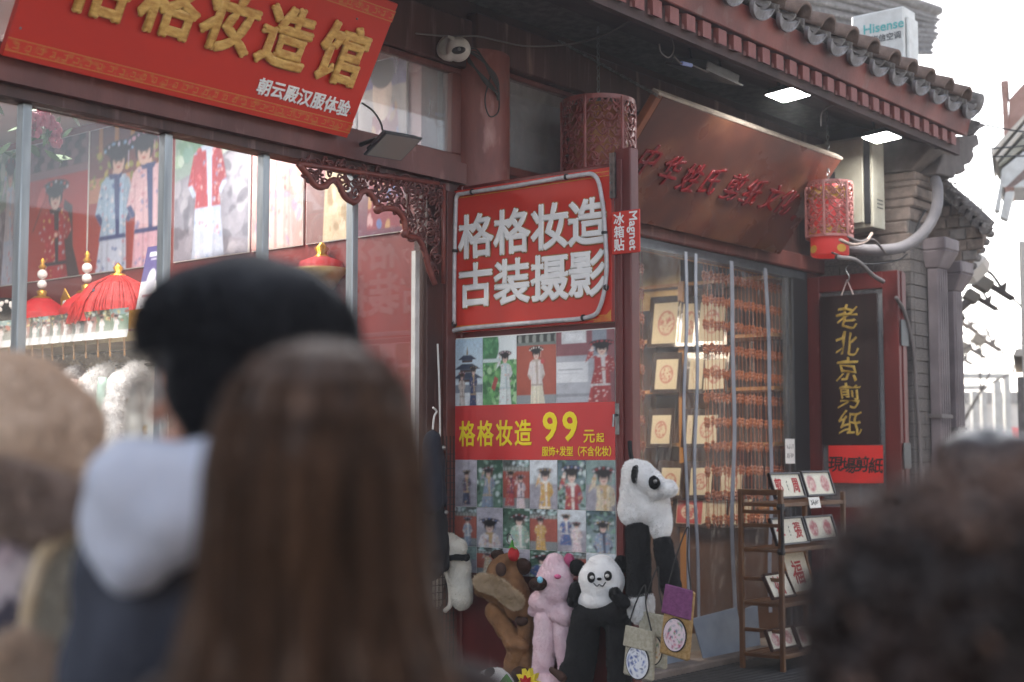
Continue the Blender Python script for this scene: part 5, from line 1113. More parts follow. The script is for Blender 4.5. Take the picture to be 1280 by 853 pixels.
Fu = Fr(c, (1, .05, 0), (0, 1, .3)); MB().fbox(Fu, -.21, .21, -.13, .13, -.05, .0).build('housing', mt['steel'] if 0 else M('weathered lamp housing', '#55575b', '#47494d', 8, .5), fu, bevel=.006); MB().fbox(Fu, -.24, .24, -.15, .15, -.062, -.051).build('bezel', mt['dgrey'], fu); MB().tube([c + Vector((-.18, 0, 0)), c + Vector((-.17, .05, .2)), c + Vector((.17, .05, .2)), c + Vector((.18, 0, 0))], .008, 6).build('bracket', mt['black'], fu)
for lab, pts_ in (('slack wire from the unlit floodlight to the eave', [(833, 28), (842, 60), (836, 72), (826, 66), (824, 55)]), ('wire with blue tape under the unlit floodlight', [(842, 70), (852, 80), (866, 82), (884, 90), (884, 84)]), ('wire looping between unlit floodlight and the first lit one', [(905, 52), (920, 70), (940, 84), (968, 86), (978, 96)]), ('wire looping between the two lit floodlights', [(1010, 122), (1040, 117), (1066, 130), (1092, 140), (1106, 150)]), ('thin wire dropping behind the brown board', [(1026, 158), (1028, 140), (1044, 131), (1080, 134), (1086, 138)])):
    wire('floodlight_wire', lab, [at(a, b, y=-.98) for a, b in pts_], .005)
tag(MB().tube([at(852, 79, y=-.98), at(864, 82, y=-.98)], .013, 8).build('blue_tape', M('blue tape', '#8fa0d8', rough=.5)), 'scrap of pale blue tape round the floodlight wire', 'tape')

# ================================================================== things on the roof
XA = 9.6
XA = 10.2; Fq = SIDE(XA); ua, ub = -at(1064, 30, x=XA).y, -at(1130, 30, x=XA).y; zt_ = at(1097, 14, x=XA).z; zb2 = zt_ - .5
t = thing('roof_air_conditioner', 'white air conditioner unit standing on the tiled roof', 'air conditioner', (XA, -(ua + ub) / 2, zb2))
MB().fbox(Fq, ua, ub, zb2, zt_, -.22, 0).build('case', mt['white'], t, bevel=.012)
MB().fbox(Fq, ub + .002, ub + .03, zb2 + .04, zt_ - .08, -.2, -.02).build('side_cover', mt['white'], t, bevel=.01)
cy = M('cyan print', '#4fa9a8', rough=.5)
text('lettering', 'Hisense', Fq, ua + (ub - ua) * .62, zt_ - .13, .105, cy, t, w=.003, bold=.002, sx=1.02); text('lettering', '海信空调', Fq, ua + (ub - ua) * .66, zt_ - .22, .062, mt['dgrey'], t, w=.003, bold=.001)
MB().fbox(Fq, ua + .05, ub - .05, zb2 - .12, zb2 - .002, -.18, -.05).build('bracket', mt['steel'], t)
t = thing('upper_roof', 'higher grey tiled roof rising behind the air conditioner', 'roof', (at(1090, 30, y=2.6).x, 3.6, 0)); a, b, c_, d_ = at(990, -30, y=3.0), at(1170, 17, y=3.0), at(1163, 60, y=2.3), at(1000, 40, y=2.3)
A0, B0, C0, D0 = at(930, -60, y=3.4), at(1172, 18, y=3.4), at(1164, 66, y=2.5), at(930, 66, y=2.5)
MB().hexa([D0, C0, C0 + Vector((0, 1.6, 0)), D0 + Vector((0, 1.6, 0)), A0, B0, B0 + Vector((0, .7, 0)), A0 + Vector((0, .7, 0))]).build('slope', mt['tile'], t)
q = MB(); n_ = 9
for k in range(n_):
    u = k / (n_ - 1); 
    e_ = C0.lerp(B0, u) + Vector((random.uniform(-.05, .12), 0, 0)); o = MB().tube([D0.lerp(A0, u), D0.lerp(A0, u).lerp(e_, .5), e_], .035, 7).build('tile_row', mt['tile'], t, smooth=True)
MB().tube([A0 + Vector((0, -.02, .06)), B0 + Vector((0, -.02, .05))], .08, 10).build('ridge', mt['tile'], t, smooth=True)
MB().hexa([Vector((D0.x, 2.7, 3.9)), Vector((C0.x - .1, 2.7, 3.9)), Vector((C0.x - .1, 4.0, 3.9)), Vector((D0.x, 4.0, 3.9)), D0 + Vector((0, .15, .02)), C0 + Vector((-.1, .15, .02)), C0 + Vector((-.1, 1.4, .02)), D0 + Vector((0, 1.4, .02))]).build('wall', mt['brick'], t)

# ================================================================== next house: gable end beyond the downspouts
XB = 11.6; bx = thing('neighbour_house', 'grey brick house end with a sloping tiled gable beyond the downspouts', 'house', (XB + 2, 0, 0))
G = lambda px, py: (-at(px, py, x=XB).y, at(px, py, x=XB).z)
Fg = SIDE(XB); yw = G(1197, 400)[0]
YW = -.61
MB().box(XB + .01, XB + .34, YW + .012, 1.0, 0, G(1197, 330)[1]).build('wall', mt['mortar'], bx); MB().box(XB + .01, XB + 4.5, 1.2, 4, 0, 3.4).build('wall', mt['brick2'], bx)
brickrow(bx, XB, XB + .35, YW, -.3, 1.0, G(1197, 335)[1], .1, .28, 4, 'brick2', 'both')
top = [G(1168, 222), G(1180, 240), G(1205, 262), G(1228, 280), G(1229, 300), G(1210, 330), G(1196, 344), G(1150, 344), G(1150, 222)]
MB().prism(Fg, [(u, v) for u, v in reversed(top)], -.08, 0).build('gable', mt['brick2'], bx)
for k, (py0, pxr) in enumerate(((256, 1200), (270, 1216), (284, 1229), (298, 1231), (312, 1222), (326, 1211), (338, 1202))):
    u1, v1 = G(pxr, py0); u0 = G(1168, py0)[0]; v0 = G(pxr, py0 + 13)[1]; n_ = 3
    for j in range(n_):
        MB().fbox(Fg, u0 + (u1 - u0) * j / n_ + .005, u0 + (u1 - u0) * (j + 1) / n_ - .005, v0, v1 - .004, .002, .02 + .012 * ((k + j) % 2)).build('gable_brick', mt['brick2'] if (k + j) % 3 else mt['brick'], bx, bevel=.004)
pts_ = [at(px, py, x=XB - .06) for px, py in ((1166, 214), (1180, 234), (1205, 256), (1236, 284))]
MB().tube(curve_pts([p_ + Vector((0, 0, .0)) for p_ in pts_], 5), .065, 10).build('verge_ridge', mt['tile'], bx, smooth=True)
for k in range(9):
    p_ = pts_[0].lerp(pts_[3], k / 8.5) + Vector((-.04, -.03, -.02)); MB().prism(Fr(p_, (0, -1, -.55), (0, -.5, 1)), [(.06 * math.cos(PI + PI * i / 6), .08 * math.sin(PI + PI * i / 6)) for i in range(7)], -.01, .03).build('verge_tile', mt['tile'], bx)
for k in range(7):
    p_ = at(1236 - k * 5.5, 292 + k * 10, x=XB + .2); MB().tube([p_ + Vector((-.2, 0, 0)), p_ + Vector((.05, 0, 0))], .035, 7).build('eave_tile', mt['tile'], bx, smooth=True)
rs = at(1210, 262, x=XB); MB().hexa([(XB, rs.y, rs.z - .03), (XB + .1, rs.y, rs.z - .03), (XB + .1, 2.5, rs.z + 1.3), (XB, 2.5, rs.z + 1.3), (XB, rs.y, rs.z + .03), (XB + .1, rs.y, rs.z + .03), (XB + .1, 2.5, rs.z + 1.36), (XB, 2.5, rs.z + 1.36)]).build('roof', mt['tile'], bx)
# weeds on the verge
q = MB(); r = random.Random(8)
for k in range(90):
    p_ = pts_[0].lerp(pts_[3], r.random()) + Vector((r.uniform(-.03, .05), 0, .03 + r.uniform(0, .05))); d1 = Vector((r.gauss(0, .5), r.gauss(0, .5), 1)).normalized(); s1_ = d1.orthogonal() * .006; q.add([p_ - s1_, p_ + s1_, p_ + d1 * r.uniform(.02, .11)], [(0, 1, 2)])
for k in range(40):
    p_ = at(1176, 226, x=XB - .1) + Vector((r.gauss(0, .03), r.gauss(0, .03), r.uniform(-.1, .1))); q.ell(p_, r.uniform(.006, .016), 5, 4)
tag(tag(q.build('roof_weeds', mt['bark']), 'dry weeds growing along the sloping gable edge of the far house', 'weeds'), kind='stuff')
# hanging verge of small tiles seen from below right of the leaning slab
Fv = FAC(-.97); vg = [(1186, 172), (1222, 168), (1225, 181), (1216, 187), (1219, 195), (1214, 204), (1206, 207), (1208, 214), (1201, 218), (1195, 217), (1193, 223), (1171, 217)]
MB().prism(Fv, [(at(a, b, y=-.97).x, at(a, b, y=-.97).z) for a, b in reversed(vg)], -.35, 0).build('verge_soffit', M('weathered verge underside', '#6b625f', '#58504d', 8, .85), rf, bevel=.01)
MB().hexa([at(1190, 160, y=-1.2), at(1212, 168, y=-1.2), at(1212, 168, y=-1.1), at(1190, 160, y=-1.1), at(1194, 142, y=-1.25), at(1233, 157, y=-1.25), at(1233, 157, y=-1.1), at(1194, 142, y=-1.1)]).build('corner_tongue', mt['drip'], rf)

# ================================================================== street beyond: bracket lamps, tree, white gate, pale houses
def arm_lamp(px0, py0, px1, py1, D, lab, s=1.0):
    a, b = at(px0, py0, d=D), at(px1, py1, d=D); t = thing('bracket_lamp', lab, 'lamp', tuple(b), 'curved bracket lamps along the street'); R_ = RT
    MB().tube(curve_pts([a, a.lerp(b, .35) + Vector((0, 0, .10 * s)), a.lerp(b, .7) + Vector((0, 0, .12 * s)), b + Vector((0, 0, .0))], 6), .018 * s, 6).build('arm', mt['cable'], t, smooth=True)
    q0 = b + Vector((0, 0, -.02)); F_ = Fr(q0, R_ * .8 - Vector((0, 0, .5)), R_ * .5 + Vector((0, 0, .8)))
    MB().fbox(F_, -.20 * s, .16 * s, -.05 * s, .0, -.05 * s, .05 * s).build('bar', mt['stone'], t, bevel=.006); MB().fbox(F_, -.30 * s, -.12 * s, -.13 * s, .02, -.08 * s, .08 * s).build('head', M('lamp bronze', '#8d8478', rough=.7) if 'lamp bronze' not in bpy.data.materials else bpy.data.materials['lamp bronze'], t, bevel=.01)
    MB().tube([F_.p(.16 * s, -.02 * s, 0), F_.p(.3 * s, -.05 * s, 0), F_.p(.33 * s, .0, 0)], .012 * s, 6).build('hook', mt['stone'], t)
    MB().prism(F_, [(-.04 * s, .0), (.05 * s, .0), (.0, .12 * s)], -.015, .015).build('gusset', mt['stone'], t)
arm_lamp(1205, 342, 1252, 360, 15, 'largest bracket lamp on a curved arm, highest beside the far house', .95)
arm_lamp(1203, 354, 1234, 375, 16, 'second bracket lamp, just below and left of the largest', .85)
arm_lamp(1200, 398, 1212, 406, 21, 'bracket lamp tangled in bare twigs by the far wall', .9)
arm_lamp(1216, 405, 1240, 428, 22, 'right hand bracket lamp of the lower three', 1.05)
arm_lamp(1200, 418, 1222, 438, 24, 'middle bracket lamp of the lower three', 1.0)
arm_lamp(1197, 428, 1206, 447, 26, 'lowest left bracket lamp above the white gate', 1.0)
c = at(1216, 336, d=14); t = thing('wall_lantern', 'faceted brownish lantern on the far house corner', 'lamp', tuple(c)); MB().lathe(c, [(.05, -.2), (.12, -.1), (.14, .06), (.1, .14), (0, .16)], 6, ax=(.5, -.5, .8)).build('shade', mt['pale'], t)
MB().tube([c + Vector((-.4, .2, .05)), c], .02, 6).build('arm', mt['cable'], t)
t = thing('dragon_ornament', 'carved dragon head finial jutting from the far wall', 'ornament', tuple(at(1205, 385, d=16))); pts_ = [at(a_, b_, d=16) for a_, b_ in ((1194, 384), (1202, 383), (1210, 378), (1214, 369), (1211, 364))]
link('body', blob([('c', pts_[i], .07 - .012 * i, pts_[i + 1], .06 - .012 * i) for i in range(4)] + [('e', at(1215, 368, d=16), (.06, .05, .03)), ('c', at(1196, 392, d=16), .06, at(1204, 398, d=16), .03)], .014, 2), mt['stone'], t)
# bare tree
tr = thing('bare_tree', 'bare winter tree with thin twigs behind the bracket lamps', 'tree', (at(1190, 480, d=24).x, at(1190, 480, d=24).y, 0)); q = MB(); r = random.Random(21)
def branch(p, d_, L, rr_, n):
    e = p + d_ * L; q.tube([p, p.lerp(e, .5) + Vector((r.gauss(0, .04 * L), r.gauss(0, .04 * L), r.gauss(0, .03 * L))), e], [rr_, rr_ * .8, rr_ * .6], 5)
    if n: 
        for _ in range(3): branch(e, (d_ + Vector((r.gauss(0, .55), r.gauss(0, .55), r.gauss(0.1, .4)))).normalized(), L * r.uniform(.6, .8), rr_ * .6, n - 1)
b0 = Vector(tr.location); q.tube([b0, b0 + Vector((0, 0, 1.8))], [.1, .07], 8); q.build('trunk', mt['bark'], tr); q = MB()
for k in range(4): branch(b0 + Vector((0, 0, 1.75)), Vector((r.gauss(0, .5), r.gauss(0, .5), 1)).normalized(), .9, .035, 4)
q.build('crown', mt['bark'], tr)
# white gate frame
D = 26; t = thing('white_gate', 'white painted steel gate frame standing across the end of the street', 'gate', tuple(at(1230, 690, d=D) * Vector((1, 1, 0)) if 0 else (at(1230, 560, d=D).x, at(1230, 560, d=D).y, 0)))
FWH = Vector((FW.x, FW.y, 0)).normalized(); base = Vector((CAM.x, CAM.y, 0)) + FWH * D; Fz = Fr(base, RT, (0, 0, 1)); kx = D / FPX
X_ = lambda px: (px - 640) * kx; Z_ = lambda py: 1.45 + (570 - py) * kx
for nm, b in (('post', (1242, 1251, 700, 476)), ('post', (1255, 1262, 700, 474)), ('beam', (1190, 1262, 474, 467)), ('post', (1214, 1221, 700, 489)), ('post', (1226, 1232, 700, 489)), ('beam', (1190, 1233, 488, 482)), ('post', (1196, 1201, 700, 489))):
    MB().fbox(Fz, X_(b[0]), X_(b[1]), max(0, Z_(b[2])), Z_(b[3]), -.07, .07).build(nm, mt['whitepost'], t, bevel=.01)
D = 40; Fz2 = Fr(Vector((CAM.x, CAM.y, 0)) + FWH * D, RT, (0, 0, 1)); kx = D / FPX
t = thing('far_wall', 'pale grey low wall with parked delivery bikes behind the white gate', 'wall', tuple(Fz2.p(X_(1230), 0))); MB().fbox(Fz2, X_(1060), X_(1300), 0, Z_(505), -.5, 0).build('wall', mt['pale'], t); MB().fbox(Fz2, X_(1060), X_(1300), Z_(505), Z_(490), -.6, .1).build('coping', mt['brick'], t)
p0 = Fz2.p(X_(1254), 0, .8); t = thing('red_delivery_trike', 'red vehicle half hidden behind the white gate posts', 'vehicle', tuple(p0)); link('body', blob([('e', p0 + Vector((0, 0, 1.7)), (.42, .42, .55)), ('e', p0 + Vector((0, 0, 1.0)), (.45, .5, .5))], .06, 3), mt['paperred'], t); MB().tube([p0 + Vector((0, -.5, .35)), p0 + Vector((0, -.38, .35))], .35, 16).tube([p0 + Vector((0, .5, .35)), p0 + Vector((0, .38, .35))], .35, 16).build('wheel', mt['black'], t)
# houses on the right side of the street
kx = 14 / FPX; D = 14; Fh = Fr(Vector((CAM.x, CAM.y, 0)) + FWH * D, RT, (0, 0, 1))
t = thing('right_house', 'pale house with projecting cornices at the right edge of the picture', 'house', tuple(Fh.p(X_(1330), 0)))
DV = (Fh.p(X_(1285), 0) - Vector((CAM.x, CAM.y, 0))).normalized()
def rh(name, pts, dep, m):
    a = [Fh.p(X_(x_), max(0, Z_(y_)), 0) for x_, y_ in pts]; return MB().hexa(a + [q_ + DV * dep for q_ in a]).build(name, mt[m], t, bevel=.01)
rh('wall', ((1279, 900), (1420, 900), (1420, 296), (1279, 300)), 5, 'pale')
rh('string_course', ((1267, 446), (1420, 446), (1420, 434), (1272, 436)), 3, 'pale')
rh('pier', ((1272, 900), (1420, 900), (1420, 471), (1272, 471)), 1.5, 'brick')
rh('cornice', ((1248, 192), (1300, 134), (1300, 126), (1247, 184)), 1.2, 'pale'); rh('cornice', ((1254, 199), (1300, 148), (1300, 139), (1252, 194)), 1.0, 'pale'); rh('cornice', ((1256, 206), (1300, 172), (1300, 156), (1256, 201)), .8, 'cream')
rh('eave_wall', ((1258, 232), (1300, 232), (1300, 176), (1260, 208)), .8, 'white')
rh('chimney', ((1264, 170), (1271, 160), (1270, 102), (1263, 104)), .5, 'farred'); rh('chimney_cap', ((1262, 104), (1272, 104), (1272, 93), (1262, 94)), .6, 'farred')
rh('tiled_slope', ((1270, 160), (1320, 110), (1320, 66), (1272, 118)), 2, 'farred')
rh('brace', ((1249, 262), (1256, 262), (1262, 222), (1259, 218)), .15, 'white'); rh('lower_roof', ((1264, 240), (1300, 214), (1300, 196), (1262, 232)), .8, 'farred'); rh('panel', ((1256, 270), (1266, 274), (1276, 236), (1264, 236)), .15, 'white')
for k, (a, b) in enumerate((((1200, 150), (1330, 172)), ((1205, 188), (1330, 176)), ((1240, 196), (1330, 190)))):
    tag(MB().tube([at(a[0], a[1], d=13), at((a[0] + b[0]) / 2, (a[1] + b[1]) / 2 + 2, d=13), at(*b, d=13)], .008, 5).build('overhead_wire', mt['cableb']), ['overhead wire sloping down to the right, topmost', 'overhead wire crossing the white sky below the roof corner', 'overhead wire, lowest of the three by the right house'][k], 'wire')
# the other side of the street, behind the camera's back: plastered houses whose wall the sun strikes
t = thing('opposite_house', 'long pale grey brick house on the other side of the street', 'house', (6, -11, 0))
MB().box(-14, 26, -14, -10.2, 0, 3.4).build('wall', mt['pale'], t); MB().box(-14.3, 26.3, -14.3, -9.7, 3.4, 3.55).build('eave', mt['tile'], t)
MB().hexa([(-14.3, -9.7, 3.56), (26.3, -9.7, 3.56), (26.3, -12, 4.8), (-14.3, -12, 4.8), (-14.3, -9.8, 3.7), (26.3, -9.8, 3.7), (26.3, -12, 4.9), (-14.3, -12, 4.9)]).build('roof', mt['tile'], t)
for k in range(9): MB().box(-12 + k * 4.2, -10.4 + k * 4.2, -10.22, -10.17, 1.0, 2.6).build('window', mt['brownwall'], t)

# ================================================================== wooden rack with framed cards
rk = thing('wooden_rack', 'narrow brown wooden rack with four slatted shelves beside the doorway', 'rack', (9.05, -.6, 0))
rx0, rx1, ry0, ry1 = 8.55, 9.47, -.745, -.44; zR = 1.225
for x in (rx0, rx1):
    for y in (ry0, ry1): MB().box(x - .016, x + .016, y - .016, y + .016, .0, zR - (.0 if x == rx0 else .03)).build('post', mt['wood'], rk, bevel=.004)
MB().box(rx0 - .017, rx0 + .017, ry0 + .017, ry1 - .017, zR - .04, zR + .0).build('rail', mt['wood'], rk, bevel=.004)
tiers = [1.135, .83, .47, .13]
for k, z in enumerate(tiers):
    MB().box(rx0 + .018, rx1 + .03, ry0 - .012, ry0 + .02, z - .028, z).build('rail', mt['wood'], rk, bevel=.003); MB().box(rx0 + .018, rx1 - .017, ry1 - .02, ry1, z - .028, z).build('rail', mt['wood'], rk, bevel=.003)
    for x in (rx0, rx1): MB().box(x - .012, x + .012, ry0 + .021, ry1 - .021, z - .026, z - .002).build('rail', mt['wood'], rk, bevel=.003)
    for j in range(5): MB().box(rx0 + .018, rx1 - .017, ry0 + .025 + j * .05, ry0 + .066 + j * .05, z - .012, z - .001).build('slat', mt['wood'], rk)
    if k: MB().box(rx0 - .009, rx0 + .009, ry0 + .018, ry1 - .018, z + .14, z + .165).build('rail', mt['wood'], rk, bevel=.003)
MB().box(rx0 - .009, rx0 + .009, ry0 + .018, ry1 - .018, 1.06, 1.085).build('rail', mt['wood'], rk)
q = MB(); q.tube(curve_pts([(rx0 - .02, ry0 - .02, 1.13), (rx0 - .03, ry0 - .025, 1.0), (rx0 - .015, ry0 - .02, .86), (rx0 - .02, ry0 - .02, .80)], 5), .012, 6)
for z in (1.11, .81): q.lathe((rx0, ry0, z), [(.024, -.02), (.03, 0), (.024, .02)], 10)
q.build('black_tie', mt['black'], rk)
def framed(px0, px1, pyt, pyb, y, lab, kind, fm='frameblk', lean=.32, side=0):
    a, b = at(px0, pyb, y=y), at(px1, pyb, y=y); w_ = b.x - a.x; zt_ = at((px0 + px1) / 2, pyt, y=y + .07).z; h_ = (zt_ - a.z) * 1.03
    F_ = Fr(Vector((a.x, y, a.z)), (1, side, 0), (0, lean, 1)); t = thing('framed_card', lab, 'picture frame', tuple(a), 'framed cards on the wooden rack'); e = .014
    for bb in ((0, w_, 0, e), (0, w_, h_ - e, h_), (0, e, e, h_ - e), (w_ - e, w_, e, h_ - e)): MB().fbox(F_, *bb, -.012, .008).build('frame_bar', mt[fm], t, bevel=.002)
    p = Pic(44, max(20, int(44 * h_ / w_)), '#dcd5c0', '#d6cfb8', 80 + px0); asp = p.asp
    if kind == 'discs':
        for cx in (.26, .76):
            m = p.mell(cx, asp / 2, .15, asp * .36); p.put(np.clip(m, 0, 1), '#c98a88', .9); p.speck(m, ['#a8323a', '#b84a50'], 30, (.015, .05)); p.speck(m, ['#dcd0bc'], 16, (.01, .025))
    p.put_on('card', F_, e, w_ - e, e, h_ - e, mt['print'], t, w=-.004)
    if kind != 'discs':
        chs = kind; n = len(chs)
        for i, ch in enumerate(chs): text('character', ch, F_, w_ * ((i + .5) / n if n > 1 else .5) + (0 if n == 1 else (-.01 if i == 0 else .01)), h_ * .5, min(h_ * .62, w_ * .42) * (1 if n > 1 else 1.2), mt['redcut'], t, w=-.002, bold=.0022, wobble=.02, sx=.9)
        if n > 1:
            for i in range(3): scribble(F_, w_ * .47, w_ * .53, h_ * (.3 + .14 * i), h_ * (.4 + .14 * i), 1, mt['ink'], t, w=-.002, seed=i)
    MB().fbox(F_, .003, w_ - .003, .003, h_ - .003, -.018, -.0125).build('back', mt['frameblk'], t)
framed(970, 1008, 590, 624, -.72, 'framed card with two red surname characters on the top shelf, left', '郭周')
framed(1010, 1045, 588, 621, -.72, 'framed card with two red round cuts on the top shelf, right', 'discs')
framed(972, 1012, 645, 683, -.72, 'framed card with two red surname characters on the second shelf', '李張')
framed(1013, 1048, 643, 677, -.72, 'framed card with two red round cuts on the second shelf', 'discs')
framed(990, 1020, 687, 744, -.66, 'tall amber framed red character leaning on the third shelf', '福', 'framewood', .3)
framed(967, 996, 712, 750, -.73, 'small framed red character in front of the tall amber frame', '姞', 'dkbrown', .5)
framed(966, 999, 781, 815, -.72, 'framed red cut on the bottom shelf, nearest the rack post', 'discs', 'dkbrown', .4)
framed(1002, 1030, 776, 812, -.72, 'framed red cut on the bottom shelf, behind the dark curls', 'discs', 'dkbrown', .4)
c = at(1018, 628, y=-.765); Fq = Fr(c, (1, 0, 0), (0, .2, 1)); t = thing('price_tag', 'small white paper tag with black writing on the top shelf edge', 'tag', tuple(c)); MB().fbox(Fq, -.08, .08, -.04, .035, 0, .002).build('paper', mt['white_paper'], t); scribble(Fq, -.06, .06, -.02, .02, 4, mt['ink'], t, seed=1)
c = at(812 * 0 + 1000, 560, y=-.06); t = thing('door_price_card', 'small white card stuck at the right end of the strip curtain', 'card', tuple(at(987, 565, y=-.1))); Fq = FAC(-.1); c = at(987, 565, y=-.1); MB().fbox(Fq, c.x - .07, c.x + .08, c.z - .09, c.z + .1, 0, .002).build('paper', mt['white_paper'], t); scribble(Fq, c.x - .05, c.x + .06, c.z - .05, c.z - .01, 4, mt['cable'], t, seed=2); scribble(Fq, c.x - .05, c.x + .06, c.z + .02, c.z + .06, 4, mt['cable'], t, seed=3)

# ================================================================== plush hats and bags hung in front of the left door leaf
S_ = 1 / 238.
def HP(px, py, off=0.08): return at(px, py, x=6.03 - off)
def he(px, py, rw, rh, rx=.06, off=.08): return ('e', HP(px, py, off), (rx, rw * S_ * 1.05, rh * S_))
def hc(px, py, r0, px1, py1, r1, off=.08, off1=None): return ('c', HP(px, py, off), r0 * S_, HP(px1, py1, off if off1 is None else off1), r1 * S_)
def plush(parent, name, shapes, mat, furn=0, flen=.012, vox=.011, disp=.012, fw_=.0012, fm=None):
    me = blob(shapes, vox, 3, disp * 1.5, .06); o = link(name, me, mt[mat], parent)
    if furn: tag(link('fur', fur(me, int(furn * 2), flen * .9, fw_ * 1.0, .3, .7), mt[fm or mat], o), kind='stuff')
    return o
def dots(parent, name, items, mat):
    for (px, py, rw, rh, off) in items: MB().ell(HP(px, py, off), (.014, rw * S_, rh * S_), 14, 9).build(name, mt[mat], parent, smooth=True)
t = thing('white_trapper_hat', 'off white plush hat with long ear flaps hanging left of the brown one', 'hat', tuple(HP(562, 700)))
plush(t, 'crown', [he(556, 688, 30, 22, .10), he(545, 700, 24, 18, .10), hc(545, 672, 12, 575, 684, 10)], 'offwhite', 9000, .012); plush(t, 'brim_shadow', [hc(562, 697, 4, 583, 697, 5, .14)], 'blackplush')  # black plush strip stands for the shade under the brim
plush(t, 'ear_flap', [hc(574, 705, 14, 576, 745, 15), he(576, 742, 17, 22, .05)], 'offwhite', 6000, .012)
plush(t, 'ear_flap', [hc(543, 710, 14, 543, 752, 10)], 'offwhite', 3000, .012); MB().tube(curve_pts([HP(553, 705, .12), HP(562, 730, .12), HP(563, 755, .12), HP(556, 764, .12)], 5), .014, 8).build('tie', mt['offwhite'], t, smooth=True)
t = thing('brown_bear_hat', 'caramel plush hat with fur brim, round ear and scarf arms knotted below', 'hat', tuple(HP(630, 760)))
plush(t, 'crown', [he(630, 722, 26, 26, .08), he(634, 706, 15, 16, .07), hc(600, 738, 8, 655, 760, 14), he(645, 748, 16, 28, .08)], 'brownplush', 8000, .006)
plush(t, 'fur_brim', [hc(602, 728, 9, 622, 732, 10, .15), hc(622, 732, 10, 645, 752, 9, .15)], 'tanfur', 8000, .026, fw_=.0014)
plush(t, 'ear', [he(654, 708, 11, 11, .03, .06)], 'dkbrown', 2000, .006); plush(t, 'ear', [he(622, 694, 9, 7, .03, .04)], 'dkbrown', 1000, .006)
dots(t, 'spot', [(626, 712, 8.5, 9, .155)], 'dkbrown'); plush(t, 'paw', [he(652, 776, 9, 7, .04, .1)], 'dkbrown')
plush(t, 'scarf_arm', [hc(618, 765, 13, 648, 812, 12, .1), hc(648, 812, 14, 640, 850, 14, .1), he(646, 806, 17, 10, .06, .12)], 'brownplush', 4000, .006); plush(t, 'scarf_arm', [hc(658, 775, 11, 655, 822, 12, .06), hc(655, 822, 13, 656, 850, 12, .08)], 'brownplush', 3000, .006); plush(t, 'paw', [he(650, 842, 14, 12, .05, .11)], 'dkbrown')
link('strawberry', blob([('e', HP(642, 693, .14), (.03, .032, .04))], .008, 2), mt['hatred'], t); MB().prism(Fr(HP(641, 683, .16), (0, -1, 0), (0, 0, 1)), [(-.03, -.01), (-.012, .0), (0, .035), (.01, 0), (.03, -.015), (0, -.005)], 0, .01).build('leaf', mt['green'], t)
MB().tube(curve_pts([HP(640, 682, .1), HP(634, 676, .08), HP(637, 668, .04), HP(642, 676, .03)], 4), .004, 5).build('hook', mt['steel'], t)
t = thing('pink_animal_hat', 'pale pink plush hat with a brown snout, pink ear and long arms', 'hat', tuple(HP(690, 760)))
plush(t, 'crown', [he(694, 728, 24, 30, .085), he(693, 708, 13, 16, .07), he(682, 752, 22, 16, .08), hc(668, 762, 9, 706, 768, 14)], 'pink', 9000, .008)
plush(t, 'scarf_arm', [hc(684, 772, 16, 678, 845, 13, .08)], 'pink', 5000, .008); plush(t, 'scarf_arm', [hc(703, 775, 15, 709, 835, 12, .05)], 'pink', 5000, .008)
plush(t, 'ear', [he(712, 703, 7, 11, .03, .04)], 'hotpink', 1500, .008); plush(t, 'snout', [he(672, 730, 12, 8.5, .04, .18)], 'dkbrown', 1500, .006); dots(t, 'eye', [(675, 725, 3.8, 4.2, .225)], 'blue'); dots(t, 'cheek', [(697, 721, 5, 3, .165)], 'hotpink')
t = thing('panda_face_hat', 'black and white panda hat with a stitched face and black scarf arms', 'hat', tuple(HP(750, 760)))
plush(t, 'crown', [he(752, 726, 29, 28, .09), he(752, 708, 17, 14, .07), he(748, 750, 28, 14, .085)], 'whitefur', 9000, .008)
plush(t, 'scarf', [hc(735, 765, 17, 770, 766, 16, .08), hc(733, 770, 19, 722, 850, 20, .08), hc(772, 770, 16, 774, 850, 15, .05), he(720, 840, 22, 20, .08)], 'blackplush', 5000, .008)
plush(t, 'mitt', [hc(720, 737, 9, 717, 752, 8, .13)], 'blackplush', 1500, .008); plush(t, 'mitt', [hc(768, 742, 8, 780, 754, 8, .16)], 'blackplush', 1500, .008)
plush(t, 'ear', [he(722, 710, 10, 10, .035, .06)], 'blackplush', 1500, .008); plush(t, 'ear', [he(776, 706, 9, 11, .035, .0)], 'blackplush', 1500, .008)
dots(t, 'eye_patch', [(739, 722, 5.5, 6.5, .168), (760, 720, 5.5, 6, .168)], 'blackplush'); dots(t, 'eye', [(740, 722, 2.2, 2.2, .185), (759, 720, 2.2, 2.2, .185)], 'white'); dots(t, 'nose', [(749, 724, 2.6, 1.8, .172)], 'blackplush')
MB().tube(curve_pts([HP(742, 729, .178), HP(746, 733, .178), HP(749, 731, .178), HP(753, 733, .178), HP(757, 728, .178)], 4), .0028, 5).build('smile', mt['blackplush'], t)
t = thing('panda_scarf_hat', 'tall panda hood with long black sleeves and white paws on the door edge', 'hat', tuple(HP(805, 660)))
BP = lambda px, py, off=.0: at(px, py, x=5.98 - off)
def bc_(px, py, r0, px1, py1, r1, off=0, off1=None): return ('c', BP(px, py, off), r0 * S_, BP(px1, py1, off if off1 is None else off1), r1 * S_)
plush(t, 'hood', [bc_(793, 590, 15, 793, 640, 19), bc_(803, 592, 15, 822, 610, 13, .03), bc_(822, 610, 13, 826, 662, 13, -.03), bc_(800, 620, 17, 812, 640, 14), ('e', BP(836, 611, .04), (.05, .045, .045))], 'whitefur', 14000, .012)
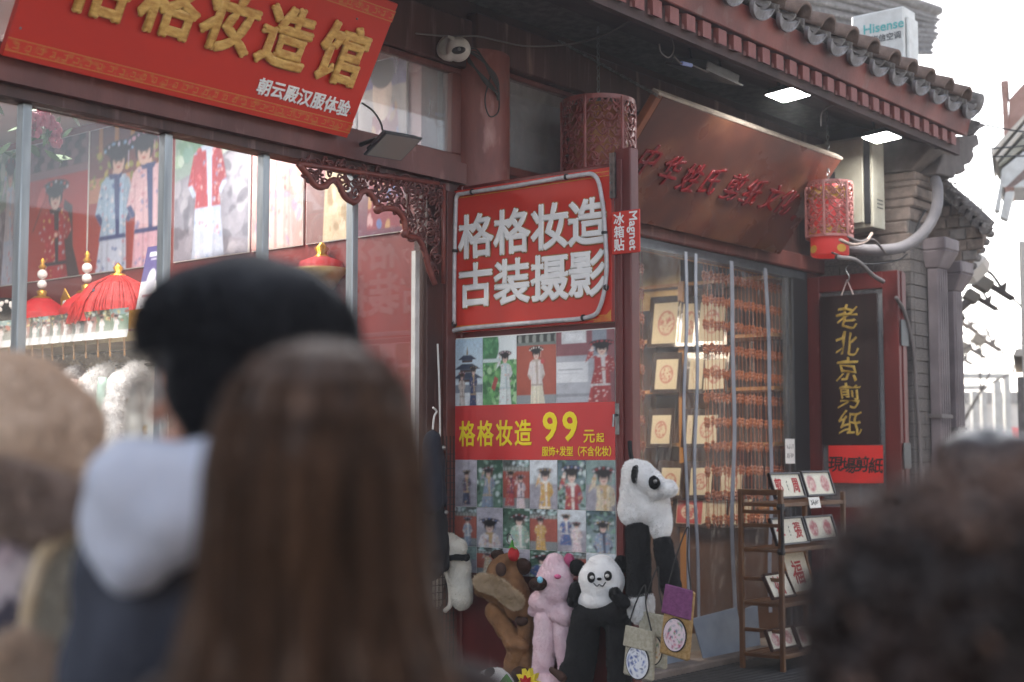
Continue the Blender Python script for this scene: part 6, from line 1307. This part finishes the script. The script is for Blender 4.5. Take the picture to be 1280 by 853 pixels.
plush(t, 'sleeve', [bc_(797, 662, 15, 799, 742, 16)], 'blackplush', 5000, .008); plush(t, 'sleeve', [bc_(829, 680, 12, 839, 736, 13, -.03)], 'blackplush', 4000, .008)
plush(t, 'paw', [bc_(801, 752, 16, 801, 764, 15)], 'whitefur', 5000, .014)
for n_, (px, py, w_, h_, o_) in (('ear', (796, 593, 9, 12, .07)), ('eye_patch', (818, 603, 8, 8.5, .10))): plush(t, n_, [('e', BP(px, py, o_), (.028, w_ * S_ * .9, h_ * S_))], 'blackplush', 1500, .006)
MB().ell(BP(819, 602, .135), .01, 10, 7).build('eye', mt['steel'], t, smooth=True); MB().tube(curve_pts([BP(790, 575, .0), BP(788, 566, .0), BP(787, 552, -.02)], 4), .012, 6).build('hanging_loop', mt['blackplush'], t)
def bag(px0, px1, pyt, pyb, tilt, mats, flap, disc, lab, off=0):
    a = BP((px0 + px1) / 2, pyb, off); w_ = (px1 - px0) * S_ * 1.05; h_ = (pyb - pyt) * S_; c_, s_ = math.cos(tilt), math.sin(tilt); F_ = Fr(a, (0, -c_, s_), (0, s_, c_)); F_ = Fr(a, (0, -c_, -s_), (-.05, -s_, c_))
    t = thing('straw_bag', lab, 'bag', tuple(a), 'small woven bags hanging under the panda scarf'); MB().prism(F_, [(-w_ / 2, 0), (w_ / 2, 0), (w_ * .46, h_), (-w_ * .46, h_)], -.03, 0).build('body', mt[mats], t, bevel=.008)
    MB().prism(F_, [(-w_ * .52, h_ * .6), (w_ * .5, h_ * .6), (w_ * .47, h_ * 1.03), (-w_ * .47, h_ * 1.03)], .001, .01).build('flap', mt[flap], t, bevel=.004)
    R0 = w_ * .40; MB().prism(F_, [(R0 * math.cos(k * PI / 12), h_ * .33 + R0 * 1.25 * math.sin(k * PI / 12)) for k in range(24)], .0, .004).build('disc_rim', mt['ink'], t)
    p = Pic(40, 50, disc[0], disc[0], 200 + px0); p.speck(p.mell(.5, .62, .44, .56), disc[1], 70, (.02, .06)); H_, W_ = p.H, p.W
    R1 = R0 * .93; rr = np.linspace(0, 1, 14); th = np.linspace(0, 2 * PI, 30, endpoint=False); co = []; cl = []
    for q_ in rr:
        for k in th:
            u, v = q_ * math.cos(k), q_ * math.sin(k); co.append(F_.p(u * R1, h_ * .33 + v * R1 * 1.25, .006)); cl.append(p.a[min(H_ - 1, int((.5 - v * .48) * H_)), min(W_ - 1, int((.5 + u * .48) * W_))])
    qd = np.array([(i * 30 + k, i * 30 + (k + 1) % 30, (i + 1) * 30 + (k + 1) % 30, (i + 1) * 30 + k) for i in range(13) for k in range(30)])
    link('disc', grid_mesh(np.array([tuple(x) for x in co]), qd, np.clip(np.array(cl), 0, 1)), mt['print'], t)
    MB().tube(curve_pts([F_.p(-w_ * .4, h_, 0), F_.p(-w_ * .2, h_ * 1.5, 0), F_.p(0, h_ * 1.9, -.02), F_.p(w_ * .15, h_ * 1.5, 0), F_.p(w_ * .4, h_, 0)], 6), .004, 5).build('strap', mt['cableb'], t)
bag(776, 816, 790, 848, .12, 'linen', 'linen', ('#e4e6ec', ['#2d4a96', '#3a5aa8', '#5a78b8', '#22386f']), 'grey linen bag with a blue and white porcelain disc', .05)
bag(796, 832, 772, 834, .1, 'linen', 'linen', ('#d8c8b0', ['#b0604a', '#5a7a5a', '#8a5a8a', '#c99a4a']), 'pale bag with a multicoloured flower disc between the other two', .02)
bag(822, 860, 742, 822, .16, 'straw', 'purple', ('#dcc9d0', ['#b04a6a', '#4a7a8a', '#8a3a6a', '#5a9a6a', '#c96a7a']), 'straw bag with purple flap and floral disc, highest of the bags', .08)
# lower row of toys and dark jackets behind
t = thing('small_panda_hat', 'white panda hat with black ear and green leaf at the bottom of the row', 'hat', tuple(HP(618, 850, .2))); plush(t, 'crown', [he(618, 856, 24, 20, .1, .2)], 'whitefur', 6000, .01); plush(t, 'ear', [he(612, 842, 5, 8, .03, .26)], 'blackplush'); MB().prism(Fr(HP(634, 850, .3), (0, -1, 0), (0, 0, 1)), [(-.05, -.02), (0, .03), (.06, -.03), (0, -.01)], 0, .01).build('leaf', mt['green'], t)
t = thing('star_toy', 'yellow and red spiky star toy beside the small panda hat', 'toy', tuple(HP(660, 850, .2))); F_ = Fr(HP(662, 856, .26), (0, -1, 0), (0, 0, 1)); MB().prism(F_, [((.085 if k % 2 else .05) * math.cos(k * PI / 11), (.085 if k % 2 else .05) * math.sin(k * PI / 11)) for k in range(22)], -.01, .02).build('star', mt['yel'], t); MB().prism(F_, [((.05 if k % 2 else .03) * math.cos(k * PI / 9), (.05 if k % 2 else .03) * math.sin(k * PI / 9)) for k in range(18)], .021, .035).build('centre', mt['hatred'], t)
t = thing('small_pink_hat', 'pink plush hat with brown ear in the lower row beside the star toy', 'hat', tuple(HP(682, 855, .2))); plush(t, 'crown', [he(682, 860, 22, 17, .09, .2)], 'pink', 4000, .008); plush(t, 'ear', [hc(690, 838, 5, 704, 848, 6, .24)], 'dkbrown')
for k, (px, py, lab) in enumerate(((541, 560, 'dark navy jacket hanging by the column, in front of the mesh panel'), (544, 640, 'dark grey jacket hanging below the navy one by the column'))):
    c = at(px, py, y=-.14); t = thing('hanging_jacket', lab, 'jacket', tuple(c)); o = link('body', blob([('c', c + Vector((0, 0, .05)), .05, c + Vector((-.02, 0, -.3)), .07), ('c', c + Vector((.04, -.0, 0)), .035, c + Vector((.07, -.01, -.3)), .035)], .015, 4, .03, .1), M('jacket cloth %d' % k, ['#20232f', '#1d1c20'][k], rough=.9), t)
    MB().tube(curve_pts([c + Vector((0, 0, .1)), c + Vector((.01, 0, .17)), c + Vector((.03, 0, .2)), c + Vector((0, 0, .22))], 4), .006, 5).build('hanger', mt['white'], t); MB().ell(c + Vector((-.01, -.09, .0)), .012, 8, 5).build('button', mt['steel'], t)
c = at(551, 545, y=-.09); q = MB(); F_ = FAC(-.09)
for k in range(9): q.tube([F_.p(c.x - .13 + k * .03, .3), F_.p(c.x - .13 + k * .03, c.z)], .003, 4)
for k in range(30): q.tube([F_.p(c.x - .14, .3 + k * .04), F_.p(c.x + .12, .3 + k * .04)], .003, 4)
tag(q.build('wire_grid_panel', mt['black']), 'black wire grid panel beside the column that carries the jackets', 'panel')
tag(MB().tube(curve_pts([at(547, 430, y=-.06), at(549, 480, y=-.06), at(550, 540, y=-.06), at(548, 560, y=-.06)], 6), .006, 6).build('hanging_cable', mt['white']), 'thin white cord hanging down beside the dark red window post', 'cord')

# ================================================================== people in the foreground
def basis(right, fwd):      # direction from amounts of camera right / camera forward on the ground
    v = (Vector((RT.x, RT.y, 0)) * right + FWH * fwd).normalized(); return v
def body_shapes(C, f, hf, H, w=1.0):
    """C: ground point under the head; f: chest direction; hf: face direction; H: standing height"""
    s = H / 1.7; r = Vector((f.y, -f.x, 0)); hr = Vector((hf.y, -hf.x, 0)); Z = Vector((0, 0, 1)); P_ = lambda a, b, c: C + r * a * s * w + f * b * s + Z * c * s
    Hd = lambda a, b, c: C + hr * a * s + hf * b * s + Z * c * s
    sh = [('e', Hd(0, -.012, 1.60), (.084 * s,) * 3), ('e', Hd(0, -.03, 1.605), (.082 * s,) * 3), ('e', Hd(0, .03, 1.585), (.07 * s,) * 3), ('e', Hd(0, .025, 1.53), (.058 * s,) * 3), ('e', Hd(0, .05, 1.49), (.034 * s,) * 3),
          ('c', Hd(0, .094, 1.575), .008 * s, Hd(0, .112, 1.542), .013 * s), ('e', Hd(0, .088, 1.512), (.020 * s, .020 * s, .010 * s)), ('e', Hd(0, .086, 1.502), (.018 * s, .018 * s, .009 * s)),
          ('e', Hd(.083, -.005, 1.56), (.016 * s, .016 * s, .03 * s)), ('e', Hd(-.083, -.005, 1.56), (.016 * s, .016 * s, .03 * s)), ('c', Hd(.045, .072, 1.595), .012 * s, Hd(-.045, .072, 1.595), .012 * s),
          ('c', Hd(0, -.01, 1.52), .052 * s, P_(0, -.01, 1.38), .056 * s), ('c', P_(-.15, 0, 1.37), .055 * s, P_(.15, 0, 1.37), .055 * s), ('c', P_(-.08, 0, 1.3), .105 * s, P_(.08, 0, 1.3), .105 * s), ('c', P_(-.06, .01, 1.2), .11 * s, P_(.06, .01, 1.05), .105 * s), ('c', P_(.06, .01, 1.2), .11 * s, P_(-.06, .01, 1.05), .105 * s), ('c', P_(-.07, 0, .95), .105 * s, P_(.07, 0, .95), .105 * s)]
    for g in (-1, 1):
        sh += [('c', P_(g * .17, 0, 1.36), .05 * s, P_(g * .22, -.02, 1.08), .042 * s), ('c', P_(g * .22, -.02, 1.08), .04 * s, P_(g * .235, .06, .85), .028 * s), ('c', P_(g * .09, 0, .93), .085 * s, P_(g * .095, .01, .5), .055 * s), ('c', P_(g * .095, .01, .5), .054 * s, P_(g * .095, -.01, .1), .036 * s), ('c', P_(g * .095, -.02, .05), .036 * s, P_(g * .1, .13, .035), .03 * s)]
        h0 = P_(g * .237, .07, .83); sh += [('c', h0, .026 * s, P_(g * .238, .085, .775), .03 * s)]
        for k in range(4): a = P_(g * .238, .06 + .018 * k, .76); b = a + Vector((0, 0, -.04 * s)) + f * .004; sh += [('c', a, .009 * s, b, .008 * s), ('c', b, .008 * s, b + Vector((0, 0, -(.028 + .006 * (k in (1, 2))) * s)) - r * g * .012, .007 * s)]
        sh += [('c', P_(g * .236, .1, .80), .010 * s, P_(g * .225, .128, .765), .009 * s), ('c', P_(g * .225, .128, .765), .009 * s, P_(g * .22, .135, .735), .008 * s)]
    return sh, P_, Hd, s
def person(C, f, hf, H, label, top, w=1.0, sleeves=True):
    t = thing('person', label, 'person', (C.x, C.y, 0)); sh, P_, Hd, s = body_shapes(Vector((C.x, C.y, 0)), f, hf, H, w)
    link('body', blob(sh, .0085, 3), mt['skin'], t)
    js = [('c', P_(-.155, 0, 1.36), .07 * s, P_(.155, 0, 1.36), .07 * s), ('c', P_(-.08, 0, 1.28), .13 * s, P_(.08, 0, 1.28), .13 * s), ('c', P_(-.08, 0, 1.1), .135 * s, P_(.08, 0, 1.1), .135 * s), ('c', P_(-.08, 0, .9), .135 * s, P_(.08, 0, .9), .135 * s), ('c', P_(0, -.015, 1.42), .075 * s, P_(0, 0, 1.36), .09 * s)]
    for g in (-1, 1): js += [('c', P_(g * .18, 0, 1.35), .072 * s, P_(g * .225, -.02, 1.08), .06 * s), ('c', P_(g * .225, -.02, 1.08), .058 * s, P_(g * .237, .055, .86), .045 * s)]
    link('jacket', blob(js, .014, 6, .03, .12), mt[top], t)
    ts = []
    for g in (-1, 1): ts += [('c', P_(g * .09, 0, .9), .105 * s, P_(g * .098, .01, .5), .075 * s), ('c', P_(g * .098, .01, .5), .073 * s, P_(g * .098, -.005, .11), .06 * s)]
    link('trousers', blob(ts, .014, 4), mt['trouser'], t)
    for g in (-1, 1): link('shoe', blob([('c', P_(g * .098, -.03, .05), .05 * s, P_(g * .105, .14, .04), .042 * s)], .012, 2), mt['shoe'], t)
    q = MB()
    for g in (-1, 1): MB().ell(Hd(g * .032, .079, 1.572), .0125 * s, 12, 8).build('eye', mt['white'], t, smooth=True); q.ell(Hd(g * .033, .089, 1.572), .006 * s, 8, 6)
    q.build('iris', mt['ink'], t, smooth=True)
    MB().ell(Hd(0, .101, 1.506), (.019 * s, .012 * s, .008 * s), 12, 7).build('lips', mt['lips'], t, smooth=True)
    return t, P_, Hd, s
GP = lambda px, d: Vector((CAM.x, CAM.y, 0)) + FWH * d + Vector((RT.x, RT.y, 0)) * ((px - 640) / FPX * d)
# man with thick black hair, looking left
C1 = GP(290, 1.8); hf1 = basis(-.93, .30)
t, P_, Hd, s = person(C1, basis(-.2, .98), hf1, 1.655, 'person with thick black hair, glasses and pale hood over a slate jacket, looking left', 'jacket', .70)
me = blob([('e', Hd(0, -.055, 1.635), (.112, .112, .108)), ('e', Hd(0, -.02, 1.65), (.108, .108, .104)), ('e', Hd(0, .02, 1.66), (.105, .105, .084)), ('e', Hd(0, .068, 1.645), (.062, .062, .05)), ('e', Hd(0, .055, 1.612), (.056, .056, .045)), ('e', Hd(0, -.085, 1.575), (.096, .096, .10)), ('e', Hd(-.05, .012, 1.59), (.055, .055, .075)), ('e', Hd(.05, .012, 1.59), (.055, .055, .075)), ('e', Hd(-.052, -.02, 1.545), (.05, .05, .05)), ('e', Hd(.052, -.02, 1.545), (.05, .05, .05)), ('e', Hd(0, -.09, 1.52), (.075, .075, .07))], .012, 6, .006, .05)
o = link('hair', me, mt['hairblk'], t); hc_ = np.array(Hd(0, 0, 0)); hfv = np.array(hf1)
tag(link('strands', fur(me, 16000, .022, .0016, 1.6, .35, keep=lambda p: ((p - hc_) @ hfv < .03) | (p[:, 2] > 1.63 * s)), mt['hairblk'], o), kind='stuff')
q = MB()
for g in (-1, 1): F_ = Fr(Hd(g * .036, .112, 1.568), Vector((hf1.y, -hf1.x, 0)), (0, 0, 1)); q.tube([F_.p(.027 * math.cos(k * PI / 9), .022 * math.sin(k * PI / 9)) for k in range(18)], .0018, 6, closed=True); q.tube([Hd(g * .062, .11, 1.575), Hd(g * .085, .0, 1.57)], .0016, 5)
q.tube([Hd(-.01, .113, 1.572), Hd(.01, .113, 1.572)], .0016, 5); gf = q.build('glasses', mt['steel'], t); q = MB()
for g in (-1, 1): F_ = Fr(Hd(g * .036, .112, 1.568), Vector((hf1.y, -hf1.x, 0)), (0, 0, 1)); q.prism(F_, [(.026 * math.cos(k * PI / 9), .021 * math.sin(k * PI / 9)) for k in range(18)], 0, .001)
q.build('lens', mt['glass'], gf)
hd = lambda px, py, d, r_, rz=None: ('e', at(px, py, d=d), (r_, r_, rz or r_))
me = blob([hd(180, 618, 1.66, .068, .07), hd(150, 650, 1.66, .05, .07), hd(215, 605, 1.66, .06, .055), hd(280, 610, 1.68, .08, .065), hd(370, 620, 1.7, .08, .07), hd(165, 690, 1.64, .048, .05), hd(215, 650, 1.64, .06, .05), hd(290, 650, 1.66, .07, .05), hd(440, 640, 1.72, .06, .07), hd(145, 605, 1.68, .035, .045)], .012, 8, .02, .09)
link('hood', me, mt['hood'], t)
for k, px in enumerate((150, 175, 200, 225)): pass
# woman with long straight brown hair, seen from behind
C2 = GP(405, 1.40); t, P_, Hd, s = person(C2, basis(.1, 1), basis(.12, 1), 1.50, 'person with long straight brown hair, seen from behind', 'coatknit', .86)
f2 = basis(.1, 1); r2_ = Vector((f2.y, -f2.x, 0)); q = MB(); nA = 72; lev = [(1.564, .001, .001, -.01), (1.562, .022, .022, -.01), (1.556, .044, .045, -.012), (1.543, .066, .070, -.018), (1.520, .084, .092, -.022), (1.485, .096, .108, -.026), (1.44, .103, .117, -.03), (1.39, .106, .118, -.03), (1.34, .112, .112, -.03), (1.28, .126, .105, -.035), (1.22, .148, .10, -.045), (1.14, .168, .10, -.05), (1.02, .17, .09, -.05), (.92, .13, .06, -.05)]
rg = np.random.default_rng(5); ph = rg.uniform(-1, 1, nA); vs = []
for i, (z, a_, b_, off) in enumerate(lev):
    for k in range(nA):
        an = 2 * PI * k / nA; g_ = 1 + (.018 * ph[k] + .012 * math.sin(an * 13 + i * .3)) * min(1, i / 4)
        vs.append(Vector((C2.x, C2.y, 0)) + r2_ * (a_ * math.cos(an) * g_) + f2 * ((b_ * math.sin(an) * g_ if (math.sin(an) < 0 or i < 6) else b_ * math.sin(an) * max(0, .55 - (i - 5) * .12)) + off) + Vector((0, 0, z)))
q.add(vs, [(i * nA + k, i * nA + (k + 1) % nA, (i + 1) * nA + (k + 1) % nA, (i + 1) * nA + k) for i in range(len(lev) - 1) for k in range(nA)])
hr_ = q.build('hair', mt['hairbrn'], t, smooth=True); sm = hr_.modifiers.new('s', 'SUBSURF'); sm.levels = 1; sm.render_levels = 1
q = MB()
for k in range(760):
    an = rg.uniform(PI * .95, 2.05 * PI); pts_ = []; j0 = 1 if rg.random() < .6 else int(rg.integers(1, 9)); gg = rg.uniform(.985, 1.025); dr_ = rg.normal() * .02
    for i in range(j0, len(lev)):
        z, a_, b_, off = lev[i]; an2 = an + dr_ * (i - j0); pts_.append(Vector((C2.x, C2.y, 0)) + r2_ * (a_ * math.cos(an2) * gg) + f2 * (b_ * math.sin(an2) * gg + off) + Vector((0, 0, z - rg.uniform(0, .02))))
    q.tube(pts_, [.0004, .0014] + [.0022] * (len(pts_) - 3) + [.0006], 3)
tag(q.build('strands', mt['hairbrn'], hr_), kind='stuff')
# person in a beige plush trapper hat at the left edge
C3 = GP(22, 2.15); hf3 = basis(-.75, .66); t, P_, Hd, s = person(C3, basis(-.3, .95), hf3, 1.53, 'person in a beige plush hat with fur trim and a patterned jacket', 'coatbrn')
ce = lambda px, py, d, r_, rz=None: ('e', at(px, py, d=d), (r_, r_, rz or r_))
me = blob([ce(22, 555, 2.12, .125, .12), ce(20, 520, 2.12, .10, .09), ce(50, 585, 2.1, .085, .09), ce(5, 590, 2.1, .1, .08), ce(-5, 480, 2.14, .05, .05)], .014, 4, .02, .08)
o = link('hat', me, mt['fawn'], t); tag(link('fur', fur(me, 26000, .012, .0013, .1, .8), mt['fawn'], o), kind='stuff')
tm = blob([('c', at(-60, 612, d=2.02), .045, at(0, 618, d=1.99), .047), ('c', at(0, 618, d=1.99), .047, at(60, 634, d=2.0), .045), ('c', at(60, 634, d=2.0), .043, at(108, 648, d=2.05), .03)], .012, 3, .02, .05); o = link('hat_trim', tm, mt['fawntrim'], t); tag(link('fur', fur(tm, 14000, .022, .0013, .3, .9), mt['fawntrim'], o), kind='stuff')
MB().tube(curve_pts([at(90, 660, d=2.0), at(58, 690, d=1.98), at(40, 740, d=1.97), at(32, 800, d=1.97)], 6), .013, 8).build('hat_tie', mt['tanfur'], t, smooth=True)
pm = blob([ce(30, 832, 1.97, .042)], .012, 1); o = link('pompom', pm, mt['fawn'], t); tag(link('fur', fur(pm, 7000, .03, .0014, .1, 1.), mt['fawn'], o), kind='stuff')
wm = blob([ce(92, 712, 2.02, .045, .05), ce(85, 770, 2.02, .05, .06), ce(80, 835, 2.02, .05, .06), ce(100, 745, 2.03, .04, .05)], .014, 2, .02, .05); o = link('fur_collar', wm, mt['creamfur'], t); tag(link('fur', fur(wm, 14000, .035, .0014, .5, .9), mt['creamfur'], o), kind='stuff')
pj = blob([ce(20, 700, 2.06, .085, .08), ce(-10, 760, 2.05, .1, .1), ce(25, 790, 2.05, .09, .1), ce(0, 860, 2.05, .12, .12), ce(-40, 700, 2.08, .08, .08)], .012, 4, .02, .06); o = link('patterned_wrap', pj, mt['cloth_attr'], t)
def pat(a):
    r_ = np.random.default_rng(3); base = np.tile(np.array(lin('#8d8088')), (len(a), 1))
    for _ in range(200): p0 = a[r_.integers(len(a))]; base[np.linalg.norm(a - p0, axis=1) < r_.uniform(.012, .04)] = np.array(lin(['#a8989e', '#5a5560', '#b8a4a8', '#6d6470', '#c9bcc0', '#4a4650'][r_.integers(6)]))
    return base
vert_color(o, pat)
# curly haired person very near at the right, and the one behind
C4 = GP(1215, 1.22); t, P_, Hd, s = person(C4, basis(-.3, 1), basis(-.3, 1), 1.40, 'person with a big head of dark curly hair very near at the right edge', 'coatdark')
ms = [ce(1251, 813, 1.2, .115, .12), ce(1156, 808, 1.2, .065, .09), ce(1191, 733, 1.2, .06, .05), ce(1281, 738, 1.2, .065, .06), ce(1111, 818, 1.22, .035, .06), ce(1146, 718, 1.22, .03, .03), ce(1251, 703, 1.22, .045, .045)]
me = blob(ms, .014, 3, .03, .05); o = link('hair', me, mt['haircurl'], t)
ct = MB(); ct2 = MB(); me.calc_loop_triangles(); vv = [v for v in me.vertices]; r = random.Random(9)
for k in range(3000):
    v = vv[r.randrange(len(vv))]; n_ = Vector(v.normal); p_ = Vector(v.co) + n_ * r.uniform(-.004, .02); a_ = (n_ + Vector((r.gauss(0, .6), r.gauss(0, .6), r.gauss(0, .6)))).normalized(); e1 = a_.orthogonal().normalized(); e2 = a_.cross(e1); R_ = r.uniform(.005, .011); pit = r.uniform(.002, .005)
    (ct2 if (p_.z > 1.368 + .03 * r.random() or r.random() < .04) else ct).tube([p_ + e1 * R_ * math.cos(i * .9) + e2 * R_ * math.sin(i * .9) + a_ * pit * i for i in range(11)], [.0035] * 10 + [.001], 4)
tag(link('frizz', fur(me, 26000, .035, .0009, .2, 1.6), M('frizzy hair', '#33231f', '#5a3e35', 12, .6), o), kind='stuff'); tag(link('brown_frizz', fur(me, 22000, .045, .001, .0, 1.6, keep=lambda p: p[:, 2] > 1.36), M('brown frizz', '#7f6558', '#5c483f', 9, .5), o), kind='stuff')
tag(ct.build('curls', mt['haircurl'], o, smooth=True), kind='stuff'); tag(ct2.build('brown_curls', M('brown tipped curls', '#7a6054', '#52403a', 9, .5), o, smooth=True), kind='stuff')
C5 = GP(1232, 2.3); t, P_, Hd, s = person(C5, basis(.1, -1), basis(-.2, -1), 1.49, 'person with smooth dark hair behind the curly haired one, facing the camera', 'coatdark')
me = blob([('e', Hd(0, -.03, 1.625), (.088, .088, .075)), ('e', Hd(0, -.05, 1.58), (.088, .088, .1)), ('e', Hd(.045, .03, 1.65), (.05, .05, .04)), ('e', Hd(-.045, .03, 1.65), (.05, .05, .04)), ('e', Hd(.078, -.01, 1.56), (.022, .04, .07)), ('e', Hd(-.078, -.01, 1.56), (.022, .04, .07))], .01, 4)
link('hair', me, mt['haircurl'], t)

# ================================================================== the hazy air
hz = MB().box(-155, 305, -155, 305, -1, 9).build('haze', None); tag(hz, kind='stuff')
hm = bpy.data.materials.new('haze'); hm.use_nodes = True; hm.node_tree.nodes.clear()
ho = hm.node_tree.nodes.new('ShaderNodeOutputMaterial'); hv = hm.node_tree.nodes.new('ShaderNodeVolumePrincipled')
hv.inputs['Density'].default_value = .0045; hv.inputs['Color'].default_value = (.92, .91, .92, 1); hv.inputs['Anisotropy'].default_value = .35
hm.node_tree.links.new(hv.outputs[0], ho.inputs['Volume']); hz.data.materials.append(hm)
